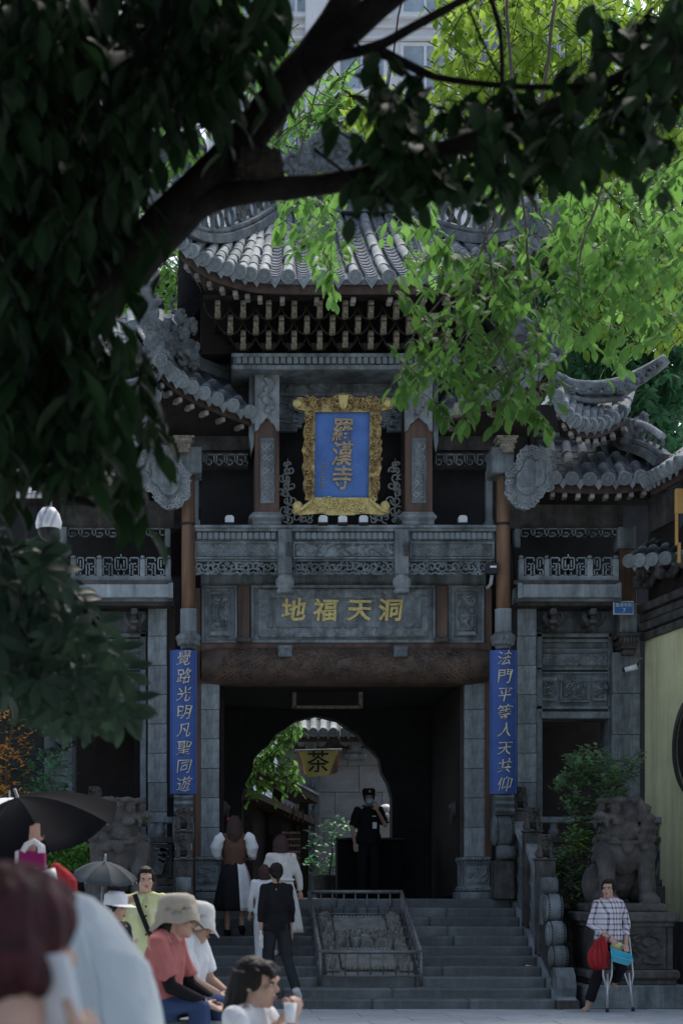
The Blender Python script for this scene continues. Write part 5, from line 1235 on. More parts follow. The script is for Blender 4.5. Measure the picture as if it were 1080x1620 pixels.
for (a, b) in (((392, 1210), (392, 1425)), ((438, 1235), (438, 1425)), ((480, 1262), (480, 1425))):
    Y = 30.8 + (a[0]-380)*.022; G().bar(P(*a, Y), P(*b, Y), .18, .18).build('post', M_DWOOD, th)
G().add([P(376, 1250, 31.2), P(484, 1300, 33.4), P(484, 1428, 33.4), P(376, 1428, 31.2)], [(0, 1, 2, 3)]).build('front_wall', M_DWOOD, th)
g = G()
for k in range(9):
    t = k/8; px = lerp(443, 478, t); Y = lerp(32.2, 33.0, t); g.bar(P(px, 1315, Y), P(px, 1420, Y), .03, .04)
for k in range(11): g.bar(P(443, 1318+k*10, 32.2), P(478, 1318+k*10, 33.0), .03, .04)
g.build('window_lattice', M_WOOD, th)
g = G()
for k in range(6): t = k/5; g.bar(P(444+k*7, 1268+k*2.5, 32), P(444+k*7, 1290+k*2.5, 32), .03, .04)
g.bar(P(440, 1278, 31.9), P(484, 1298, 32.6), .03, .04); g.build('upper_lattice', M_WOOD, th)
# tea banner
fl = empty('tea_banner', 'yellow pennant with the black character for tea and pink ragged tails', 'banner', P(504, 1190, 29))
Y = 29.0; G().tube([P(466, 1188, Y), P(541, 1186, Y)], .018, 8).build('banner_pole', M_PLAST, fl); G().tube([P(470, 1188, Y), P(470, 1165, 29.2), P(468, 1130, 29.4)], .01, 5).tube([P(536, 1186, Y), P(538, 1150, 29.3)], .01, 5).build('banner_cord', M_WIRE, fl)
def cloth_sheet(name, quad, m, par, nx=12, nz=8, amp=.03, seed=0):
    vs = []; fs = []
    for j in range(nz+1):
        for i in range(nx+1):
            u, v = i/nx, j/nz; p = quad[0].lerp(quad[1], u).lerp(quad[3].lerp(quad[2], u), v); p = p + Vector((0, amp*sin(u*7+seed)*v, 0)); vs.append(p)
    n = len(vs); vs += [p + Vector((0, .008, 0)) for p in vs]
    for j in range(nz):
        for i in range(nx): a = j*(nx+1)+i; fs += [(a, a+nx+1, a+nx+2, a+1), (a+n, a+1+n, a+nx+2+n, a+nx+1+n)]
    return G().add(vs, fs, True).build(name, m, par)
M_FLAG = cloth('yellow_banner_cloth', (.86, .78, .26), .1, 3)
cloth_sheet('pennant', [P(472, 1189, Y), P(534, 1188, Y), P(521, 1226, Y-.05), P(487, 1230, Y-.05)], M_FLAG, fl)
cloth_sheet('pink_tail', [P(468, 1189, Y+.03), P(480, 1190, Y+.03), P(488, 1226, Y), P(474, 1224, Y+.05)], M_CPINKW, fl, seed=2); cloth_sheet('pink_tail', [P(527, 1189, Y+.03), P(537, 1188, Y+.03), P(534, 1222, Y), P(520, 1228, Y)], M_CPINKW, fl, seed=4)
text_obj('茶', .40, M_BLACKM, 'tea_character', fl, .006, P(503, 1208, Y-.16), bev=.0, sx=1.0, off=.003)
# potted bush, buddha and the guard's booth
bd_ = empty('buddha_statue', 'small white laughing buddha bust behind the guard', 'statue', P(610, 1335, 29.5)); c = P(610, 1290, 29.5)
g = G().ell(c, (.16, .17, .2)).ell(c + Vector((0, -.05, -.12)), (.15, .14, .12)).ell(c + Vector((-.16, 0, -.08)), (.04, .05, .14)).ell(c + Vector((.16, 0, -.08)), (.04, .05, .14)).ell(c + Vector((0, .05, -.4)), (.34, .2, .26)).ell(c + Vector((0, -.17, -.02)), (.04, .05, .05)).ell(c + Vector((-.07, -.15, -.08)), (.06, .05, .05)).ell(c + Vector((.07, -.15, -.08)), (.06, .05, .05))
remesh('buddha_body', g, .016, M_WHITE, bd_, 2)
g = G().ell(c + Vector((-.06, -.165, .03)), (.035, .02, .012)).ell(c + Vector((.06, -.165, .03)), (.035, .02, .012)).ell(c + Vector((0, -.165, -.14)), (.07, .025, .016)); g.build('painted_features', M_BLACKM, bd_); tag(bd_.children[-1], kind='stuff')
G().box(c.x-.3, c.x+.3, 29.3, 29.8, PZ, c.z-.55, .02).build('statue_stand', M_DWOOD, bd_)
bt = empty('counter', 'black covered counter beside the guard in the dark passage', 'counter', P(548, 1422, 27.0))
g = G(); a, b = X(533, 27), X(636, 27)
G().box(a, b, 26.9, 27.3, PZ, Z(1330, 27), .03).build('counter_body', M_CBLK, bt); G().box(a-.04, b+.04, 26.85, 27.35, Z(1330, 27), Z(1326, 27), .01).build('counter_top', M_BLACKM, bt)

# ------------------------------------------------------------------ apartment tower behind everything
ab = empty('apartment_block', 'tall pale apartment tower with blue grey windows far behind the temple roofs', 'building', P(680, 600, 64))
YA = 64.0; xa, xb = X(330, YA), X(742, YA); zt_ = 47
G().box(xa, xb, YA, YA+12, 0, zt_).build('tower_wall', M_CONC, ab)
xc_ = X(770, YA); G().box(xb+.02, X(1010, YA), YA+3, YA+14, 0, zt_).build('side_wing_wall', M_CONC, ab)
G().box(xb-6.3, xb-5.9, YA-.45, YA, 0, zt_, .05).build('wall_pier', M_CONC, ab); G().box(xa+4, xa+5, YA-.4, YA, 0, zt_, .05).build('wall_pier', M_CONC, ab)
fr = mesh_of(G().box(-.95, .95, -.06, .05, -.95, -.82).box(-.95, .95, -.06, .05, .82, .95).box(-.95, -.83, -.06, .05, -.82, .82).box(.83, .95, -.06, .05, -.82, .82).box(-.05, .05, -.05, .05, -.82, .82), 'window', M_WHITE)
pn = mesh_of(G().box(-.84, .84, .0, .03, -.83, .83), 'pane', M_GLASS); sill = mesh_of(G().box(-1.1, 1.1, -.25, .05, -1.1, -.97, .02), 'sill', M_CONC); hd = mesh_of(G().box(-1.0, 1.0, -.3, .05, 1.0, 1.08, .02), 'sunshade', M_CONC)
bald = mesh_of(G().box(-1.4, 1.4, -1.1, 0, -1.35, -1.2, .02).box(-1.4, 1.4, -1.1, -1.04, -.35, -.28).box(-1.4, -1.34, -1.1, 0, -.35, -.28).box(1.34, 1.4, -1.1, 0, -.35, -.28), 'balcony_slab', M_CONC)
brl = mesh_of((lambda g: [[g.box(x/10-.012, x/10+.012, -1.08, -1.05, -1.2, -.3) for x in range(-14, 15, 2)], g][1])(G()), 'balcony_rail', M_IRON)
for f_ in range(6):
    z = Z(107, YA) - 2.95*3 + 2.95*f_
    for px in (393, 468, 572, 672): 
        o = put('window', fr, ab, (X(px, YA), YA-.02, z)); put('pane', pn, o, (X(px, YA), YA-.02, z)); put('sill', sill, o, (X(px, YA), YA-.02, z)); put('sunshade', hd, o, (X(px, YA), YA-.02, z))
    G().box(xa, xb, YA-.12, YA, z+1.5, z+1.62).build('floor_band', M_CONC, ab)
    for px in (795, 872, 950):
        o = put('window', fr, ab, (X(px, YA), YA+2.98, z-.6)); put('pane', pn, o, (X(px, YA), YA+2.98, z-.6)); b_ = put('balcony_slab', bald, ab, (X(px, YA), YA+2.98, z-.6)); put('balcony_rail', brl, b_, (X(px, YA), YA+2.98, z-.6))

# halls joined to the gate on both sides of the passage
for (a, b, lab) in ((-7.5, X(340, 27) - .3, 'dark hall wall behind the left side gate'), (X(736, 24) + .28, 9.5, 'dark hall wall behind the right side gate')):
    h_ = empty('hall_wall', lab, 'wall', ((a+b)/2, 26.4, PZ), group='hall walls behind the side gates')
    G().box(a, b, 26.4, 27.2, PZ, 7.6).build('wall', M_DARKW, h_); G().box(a-.1, b+.1, 26.2, 27.4, 7.6, 7.75, .02).build('wall_coping', M_DSTONE, h_)
    if b < 3: roof('hall_roof', h_, [P(120, 566, 26.6), P(230, 566, 26.6), P(350, 566, 26.6)], [P(120, 496, 28.2), P(230, 496, 28.2), P(350, 496, 28.2)], 11, 4, sag=.06, rafters=False, pans=8); G().pbox(110, 352, 566, 600, 26.75, .3).build('hall_eave_wall', M_DWOOD, h_)

rr_ = empty('rear_hall', 'pale tiled hall roof rising far behind the bough at upper left', 'building', (X(240, 36), 36, PZ))
roof('tiled_roof', rr_, [P(60, 430, 33), P(200, 405, 33), P(335, 372, 33)], [P(90, 300, 36), P(210, 275, 36), P(322, 236, 36)], 13, 8, sag=.1, rafters=False, pans=7)
ridge('roof_ridge', rr_, [P(90, 300, 36), P(210, 275, 36), P(326, 232, 36)], h=.5, rings=False); G().pbox(80, 330, 430, 760, 34.2, 2).build('wall', M_DARKW, rr_)
# ------------------------------------------------------------------ people
def vmat(o, xd, yd, zd): return Matrix(((xd.x, yd.x, zd.x, o.x), (xd.y, yd.y, zd.y, o.y), (xd.z, yd.z, zd.z, o.z), (0, 0, 0, 1)))
def head_matrix(c, look, tilt=0.0):
    f = look.normalized(); y = -f; x = y.cross(Vector((0, 0, 1))).normalized(); z = x.cross(y).normalized()
    return vmat(c, x, y, z) @ Matrix.Rotation(tilt, 4, 'Y')
def add_head(g, M, s):
    h = G(); e = h.ell
    e((0, .018, .03), (.074, .094, .088), 16, 12); e((0, -.022, -.04), (.062, .070, .075), 14, 10); e((0, -.062, -.092), (.032, .026, .024)); e((0, -.045, -.07), (.048, .045, .04))
    e((0, -.098, -.022), (.013, .020, .014)); h.tube([(0, -.086, .012), (0, -.103, -.02)], [.009, .012], 8); e((0, -.088, .03), (.055, .02, .018))
    for d in (-1, 1): e((d*.076, .012, -.012), (.010, .022, .032)); e((d*.04, -.072, -.025), (.022, .022, .022))
    e((0, -.086, -.062), (.024, .014, .012)); h.tube([(0, .02, -.05), (0, .035, -.16)], [.05, .056], 12)
    S = M @ Matrix.Scale(s, 4); g.add([S @ Vector(p) for p in h.v], h.f)
def face_parts(M, s, par, mask=False):
    S = M @ Matrix.Scale(s, 4); g = G(); w = G()
    for d in (-1, 1):
        w.ell((d*.030, -.083, .006), (.0125, .006, .0042), 10, 6); g.ell((d*.030, -.087, .006), (.0065, .004, .0048), 8, 6)
        g.tube([(d*.048, -.079, .026), (d*.03, -.092, .031), (d*.014, -.092, .027)], .0042, 5); g.tube([(d*.044, -.082, .010), (d*.03, -.0915, .0135), (d*.017, -.09, .009)], .0028, 5)
    tag(w.xf(S).build('eyes', M_WHITE, par), kind='stuff'); tag(g.xf(S).build('eyebrows', M_HAIR, par), kind='stuff')
    if not mask: G().ell((0, -.098, -.057), (.021, .008, .0045), 10, 6).ell((0, -.097, -.066), (.018, .008, .0055), 10, 6).xf(S).build('lips', M_LIP, par)
def add_hand(g, w, d, side, s, curl=.5, thumb=1):
    """palm, four unequal bent fingers and a thumb; w wrist, d direction of the hand, side axis across the knuckles"""
    d = d.normalized(); side = (side - d*side.dot(d)).normalized(); n = d.cross(side).normalized(); c = w + d*.045*s
    R = Matrix((side, d, n)).transposed(); g.ell(c, (.038*s, .052*s, .018*s), 12, 8, rot=R)
    for k, L in enumerate((.062, .072, .068, .052)):
        o = w + d*.085*s + side*(k-1.5)*.0205*s; a = curl*(.9 + .1*k); p1 = o + (d*cos(a*.5) + n*sin(a*.5))*L*.5*s; p2 = p1 + (d*cos(a*1.3) + n*sin(a*1.3))*L*.32*s; p3 = p2 + (d*cos(a*2) + n*sin(a*2))*L*.26*s
        g.tube([w + d*.05*s + side*(k-1.5)*.017*s, o, p1, p2, p3], [.010*s, .0098*s, .0088*s, .008*s, .0068*s], 8)
    t0 = w + d*.025*s - side*.028*s*thumb; t1 = t0 + (d*.6 - side*.75*thumb + n*.35)*.038*s; t2 = t1 + (d*.9 - side*.15*thumb + n*.5)*.034*s; g.tube([t0, t1, t2], [.013*s, .0105*s, .008*s], 8)
def loft(g, cs, side, fwd, rx, ry, n=20):
    vs = []; fs = []
    for c, a, b in zip(cs, rx, ry):
        for k in range(n): t = 2*pi*k/n; vs.append(c + side*a*cos(t) + fwd*b*sin(t))
    for i in range(len(cs)-1):
        for k in range(n): fs.append((i*n+k, i*n+(k+1) % n, (i+1)*n+(k+1) % n, (i+1)*n+k))
    m = (len(cs)-1)*n; fs += [tuple(reversed(range(n))), tuple(m+k for k in range(n))]
    return g.add(vs, fs)
def folds(amp, k=9.0, seed=0):
    return lambda co, no: Vector(no)*amp*(noise.noise(Vector((co.x*k + seed, co.y*k, co.z*k*.45))) + .5*noise.noise(Vector((co.x*k*2.2, co.y*k*2.2 + seed, co.z*k))))
def strands(amp, k=60): return lambda co, no: Vector(no)*amp*noise.noise(Vector((co.x*k, co.y*k, co.z*6)))
def stand(x, y, z, h, head):
    s = h/1.7; R = Matrix.Rotation(head, 3, 'Z'); q = lambda a, b, c: Vector((x, y, z)) + R @ Vector((a*s, b*s, c*s))
    J = dict(s=s, fwd=R @ Vector((0, -1, 0)), side=R @ Vector((1, 0, 0)), q=q, head=q(0, -.02, 1.565), neck=q(0, .015, 1.425), chest=q(0, .01, 1.24), waist=q(0, .005, 1.06), pelvis=q(0, .01, .92))
    for n_, d in (('L', 1), ('R', -1)):
        J['sh'+n_] = q(d*.165, .015, 1.375); J['el'+n_] = q(d*.235, .03, 1.10); J['wr'+n_] = q(d*.235, -.05, .86); J['hip'+n_] = q(d*.085, .01, .90); J['kn'+n_] = q(d*.10, -.02, .49); J['an'+n_] = q(d*.10, .03, .08); J['to'+n_] = q(d*.115, -.13, .03)
    J['look'] = J['fwd']; return J
def figure(lab, J, top=None, sleeve=.5, bottom=None, blen=1.0, shoes=None, vox=.011, tilt=0, mask=False, group=None, fit=1.0, face=True, curl=.6, hands=True, body_m=None, sleeve_m=None, hem=None, handd=None):
    s = J['s']; side, fwd = J['side'], J['fwd']
    t = empty('person', lab, 'person', (J['pelvis'].x, J['pelvis'].y, min(J['anL'].z, J['anR'].z) - .08*s), group=group)
    M = head_matrix(J['head'], J['look'], tilt); g = G(); add_head(g, M, s)
    g.tube([J['neck'], J['head']], [.056*s, .05*s], 12)
    cs = [J['pelvis'] - Vector((0, 0, .06*s)), J['pelvis'], J['waist'], J['chest'], J['neck'].lerp(J['chest'], .35), J['neck']]
    rx = [.13, .155, .125, .145, .14, .06]; ry = [.09, .11, .09, .105, .085, .055]
    loft(g, cs, side, fwd, [a*s for a in rx], [a*s for a in ry])
    for n_ in 'LR':
        g.tube([J['neck'].lerp(J['sh'+n_], .35), J['sh'+n_], J['el'+n_], J['wr'+n_]], [.05*s, .052*s, .037*s, .026*s], 12); g.ell(J['sh'+n_], .055*s); g.ell(J['el'+n_], .038*s)
        hd = (handd or {}).get(n_) or (J['wr'+n_] - J['el'+n_])
        if hands: add_hand(g, J['wr'+n_], hd, side if abs(hd.normalized().dot(side)) < .9 else fwd, s, curl, 1 if n_ == 'L' else -1)
        g.tube([J['hip'+n_], J['kn'+n_], J['an'+n_]], [.082*s, .054*s, .036*s], 12); g.ell(J['kn'+n_], .055*s); g.tube([J['an'+n_] - Vector((0, 0, .03*s)), J['to'+n_]], [.038*s, .032*s], 10)
    body = remesh('body', g, vox, body_m or M_SKIN, t, 2)
    if face: face_parts(M, s, body, mask)
    f_ = fit
    if top:
        g = G(); lo = J['pelvis'] - Vector((0, 0, .07*s)) if hem is None else J['pelvis'].lerp(J['waist'], hem)
        cs = [lo, J['pelvis'].lerp(J['waist'], max(.2, hem or .2)), J['waist'], J['chest'], J['chest'].lerp(J['neck'], .6), J['neck'] + Vector((0, 0, .01))]
        loft(g, cs, side, fwd, [.178*s*f_, .17*s*f_, .148*s*f_, .166*s, .15*s, .066*s], [.128*s*f_, .125*s*f_, .112*s*f_, .125*s, .10*s, .064*s])
        for n_ in 'LR':
            a, b, c = J['sh'+n_], J['el'+n_], J['wr'+n_]; pts = [J['neck'].lerp(a, .3), a]; rr = [.058*s, .062*s]
            if sleeve <= .5: e = a.lerp(b, sleeve*2); pts += [e]; rr += [.062*s*f_]
            else: pts += [b, b.lerp(c, sleeve*2-1)]; rr += [.048*s*f_, .041*s*f_]
            g.tube(pts, rr, 12); g.ell(a, .066*s)
        top_o = remesh('top', g, vox, top, t, 2, disp=folds(.017*s, 11, J['head'].x))
    if bottom:
        g = G()
        loft(g, [J['pelvis'] - Vector((0, 0, .09*s)), J['pelvis'], J['pelvis'].lerp(J['waist'], .5)], side, fwd, [.15*s, .168*s, .14*s], [.11*s, .122*s, .105*s])
        for n_ in 'LR':
            e = J['kn'+n_].lerp(J['an'+n_], blen); g.tube([J['hip'+n_], J['kn'+n_], e], [.096*s, .072*s, .066*s], 12); g.ell(J['kn'+n_], .073*s); g.ell(J['hip'+n_], .098*s)
        remesh('trousers', g, vox, bottom, t, 2, disp=folds(.012*s, 8, J['head'].x+4))
    if shoes:
        for n_ in 'LR':
            a, b = J['an'+n_], J['to'+n_]; d = (b-a); d.z = 0; d = d.normalized() if d.length > .01 else fwd; g = G(); dn = (b - Vector((a.x, a.y, a.z - .045*s))).normalized()
            g.tube([a - Vector((0, 0, .045*s)) - dn*.045*s, a - Vector((0, 0, .03*s)), b, b + dn*.035*s], [.036*s, .05*s, .042*s, .028*s], 12, squash=.95); g.tube([a, a - Vector((0, 0, .04*s))], [.045*s, .05*s], 12)
            remesh('shoe', g, vox*.8, shoes, t, 2)
    return t, M, s
def hair(par, M, s, style, m, vox=.010):
    S = M @ Matrix.Scale(s, 4); g = G(); e = g.ell
    e((0, .028, .045), (.083, .094, .085), 16, 12); e((0, -.038, .086), (.062, .045, .03)) if style in ('tied', 'bun', 'short') else e((0, -.045, .075), (.066, .05, .04))
    for d in (-1, 1): e((d*.068, .0, .02), (.022, .05, .06))
    if style in ('long', 'shoulder', 'straight'):
        L = {'long': -.32, 'shoulder': -.20, 'straight': -.42}[style]
        for k in range(9):
            a = lerp(-1.25, 1.25, k/8); x, y = .078*sin(a), .03 + .082*cos(a); g.tube([(x*.8, y*.8, .05), (x, y, -.05), (x*1.12, y*1.02+.01, -.14), (x*1.02, y*.9+.01, L)], [.04, .036, .034, .018], 8)
    elif style == 'bob':
        for k in range(11):
            a = lerp(-1.75, 1.75, k/10); x, y = .08*sin(a), .022 + .086*cos(a); g.tube([(x*.8, y*.8, .05), (x, y, -.04), (x*1.1, y*1.02, -.13)], [.04, .036, .024], 8)
    elif style == 'bun': e((0, .055, -.02), (.07, .07, .06)); e((0, .118, -.045), (.035, .035, .03)); g.tube([(0, .12, -.05), (0, .13, -.1), (0, .12, -.13)], [.022, .016, .008], 8)
    elif style == 'tied': e((0, .06, -.01), (.066, .06, .06)); e((0, .11, -.02), (.03, .03, .035))
    else: e((0, .05, -.02), (.074, .07, .07))
    if style == 'fringe' or style == 'straight': 
        for k in range(5): g.tube([((k-2)*.025, -.05, .09), ((k-2)*.028, -.088, .06), ((k-2)*.03, -.094, .03)], [.02, .017, .01], 8)
    return remesh('hair', g.xf(S), vox, m, par, 1, disp=strands(.006*s))
def sun_hat(par, M, s, m, w=.16):
    S = M @ Matrix.Scale(s, 4) @ Matrix.Rotation(-.12, 4, 'X'); g = G(); n = 40; vs = []; fs = []
    pr = [(0, .152), (.055, .149), (.094, .132), (.109, .095), (.114, .05), (.117, .045), (w*.8, .01), (w, -.035), (w*.99, -.042), (w*.78, .002), (.110, .036), (.0, .036)]
    for (r, z) in pr:
        for k in range(n): t = 2*pi*k/n; wob = (1 + .09*sin(t*3+1) + .05*sin(t*7)); rr = r*(wob if r > .115 else 1); vs.append((rr*cos(t)*.95, rr*sin(t)*1.08+.01, z + (.022*sin(t*2+.6) + .015*sin(t*5) if r > .115 else 0)))
    for i in range(len(pr)-1):
        for k in range(n): fs.append((i*n+k, i*n+(k+1) % n, (i+1)*n+(k+1) % n, (i+1)*n+k))
    g.add(vs, fs, True); return g.xf(S).build('sun_hat', m, par)
def sector_skirt(par, J, parts, z0f, z1, r0, r1, waves=9):
    """long skirt built of coloured panels: parts = [(angle from, angle to, material)]"""
    side, fwd, s = J['side'], J['fwd'], J['s']; top = J['waist'] - Vector((0, 0, .02)); 
    for (a0, a1, m) in parts:
        g = G(); n = max(4, int((a1-a0)*9)); nz_ = 10; vs = []; fs = []
        for j in range(nz_+1):
            v = j/nz_; c = Vector((lerp(top.x, J['pelvis'].x, min(1, v*3)), lerp(top.y, J['pelvis'].y, min(1, v*3)), lerp(top.z, z1, v))); r = lerp(r0, r1, v**.8) + .02*sin(min(1, v*3)*pi/2)
            for i in range(n+1):
                t = lerp(a0, a1, i/n); w = 1 + .07*v*sin(t*waves)
                for k, off in enumerate((0, -.012)): vs.append(c + side*(r*w+off)*cos(t) + fwd*(r*w*.8+off)*sin(t))
        W_ = (n+1)*2
        for j in range(nz_):
            for i in range(n): a = j*W_+i*2; fs += [(a, a+2, a+W_+2, a+W_), (a+1, a+W_+1, a+W_+3, a+3)]
        for i in range(n): a = nz_*W_+i*2; fs.append((a, a+2, a+3, a+1))
        g.add(vs, fs, True).build('skirt_panel', m, par)

# woman in brown and white dress walking up
J = stand(X(371, 22.05), 22.05, .847, 1.60, pi - .1)
J['toL'] = J['anL'] + J['fwd']*.15 - Vector((0, 0, .05)); J['anR'] += Vector((0, -.05, .06)); J['knR'] += Vector((0, -.02, .02)); J['toR'] = J['anR'] + J['fwd']*.13 - Vector((0, 0, .09))
for n_, d in (('L', 1), ('R', -1)): J['el'+n_] = J['q'](d*.24, -.03, 1.12); J['wr'+n_] = J['q'](d*.20, -.24, 1.08)
t, M, s = figure('long haired woman in brown bodice and striped long skirt climbing the stairs', J, M_CBRN, .06, None, shoes=M_CBLK)
hair(t, M, s, 'long', M_HAIRB); q = J['q']
for n_, d in (('L', 1), ('R', -1)):
    g = G().tube([q(d*.15, .02, 1.40), q(d*.215, .02, 1.36), q(d*.25, .0, 1.24), q(d*.245, -.03, 1.14), q(d*.235, -.10, 1.1)], [.07, .078, .085, .065, .045], 12); remesh('puffed_sleeve', g, .012, M_CWH, t, 2, disp=folds(.014, 12))
sector_skirt(t, J, [(2.85, 3.5, M_CPINKW), (3.5, 4.4, M_CWH), (4.4, 6.1, M_CBLK), (6.1, 6.6, M_CBRN), (.31, 2.85, M_CBRN)], 0, .847+.33, .13, .27)
g = G().ell(J['head'] + Vector((-.06, .02, .07)), (.03, .02, .02)).ell(J['head'] + Vector((-.085, .02, .075)), (.02, .015, .022)); g.build('hair_bow', M_CRED, t)
# woman in white dress
J = stand(X(444, 21.5), 21.5, .605, 1.57, pi + .25); q = J['q']
J['elR'] = q(-.25, .02, 1.12); J['wrR'] = q(-.29, -.02, .90); J['elL'] = q(.23, -.06, 1.12); J['wrL'] = q(.12, -.2, 1.05)
t, M, s = figure('woman with brown bob in long white dress walking up beside a child', J, M_CCRM, .97, None, shoes=M_SHOE, fit=1.15); hair(t, M, s, 'bob', M_HAIRB)
sector_skirt(t, J, [(0, 2*pi, M_CCRM)], 0, .605+.30, .15, .27)
G().tube([J['waist'] + J['side']*.165*cos(a) + J['fwd']*.13*sin(a) for a in [2*pi*k/20 for k in range(21)]], .018, 6, caps=False).build('waist_sash', M_CWH, t)
# child in white
J = stand(X(418, 21.18), 21.18, .484, 1.30, pi + .1); J['head'] += Vector((0, 0, 0))
t, M, s = figure('brown haired child in white top half hidden behind the black shirt woman', J, M_CWH, .9, M_CWH, shoes=M_SHOE); hair(t, M, s, 'bob', M_HAIRB)
# woman in black climbing
J = stand(X(437, 20.35), 20.35, .121, 1.67, pi + .12); q = J['q']
J['hipL'] = q(.08, .01, .90); J['knL'] = q(.10, -.03, .50); J['anL'] = q(.06, .02, .08); J['toL'] = q(.07, -.13, .03)
J['knR'] = q(-.13, .04, .50); J['anR'] = q(-.22, .16, .14); J['toR'] = q(-.27, .10, .02)
J['shL'] = q(.145, .015, 1.365); J['shR'] = q(-.145, .015, 1.365); J['elL'] = q(.195, .05, 1.10); J['wrL'] = q(.20, .02, .84); J['elR'] = q(-.19, .02, 1.10); J['wrR'] = q(-.19, -.06, .85)
t, M, s = figure('woman in black top and dark jeans with tied black hair stepping onto the stairs', J, M_CBLK, .78, M_CDK, shoes=M_SHOE, fit=1.02); hair(t, M, s, 'bun', M_HAIR)
bt_ = empty('water_bottle', 'small clear bottle held by the woman in black', 'bottle', J['wrL'] - Vector((0, 0, .12))); c = J['wrL'] + Vector((.0, -.03, -.10))
G().lathe([(0, -.11), (.03, -.11), (.033, -.1), (.033, .04), (.013, .075), (.013, .09)], c, 14).build('bottle_body', M_SILV, bt_); G().lathe([(.016, .085), (.016, .11), (0, .11)], c, 12).build('cap', M_WHITE, bt_)
# security guard
J = stand(X(583, 26.3), 26.3, PZ, 1.72, .05); q = J['q']
J['elL'] = q(.24, -.10, 1.14); J['wrL'] = q(.10, -.24, 1.36); J['elR'] = q(-.26, .0, 1.10); J['wrR'] = q(-.22, -.02, .86)
t, M, s = figure('security guard in black uniform with cap and blue mask inside the gate', J, M_CBLK, .45, M_CBLK, shoes=M_CBLK, mask=True, fit=1.15, handd={'L': Vector((-.3, -.2, .8))}); hair(t, M, s, 'short', M_HAIR)
S = M @ Matrix.Scale(s, 4)
G().lathe([(0, .155), (.08, .15), (.105, .12), (.098, .075), (.1, .05)], (0, .015, 0), 24).lathe([(.1, .05), (.135, .035)], (0, -.03, 0), 24, a0=pi*1.05, a1=pi*1.95).xf(S).build('cap', M_CBLK, t); G().ell((0, -.088, .10), (.018, .012, .022)).xf(S).build('cap_badge', M_GOLDL, t)
g = G().ell((0, -.066, -.055), (.062, .052, .05), 16, 10); g.xf(S).build('face_mask', M_MASK, t)
G().box(J['chest'].x+.045, J['chest'].x+.11, J['chest'].y-.17, J['chest'].y-.16, J['chest'].z-.16, J['chest'].z-.06).build('badge', M_WHITE, t); G().box(J['chest'].x+.04, J['chest'].x+.10, J['chest'].y-.16, J['chest'].y-.14, J['chest'].z+.03, J['chest'].z+.045).build('name_strip', M_SILV, t)
# woman on crutches
Yk = 19.72; J = stand(X(963, Yk), Yk, 0, 1.60, .12); q = J['q']
J['pelvis'] = q(.0, .02, .90); J['hipR'] = q(-.09, .02, .88); J['hipL'] = q(.08, .02, .88); J['knR'] = q(-.14, -.02, .50); J['anR'] = q(-.26, .05, .08); J['toR'] = q(-.35, -.06, .035)
J['knL'] = q(.12, -.10, .56); J['anL'] = q(.12, .14, .38); J['toL'] = q(.13, .10, .28)
J['elR'] = q(-.22, .05, 1.10); J['wrR'] = q(-.06, -.18, .93); J['elL'] = q(.24, .05, 1.12); J['wrL'] = q(.17, -.14, .86)
J['look'] = Matrix.Rotation(-.6, 3, 'Z') @ J['fwd']; J['head'] = q(-.02, -.03, 1.555); J['shL'] = q(.15, .015, 1.36); J['shR'] = q(-.15, .015, 1.36)
t, M, s = figure('woman in plaid shirt on crutches in front of the right lion pedestal', J, M_PLAID, .8, M_CBLK, .85, fit=1.1, hem=-.1, vox=.009); hair(t, M, s, 'tied', M_HAIR)
G().ell(q(.07, -.08, .83), (.09, .06, .06), 16, 10).build('yellow_undershirt', M_CYEL, t)
def crutch(a, b, lab):
    c = empty('crutch', lab, 'crutch', b, group='crutches of the woman in plaid'); d = (b-a).normalized(); w = Vector((.05, 0, 0)); L = (b-a).length
    G().bar(a - w*1.2, a + w*1.2, .035, .035).build('arm_pad', M_BLACKM, c)
    for e in (-1, 1): G().tube([a + w*e, a + d*L*.62 + w*e, a + d*L*.78], .012, 8).build('shaft', M_LSTEEL, c)
    G().bar(a + d*L*.42 - w, a + d*L*.42 + w, .03, .03).build('hand_grip', M_BLACKM, c); G().tube([a + d*L*.60, b - d*.05], .014, 8).build('lower_tube', M_LSTEEL, c); G().lathe([(0, 0), (.024, 0), (.018, .06), (0, .06)], b, 10).build('rubber_tip', M_BLACKM, c)
crutch(P(961, 1447, Yk-.06), Vector((X(960, Yk-.15), Yk-.15, .0)), 'near crutch standing between the red bag and the blue basin'); crutch(P(984, 1446, Yk+.05), Vector((X(1001, Yk), Yk, .0)), 'far crutch leaning out on the right of the plaid woman')
bs = empty('plastic_basin', 'turquoise plastic basin held out by the woman on crutches', 'basin', P(980, 1530, Yk-.25)); Yb = Yk-.28
c = P(981, 1516, Yb); g = G(); tl_ = Matrix.Translation(c) @ Matrix.Rotation(.28, 4, 'Y') @ Matrix.Rotation(.45, 4, 'X'); a_, b_, h_ = .125, .09, .08
vs = []
for (k, z, iz) in ((1.0, .04, 0), (.8, -.04, 0), (.76, -.03, 1), (.95, .042, 1)): vs += [(-a_*k, -b_*k, z), (a_*k, -b_*k, z), (a_*k, b_*k, z), (-a_*k, b_*k, z)]
fs = [(4, 7, 6, 5), (8, 9, 10, 11)]
for r_ in (0, 8): fs += [(r_+i, r_+(i+1) % 4, r_+4+(i+1) % 4, r_+4+i) for i in range(4)]
fs += [(i, 12+i, 12+(i+1) % 4, (i+1) % 4) for i in range(4)]
g.add(vs, fs).xf(tl_).build('basin', M_TEAL, bs); G().tube([tl_ @ Vector(p) for p in ((-a_, -b_, .04), (a_, -b_, .04), (a_, b_, .04), (-a_, b_, .04), (-a_, -b_, .04))], .008, 6).build('rim', M_TEAL, bs)
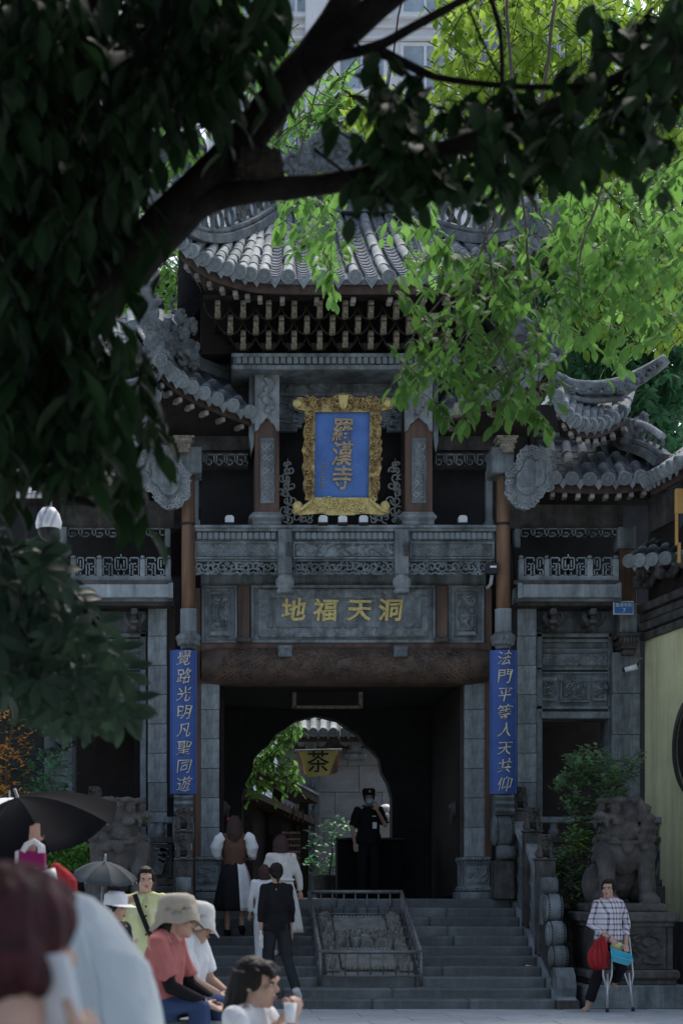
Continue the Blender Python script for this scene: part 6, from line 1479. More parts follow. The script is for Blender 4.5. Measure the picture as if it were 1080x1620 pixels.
rb = empty('cloth_bag', 'red drawstring bag hanging from the arm of the plaid woman', 'bag', P(946, 1536, Yk-.2)); c = P(946, 1512, Yk-.22)
g = G().ell(c + Vector((0, 0, -.03)), (.125, .09, .14), 18, 12).ell(c + Vector((.02, 0, .09)), (.08, .06, .1)).tube([c + Vector((.03, 0, .12)), c + Vector((.06, 0, .22))], [.05, .02], 10)
remesh('bag_body', g, .012, M_CRED, rb, 2, disp=lambda co, no: Vector(no)*.016*sin(atan2(co.y-c.y, co.x-c.x)*9 + co.z*5)); G().tube([c + Vector((.05, 0, .18)), J['wrR'].lerp(c, .3), J['wrR'] + Vector((0, -.02, .03))], .008, 6).build('drawstring', M_CRED, rb)
# woman in lime yellow
Yy = 15.0; J = stand(X(230, Yy), Yy, 0, 1.66, .06); q = J['q']; J['look'] = Vector((.12, -1, -.02))
t, M, s = figure('woman in lime yellow shirt with black shoulder strap standing behind the seated people', J, M_CYEL, .48, M_CDK, shoes=M_CBLK, vox=.009, fit=1.2); hair(t, M, s, 'tied', M_HAIR, .008)
G().tube([q(-.10, -.10, 1.43), q(-.06, -.145, 1.3), q(.02, -.16, 1.1), q(.10, -.15, .95)], [.022]*4, 8, squash=.35).build('shoulder_strap', M_CBLK, t)
for d in (-1, 1): G().add([q(d*.015, -.10, 1.40), q(d*.10, -.095, 1.44), q(d*.115, -.11, 1.385), q(d*.04, -.13, 1.345)] , [(0, 1, 2, 3)]).add([q(d*.015, -.09, 1.40), q(d*.10, -.085, 1.44), q(d*.115, -.10, 1.385), q(d*.04, -.12, 1.345)], [(3, 2, 1, 0)]).build('collar', M_CYEL, t)
for d in (-1, 1):
    g = G()
    for k in range(4): scroll(g, (q(d*.09 + (k-1.5)*.022, 0, 0).x, q(0, 0, 1.27 - .008*(k % 2)).z), .014, 1, k, .004, q(d*.09, -.142, 1.3).y)
    g.build('embroidery', M_SILV, t); tag(t.children[-1], kind='stuff')
for k in range(4): G().ell(q(.0, -.142 - .004*k, 1.32 - k*.085), (.010, .006, .010)).build('button', M_BLACKM, t)
# seated people: joints laid out from the picture at their own distance
def seated(lab, Y, head, sh, hip, kn, el, wr, look, fwd, s, hy=.0, **kw):
    fwd = fwd.normalized(); side = Vector((0, 0, 1)).cross(fwd).normalized()*-1; side = Vector((fwd.y*-1, fwd.x, 0))
    H, S_, Hp, K = P(*head, Y), P(*sh, Y), P(*hip, Y), P(*kn, Y)
    J = dict(s=s, fwd=fwd, side=side, look=look, head=H, neck=S_ + Vector((0, 0, .05*s)), pelvis=Hp, waist=S_.lerp(Hp, .62), chest=S_.lerp(Hp, .28))
    for n_, d in (('L', 1), ('R', -1)):
        J['sh'+n_] = S_ + side*d*.165*s; J['hip'+n_] = Hp + side*d*.09*s; J['kn'+n_] = K + side*d*.10*s + fwd*(.03*d); J['an'+n_] = Vector((J['kn'+n_].x, J['kn'+n_].y, .08)) + fwd*.03; J['to'+n_] = J['an'+n_] + fwd*.16 - Vector((0, 0, .05)); J['el'+n_] = P(*el, Y) + side*d*.17*s; J['wr'+n_] = P(*wr, Y) + side*d*.09*s
    return J, *figure(lab, J, **kw)
fr_ = Vector((.95, -.32, 0))
J, t, M, s = seated('woman in coral shirt and beige sun hat with black sleeves sitting at left', 10.0, (283, 1453), (262, 1492), (255, 1592), (330, 1594), (285, 1560), (332, 1586), Vector((.93, -.25, -.1)), fr_, 1.0, top=M_CPNK, sleeve=.4, bottom=M_CJEAN, shoes=M_CBLK, vox=.008, hem=0)
hair(t, M @ Matrix.Scale(.94, 4), s, 'long', M_HAIR, .008); sun_hat(t, M, s, M_CBEI, .145)
for n_ in 'LR':
    g = G().tube([J['sh'+n_].lerp(J['el'+n_], .55), J['el'+n_], J['wr'+n_].lerp(J['el'+n_], .06)], [.050, .045, .034], 12); remesh('black_sleeve', g, .008, M_CBLK, t, 1)
g = G().tube([J['neck'] + Vector((-.05, .02, -.03)) + Vector((.0, .09*cos(a), .05*sin(a))) for a in [pi*k/10 for k in range(11)]], .03, 8); g.build('hood', M_CPNK, t)
J, t, M, s = seated('woman in white shirt and pale wide sun hat sitting beside the stairs', 10.9, (312, 1462), (300, 1492), (292, 1585), (350, 1592), (318, 1550), (352, 1572), Vector((.85, -.4, -.25)), fr_, 1.0, top=M_CWH, sleeve=.42, bottom=M_CJEAN, shoes=M_CBLK, vox=.009, hem=0)
hair(t, M @ Matrix.Scale(.94, 4), s, 'tied', M_HAIR, .009); sun_hat(t, M, s, M_CCRM, .15)
J, t, M, s = seated('black haired woman in white T-shirt sitting in front at the bottom', 7.8, (406, 1556), (395, 1612), (380, 1760), (480, 1760), (425, 1665), (452, 1618), Vector((.93, -.36, -.08)), Vector((.9, -.43, 0)), .98, top=M_CWH, sleeve=.36, bottom=M_CDK, shoes=M_SHOE, vox=.0065, hem=0, curl=1.1)
hair(t, M, s, 'straight', M_HAIR, .007)
lg = G(); cc = J['chest'] + J['fwd']*.145*s - Vector((0, 0, .02))
for k_, (r_, a0, a1) in enumerate(((.05, 1.0, 4.6), (.03, -1.2, 2.2), (.018, 0, 6.2))): lg.tube([cc + J['side']*(r_*cos(lerp(a0, a1, i/12)) - .03*k_) + Vector((0, 0, r_*sin(lerp(a0, a1, i/12)))) for i in range(13)], .004, 5)
tag(lg.build('shirt_print', M_CDK, t), kind='stuff')
cu_ = empty('paper_cup', 'small white cup held by the woman in the white T-shirt', 'cup', P(457, 1612, 7.7)); G().lathe([(0, -.045), (.022, -.045), (.03, .045), (.027, .045), (.02, -.04)], P(459, 1603, 7.66), 16).build('cup_body', M_WHITE, cu_)
# bench they sit on
for (px0, px1, Y, zt, lab) in ((205, 352, 10.45, Z(1600, 10.45), 'low stone kerb under the two women in sun hats'), (330, 420, 7.8, Z(1770, 7.8)-.06, 'low stone block under the woman in the white T-shirt')):
    b_ = empty('stone_bench', lab, 'bench', P((px0+px1)/2, 1700, Y)); x0, x1 = X(px0, Y), X(px1, Y); b_.location.z = 0
    G().box(x0, x1, Y-.5, Y+.75, zt-.12, zt-.03, .015).build('seat', M_STONE, b_)
    for e in (x0+.12, x1-.12): G().box(e-.08, e+.08, Y-.3, Y+.5, .004, zt-.12, .01).build('support', M_DSTONE, b_)
# person under the grey umbrella with a white cap
Yw = 13.0; J = stand(X(182, Yw), Yw, 0, 1.40, .9); J['look'] = Vector((.8, -.5, -.1)); q = J['q']; J['elR'] = q(-.2, -.1, 1.1); J['wrR'] = q(-.12, -.25, 1.2)
t, M, s = figure('person in a white cap under the grey umbrella', J, M_CDK, .5, M_CDK, shoes=M_CBLK, vox=.012); hair(t, M, s, 'short', M_HAIR)
S = M @ Matrix.Scale(s, 4); G().lathe([(0, .165), (.07, .16), (.11, .12), (.114, .03)], (0, .018, 0), 24).lathe([(.105, .05), (.16, .03)], (0, -.03, 0), 24, a0=pi*1.05, a1=pi*1.95).xf(S).build('white_cap', M_CWH, t)
def umbrella(lab, apex, axis, R, depth, m, hand, nm=8, rot=0.0):
    u = empty('umbrella', lab, 'umbrella', hand); z = axis.normalized(); x = z.cross(Vector((0, 1, 0))).normalized(); y = z.cross(x); Mx = vmat(apex, x, y, z) @ Matrix.Rotation(rot, 4, 'Z')
    nr, per = 8, 6
    for q_ in range(nm):                                   # taut gores between the ribs
        g = G(); vs = []; fs = []
        for sh_ in (0, 1):
            for j in range(nr+1):
                v = j/nr
                for k in range(per+1):
                    a = 2*pi*(q_ + k/per)/nm; f = abs(k/per - .5)*2; r = R*v*(1 - .10*v*(1-f*f)); zz = -depth*v**1.9 - .10*R*(1-f*f)*v*(1-.25*v) - .006*sh_
                    vs.append((r*cos(a), r*sin(a), zz))
        W_ = per+1; O = (nr+1)*W_
        for j in range(nr):
            for k in range(per): f_ = (j*W_+k, (j+1)*W_+k, (j+1)*W_+k+1, j*W_+k+1); fs += [f_, tuple(O+i for i in reversed(f_))]
        for k in range(per): fs.append((nr*W_+k, O+nr*W_+k, O+nr*W_+k+1, nr*W_+k+1))
        g.add(vs, fs, True); g.xf(Mx).build('canopy_gore', m, u)
    for k in range(nm): a = 2*pi*k/nm; G().tube([Mx @ Vector((R*v*cos(a), R*v*sin(a), -depth*v**1.9 - .014)) for v in (0, .25, .5, .75, 1)], .004, 5).build('rib', M_STEEL, u)
    G().tube([Mx @ Vector((0, 0, .06)), Mx @ Vector((0, 0, -.3)), hand], .009, 8).build('shaft', M_STEEL, u); G().tube([hand + (apex-hand).normalized()*.02, hand - (apex-hand).normalized()*.10], .016, 8).build('handle', M_BLACKM, u)
umbrella('grey umbrella behind the yellow shirt woman', P(166, 1364, 13.1), Vector((.1, -.22, 1)), .27, .12, M_UMBG, J['wrR'] + Vector((0, 0, .02)), rot=.3)
# person under the big black umbrella, with the magenta bag
Yu = 11.0; J = stand(X(60, Yu), Yu, 0, 1.55, pi-.3); q = J['q']; J['elR'] = q(-.24, -.1, 1.2); J['wrR'] = q(-.16, -.2, 1.34); J['elL'] = q(.25, .02, 1.12); J['wrL'] = q(.24, -.12, 1.22)
t, M, s = figure('person in dark clothes under the large black umbrella', J, M_CBLK, .9, M_CDK, shoes=M_CBLK, vox=.013); hair(t, M, s, 'short', M_HAIR)
umbrella('large black umbrella tilted to the left above the crowd', P(28, 1262, 10.7), Vector((-.34, -.30, 1)), .60, .27, M_UMB, J['wrR'] + Vector((0, 0, .03)), rot=.2)
umbrella('white parasol behind the black umbrella at the left edge', P(15, 1262, 15.5), Vector((0, -.05, 1)), .52, .2, M_CWH, P(10, 1420, 15.5), rot=.1)
Jw = stand(X(8, 15.6), 15.6, 0, 1.5, pi); Jw['elR'] = Jw['q'](-.2, -.1, 1.15); Jw['wrR'] = P(10, 1420, 15.5)
t, M, s = figure('person hidden under the white parasol at the left edge', Jw, M_CGRY, .5, M_CDK, shoes=M_CBLK, vox=.014); hair(t, M, s, 'short', M_HAIR)
bg = empty('shopping_bag', 'magenta shopping bag with white handles and sides', 'bag', P(52, 1392, 8.6)); Y = 8.6
G().pprism([(30, 1345), (70, 1350), (70, 1402), (28, 1400)], Y, .10).build('bag_front', M_CMAG, bg); G().pprism([(24, 1348), (31, 1345), (29, 1400), (22, 1398)], Y+.01, .12).build('bag_side', M_CWH, bg)
G().tube([P(36, 1348, Y), P(42, 1337, Y), P(54, 1331, Y), P(63, 1338, Y), P(64, 1350, Y)], .014, 8).build('bag_handle', M_CWH, bg); G().tube([P(40, 1348, Y+.09), P(48, 1338, Y+.09), P(58, 1334, Y+.09), P(67, 1340, Y+.09), P(68, 1352, Y+.09)], .014, 8).build('bag_handle', M_CWH, bg)
text_obj('惠品', .045, M_CPINKW, 'bag_print', bg, .001, P(51, 1378, Y-.004), bev=0)
J = stand(X(75, 8.75), 8.75, 0, 1.40, pi+.2); q = J['q']; J['elL'] = q(.2, -.05, 1.15); J['wrL'] = P(52, 1337, 8.68); J['elR'] = q(-.22, 0, 1.1); J['wrR'] = q(-.1, -.2, 1.2)
t, M, s = figure('person in a red scarf carrying the magenta bag, hidden behind the near man', J, M_CBLK, .9, M_CDK, shoes=M_CBLK, vox=.012); hair(t, M, s, 'short', M_HAIR)
g = G().tube([P(86, 1372, 8.5), P(100, 1385, 8.5), P(112, 1398, 8.48), P(116, 1415, 8.5)], [.016, .028, .03, .03], 12); remesh('red_scarf', g, .01, M_CRED, t, 1, disp=folds(.03, 14))
G().tube([P(76, 1376, 8.4), P(80, 1395, 8.4)], [.035, .04], 14).build('white_roll', M_WHITE, t)
# person in the pale grey jacket, from behind
Yj = 4.5; Jx = X(92, Yj); J = stand(Jx, Yj, 0, 1.63, pi - .25); q = J['q']; J['head'] = P(66, 1462, Yj+.14); J['neck'] = P(90, 1440, Yj+.05); J['look'] = Vector((-.3, .8, -.6))
J['shR'] = q(-.10, 0, 1.34); J['elR'] = q(-.10, -.06, 1.06); J['wrR'] = q(-.08, -.12, .9); J['shL'] = q(.10, 0, 1.34); J['elL'] = q(.10, -.06, 1.06); J['wrL'] = q(.08, -.12, .9)
t = empty('person', 'person in pale grey jacket seen from behind, next to the man on the phone', 'person', (Jx, Yj, 0))
g = G(); M = head_matrix(J['head'], J['look'], 0); add_head(g, M, .95); g.tube([J['neck'], J['head']], [.055, .05]); loft(g, [J['pelvis'], J['waist'], J['chest'], J['neck']], J['side'], J['fwd'], [.15, .14, .15, .06], [.11, .1, .11, .06])
for n_ in 'LR':
    g.tube([J['hip'+n_], J['kn'+n_], J['an'+n_]], [.085, .055, .04]); g.tube([J['an'+n_], J['to'+n_]], [.04, .03]); g.tube([J['sh'+n_], J['el'+n_], J['wr'+n_]], [.05, .04, .028]); add_hand(g, J['wr'+n_], J['wr'+n_]-J['el'+n_], J['side'], .95, .6)
remesh('body', g, .011, M_SKIN, t, 2); hair(t, M, .95, 'short', M_HAIR, .008)
g = G(); pj = [(1408, 100, .030, .05), (1416, 103, .075, .09), (1432, 108, .115, .12), (1462, 113, .150, .15), (1500, 118, .182, .17), (1550, 123, .212, .185), (1600, 127, .233, .19), (1680, 130, .245, .19), (1780, 128, .24, .18)]
cs = [P(b_, a_, Yj+.02) for a_, b_, r, ry in pj]; loft(g, cs, Vector((1, 0, 0)), Vector((0, 1, 0)), [r for a_, b_, r, ry in pj], [ry for a_, b_, r, ry in pj], 32)
g.tube([P(140, 1490, Yj-.04), P(178, 1550, Yj-.10), P(200, 1640, Yj-.14), P(185, 1740, Yj-.2)], [.09, .105, .10, .075], 16)
remesh('pale_jacket', g, .008, M_CGRY, t, 4, .6, disp=lambda co, no: Vector(no)*(.012*noise.noise(Vector((co.x*5, co.y*5, co.z*2.5))) + -.022*abs(noise.noise(Vector((co.x*9 + co.z*7, co.y*9, co.z*4 - co.x*5)))) + .0035*noise.noise(Vector((co.x*28 + co.z*16, co.y*22, co.z*10)))))
g = G().tube(sample([P(100, 1412, Yj-.11), P(125, 1470, Yj-.16), P(150, 1560, Yj-.20), P(160, 1660, Yj-.21)], 20), .0045, 6); g.build('back_seam', M_CGRY, t)
g = G().tube([J['hipL'], J['knL'], J['anL']], [.1, .08, .07]).tube([J['hipR'], J['knR'], J['anR']], [.1, .08, .07]); remesh('trousers', g, .014, M_CDK, t, 1)
# man on the phone, nearest the camera
Ym = 2.9; hc = P(36, 1492, Ym); look = Vector((.42, .80, -.12)); M = head_matrix(hc, look, .1)
t = empty('person', 'dark reddish haired man in the very front talking on a phone', 'person', (hc.x, Ym, 0)); sm = 1.02
g = G(); add_head(g, M, sm); base = hc + Vector((-.03, -.02, -.2))
g.tube([hc + Vector((-.02, 0, -.08)), base], [.056, .065], 14)
sl_, sr_ = base + Vector((-.18, .0, -.09)), base + Vector((.19, .04, -.11)); loft(g, [base + Vector((0, 0, -.7)), base + Vector((0, 0, -.45)), base + Vector((0, 0, -.2)), base + Vector((0, 0, -.05)), base], Vector((1, 0, 0)), Vector((0, 1, 0)), [.16, .15, .17, .15, .06], [.11, .11, .12, .09, .06])
wr_ = P(136, 1655, Ym+.06); el_ = P(215, 1850, Ym+.12)
g.tube([sr_, el_, wr_], [.06, .045, .032], 14); 
pd = (P(88, 1500, Ym) - wr_).normalized(); c = wr_ + pd*.05
Rm = Matrix((Vector((.2, -.9, .1)).normalized(), pd, pd.cross(Vector((.2, -.9, .1)).normalized())))
ph = P(100, 1572, Ym+.0)
fing = [[(128, 1625), (118, 1600), (108, 1588), (100, 1586)], [(132, 1632), (126, 1612), (114, 1603), (103, 1602)], [(136, 1642), (132, 1626), (120, 1619), (106, 1618)], [(138, 1652), (136, 1640), (124, 1636), (110, 1634)]]
g.ell(P(134, 1640, Ym-.01), (.028, .04, .05)).tube([wr_, P(134, 1640, Ym-.01)], [.032, .036], 12)
for k, f_ in enumerate(fing): g.tube([P(a, b, Ym - .045 + (.02, -.01, -.028, -.032)[i]) for i, (a, b) in enumerate(f_)], [.0115, .0105, .0095, .008], 8)
g.tube([P(128, 1636, Ym+.0), P(114, 1612, Ym-.01), P(104, 1588, Ym-.015)], [.014, .012, .009], 8)
for n_, d in (('L', 1), ('R', -1)):
    hp = base + Vector((d*.09, 0, -.62)); g.tube([hp, Vector((hp.x, hp.y, .48)), Vector((hp.x, hp.y, .06))], [.085, .055, .04]); g.tube([Vector((hp.x, hp.y, .05)), Vector((hp.x, hp.y+.16, .03))], [.04, .03])
g.tube([sl_, sl_ + Vector((-.05, 0, -.3)), sl_ + Vector((-.02, .1, -.52))], [.055, .042, .03]); add_hand(g, sl_ + Vector((-.02, .1, -.52)), Vector((0, .2, -1)), Vector((1, 0, 0)), 1, .6)
remesh('body', g, .0065, M_SKIN, t, 2)
g = G(); e = g.ell; e((0, .028, .045), (.090, .106, .092), 18, 12); e((0, .07, -.02), (.080, .065, .085)); e((0, -.05, .08), (.074, .06, .05)); 
for d in (-1, 1): e((d*.07, .01, .03), (.028, .06, .06)); e((d*.062, .06, -.06), (.02, .04, .04))
remesh('hair', g.xf(M @ Matrix.Scale(sm, 4)), .007, M_HAIRR, t, 1, disp=strands(.012, 40))
g = G(); loft(g, [base + Vector((0, 0, -.72)), base + Vector((0, 0, -.4)), base + Vector((0, 0, -.18)), base + Vector((0, 0, -.07)), base + Vector((0, 0, -.01))], Vector((1, 0, 0)), Vector((0, 1, 0)), [.19, .18, .19, .16, .075], [.14, .13, .14, .11, .075])
for a in (sl_, sr_): g.ell(a, .075)
g.tube([sr_, sr_.lerp(el_, .5)], [.075, .068]); g.tube([sl_, sl_ + Vector((-.03, 0, -.17))], [.075, .068]); remesh('shirt', g, .011, M_CDK, t, 2, disp=folds(.01))
g = G(); [g.tube([base + Vector((d*.09, 0, -.65)), base + Vector((d*.1, 0, -1.0)), Vector((base.x+d*.1, base.y, .08))], [.11, .08, .07]) for d in (-1, 1)]; remesh('trousers', g, .015, M_CDK, t, 1)
pn_ = empty('phone', 'white phone held to the ear of the man in front', 'phone', P(100, 1600, Ym)); a, b = P(80, 1508, Ym-.085), P(108, 1640, Ym-.04)
d = (b-a).normalized(); sx_ = Vector((.88, -.45, 0)); sx_ = (sx_ - d*sx_.dot(d)).normalized(); n_ = d.cross(sx_); pm = vmat((a+b)/2, sx_, d, n_)
G().box(-.036, .036, -.074, .074, -.005, .005, .004).xf(pm).build('phone_case', M_WHITE, pn_); G().box(-.030, -.012, -.066, -.040, -.008, -.004, .002).box(-.030, -.012, -.066, -.040, .004, .008, .002).xf(pm).build('lens_bump', M_SILV, pn_)

sc_ = empty('paper_scrap', 'small white scrap of paper lying on a step right of the ramp stone', 'paper scrap', P(840, 1534, 21.0)); zz_ = 3*.121 + .004
c = Vector((X(838, 21.05), 21.13, .484)); G().add([c + Vector(p) for p in ((-.05, -.03, .004), (.03, -.04, .012), (.06, .03, .006), (-.02, .04, .02), (-.05, -.03, .002), (.03, -.04, .010), (.06, .03, .004), (-.02, .04, .018))], [(0, 1, 2, 3), (7, 6, 5, 4)]).build('paper', M_WHITE, sc_)
# ------------------------------------------------------------------ trees and plants
import numpy as np
def leaf_geo(L, W, droop=.18, fold=.25, kind='lance', nseg=4):
    """one blade: base at the origin, growing along +x, +z is its upper side"""
    prof = {'lance': (.0, .62, 1.0, .92, .55, 0), 'oval': (.0, .8, 1.0, .95, .65, 0), 'obov': (.0, .45, .8, 1.0, .8, 0)}[kind]
    n = len(prof); vs = []; fs = []; ids = []
    for i, w in enumerate(prof):
        t = i/(n-1); x = L*t*(1 - .12*t*t); z = -droop*L*t*t; hw = W*.5*w
        if w == 0: ids.append((len(vs),)*3); vs.append((x, 0, z))
        else: ids.append((len(vs), len(vs)+1, len(vs)+2)); vs += [(x, hw, z + fold*hw + .02*L*sin(i*2.1)), (x, 0, z), (x, -hw, z + fold*hw - .02*L*sin(i*1.7))]
    for i in range(n-1):
        a, b = ids[i], ids[i+1]
        for k in (0, 1):
            f = []
            for q in (a[k], b[k], b[k+1], a[k+1]):
                if q not in f: f.append(q)
            if len(f) > 2: fs.append(tuple(reversed(f)))
    return vs, fs
def spray_geo(L, W, n, kind, spread=1.0, seed=0):
    """a rosette of n leaves from one point (palmate leaf or whorl)"""
    rng = random.Random(seed); vs = []; fs = []; v0, f0 = leaf_geo(L, W, .25, .22, kind)
    for k in range(n):
        a = (k-(n-1)/2)*(spread*2*pi/n); M = Matrix.Rotation(a, 4, 'Z') @ Matrix.Rotation(rng.uniform(-.1, .45), 4, 'Y') @ Matrix.Rotation(rng.uniform(-.3, .3), 4, 'X') @ Matrix.Scale(1 - .28*abs(a)/pi, 4) @ Matrix.Translation((L*.08, 0, 0)); o = len(vs)
        vs += [tuple(M @ Vector(p)) for p in v0]; fs += [tuple(i+o for i in f) for f in f0]
    return vs, fs
def basis(d, up, roll=0.0):
    d = d.normalized(); s = up.cross(d); s = s.normalized() if s.length > 1e-4 else Vector((1, 0, 0)); u = d.cross(s)
    c, w = cos(roll), sin(roll); s2 = s*c + u*w; u2 = u*c - s*w; return d, s2, u2
class Leaves:
    """collects leaf placements; the first `solo` become objects of their own, the rest one mesh"""
    def __init__(q): q.items = []
    def put(q, p, d, up=Vector((0, 0, 1)), roll=0.0, sc=1.0, t=0): q.items.append((Vector(p), d, up, roll, sc, t))
    def build(q, name, templ, m, parent, solo=0, solo_name='leaf', key=None):
        it = q.items
        if not it: return
        if key: it = sorted(it, key=key)
        mes = [mesh_of(G().add(v, f, True), solo_name, m) for v, f in templ] if solo else []
        for (p, d, up, roll, sc, t) in it[:solo]:
            x, y, z = basis(d, up, roll); o = put(solo_name, mes[t % len(templ)], parent); o.matrix_basis = vmat(p, x*sc, y*sc, z*sc)
        rest = it[solo:]
        if not rest: return
        V = []; LV = []; FS = []; off = 0
        for k, (v, f) in enumerate(templ):
            sub = [i for i in rest if i[5] % len(templ) == k]
            if not sub: continue
            A = np.zeros((len(sub), 3, 3)); T = np.zeros((len(sub), 3))
            for j, (p, d, up, roll, sc, t) in enumerate(sub):
                x, y, z = basis(d, up, roll); A[j] = np.array((x*sc, y*sc, z*sc)); T[j] = p
            va = np.array(v); out = np.einsum('vk,nkj->nvj', va, A) + T[:, None, :]; nv = len(v)
            V.append(out.reshape(-1, 3)); lens = np.array([len(x) for x in f]); flat = np.array([i for x in f for i in x])
            idx = (flat[None, :] + (np.arange(len(sub))*nv)[:, None] + off).reshape(-1); LV.append(idx); FS.append(np.tile(lens, len(sub))); off += len(sub)*nv
        V = np.concatenate(V); LV = np.concatenate(LV); FS = np.concatenate(FS)
        me = bpy.data.meshes.new(name); me.vertices.add(len(V)); me.vertices.foreach_set('co', V.ravel().astype(np.float32)); me.loops.add(len(LV)); me.loops.foreach_set('vertex_index', LV.astype(np.int32))
        me.polygons.add(len(FS)); me.polygons.foreach_set('loop_start', np.concatenate(([0], np.cumsum(FS)[:-1])).astype(np.int32)); me.polygons.foreach_set('loop_total', FS.astype(np.int32)); me.polygons.foreach_set('use_smooth', [True]*len(FS))
        me.materials.append(m); me.update(calc_edges=True); me.validate()
        o = put(name, me, parent); tag(o, kind='stuff'); return o
def inpoly(x, y, poly):
    c = False; j = len(poly)-1
    for i in range(len(poly)):
        (a, b), (d, e) = poly[i], poly[j]
        if (b > y) != (e > y) and x < (d-a)*(y-b)/(e-b)+a: c = not c
        j = i
    return c
def rpoint(poly, rng):
    xs = [p[0] for p in poly]; ys = [p[1] for p in poly]
    while True:
        x, y = rng.uniform(min(xs), max(xs)), rng.uniform(min(ys), max(ys))
        if inpoly(x, y, poly): return x, y
def limb(g, pts, r0, r1, n=9, wob=.012, seed=0, k=18):
    ps = sample([Vector(p) for p in pts], k); ps = [p + Vector((noise.noise(p*3+Vector((seed, 0, 0))), noise.noise(p*3+Vector((0, seed, 5))), noise.noise(p*3+Vector((0, 2, seed)))))*wob for p in ps]
    g.tube(ps, [lerp(r0, r1, i/k)*(1 + .10*noise.noise(ps[i]*9)) for i in range(k+1)], n)
rng = random.Random(42)
UP = Vector((0, 0, 1))
# ---- the dark tree over the photographer: trunk just outside the frame at left
big = empty('shade_tree', 'large dark leaved tree whose thick forked bough crosses the upper left corner', 'tree', (-2.0, 5.6, 0))
g = G(); limb(g, [(-2.0, 5.6, -.05), (-1.98, 5.65, 1.2), (-1.85, 5.8, 2.3), (-1.6, 6.1, 3.0)], .30, .20, 16, .05, 1, 24); g.lathe([(.5, -.02), (.36, .12), (.30, .4)], (-2.0, 5.6, 0), 16); g.build('trunk', M_BARK, big)
Yb = 6.4
def br(name, pts, r0, r1, n=9, seed=0, wob=.014, k=18):
    g = G(); limb(g, [P(*p) if len(p) == 3 and p[2] > 1 else p for p in pts], r0, r1, n, wob, seed, k); return g.build(name, M_BARK, big)
br('bough', [(-361, 772, 6.1), (-160, 690, 6.3), (40, 545, 6.4), (180, 438, 6.4), (290, 325, 6.4), (385, 222, 6.4), (465, 118, 6.45), (530, 30, 6.5), (600, -110, 6.6)], .125, .05, 14, 2, .018, 40)
br('bough', [(235, 385, 6.4), (330, 318, 6.36), (450, 297, 6.33), (560, 283, 6.3), (680, 243, 6.25), (800, 200, 6.2), (930, 143, 6.2), (1090, 78, 6.2)], .052, .02, 12, 5, .014, 34)
br('branch', [(478, 118, 6.45), (560, 40, 6.4), (640, -30, 6.35)], .06, .05, 12, 7)
br('branch', [(520, 88, 6.42), (600, 72, 6.35), (660, 40, 6.3), (720, 4, 6.25), (790, -30, 6.2)], .022, .013, 8, 9)
br('branch', [(505, 95, 6.43), (570, 80, 6.4), (625, 92, 6.35), (690, 122, 6.3), (790, 133, 6.25), (880, 134, 6.2), (985, 128, 6.2)], .016, .010, 8, 11)
br('branch', [(595, 72, 6.36), (640, 95, 6.33), (692, 124, 6.3)], .013, .009, 7, 12)
br('branch', [(60, 530, 6.35), (150, 260, 6.1), (215, 110, 6.0), (300, -40, 5.9)], .05, .028, 10, 14)
br('branch', [(120, 400, 6.2), (60, 200, 6.0), (40, -40, 5.8)], .05, .03, 10, 15)
br('branch', [(20, 560, 6.3), (30, 680, 6.0), (80, 770, 5.8), (150, 800, 5.7)], .03, .012, 8, 16)
br('branch', [(772, -20, 6.3), (792, 60, 6.3), (794, 150, 6.3), (780, 290, 6.25), (772, 330, 6.2)], .011, .006, 7, 17)
for (a, b, c) in (((740, 10), (770, 80), (800, 130)), ((560, 60), (600, 120), (620, 150)), ((500, 235), (540, 265), (565, 285)), ((505, 190), (545, 215), (580, 240)), ((740, 180), (860, 210), (985, 330))): br('twig', [(*a, 6.3), (*b, 6.28), (*c, 6.25)], .007, .004, 6, a[0])
lance = [leaf_geo(.165, .052, .22, .28, 'lance'), leaf_geo(.14, .048, .30, .2, 'lance'), leaf_geo(.18, .058, .12, .35, 'lance')]
oval = [leaf_geo(.125, .062, .15, .22, 'oval'), leaf_geo(.11, .055, .25, .15, 'oval'), leaf_geo(.135, .06, .05, .3, 'lance')]
twg = G()
def shoots(L, poly, n, Y0, Y1, length, nl, down, sc=(.8, 1.25), tg=None, thick=.004, out=.9, side=0.0, templ=3, hang=.6):
    """drooping shoots with alternate leaves"""
    for k in range(n):
        px, py = rpoint(poly, rng); Y = rng.uniform(Y0, Y1); p = P(px, py, Y); a = rng.uniform(0, 2*pi)
        d = Vector((cos(a)*out + side, sin(a)*out, -down + rng.uniform(-.35, .35))).normalized(); ln = length*rng.uniform(.7, 1.2); pts = []
        for i in range(6): t = i/5; pts.append(p + d*ln*(t-.6) + Vector((0, 0, -.35*ln*t*t*down)))
        if tg is not None: tg.tube(pts, [thick*(1 - .6*i/5) for i in range(6)], 5, caps=False)
        for i in range(nl):
            t = (i+.5)/nl; q = polyl(pts, t); dd = polyl(pts, min(1, t+.1)) - polyl(pts, max(0, t-.1)); b = rng.uniform(0, 2*pi)
            ld = (dd.normalized()*.5 + Vector((cos(b), sin(b), -hang + rng.uniform(-.3, .4)))*.8); L.put(q, ld, UP, rng.uniform(-.5, .5), rng.uniform(*sc), rng.randrange(templ))
LD = Leaves()
left1 = [(-40, -30), (150, -30), (160, 120), (145, 300), (125, 480), (90, 620), (60, 700), (-40, 740)]
left2 = [(120, -30), (420, -30), (420, 20), (395, 70), (350, 125), (310, 150), (260, 180), (220, 190), (150, 160)]
left3 = [(120, 180), (210, 190), (195, 300), (165, 390), (120, 400)]
left4 = [(-40, 560), (110, 560), (190, 610), (205, 670), (170, 740), (110, 770), (-40, 770)]
left5 = [(90, 400), (150, 460), (180, 560), (190, 640), (90, 660)]
shoots(LD, left1, 340, 5.6, 8.2, .36, 10, .8, tg=twg)
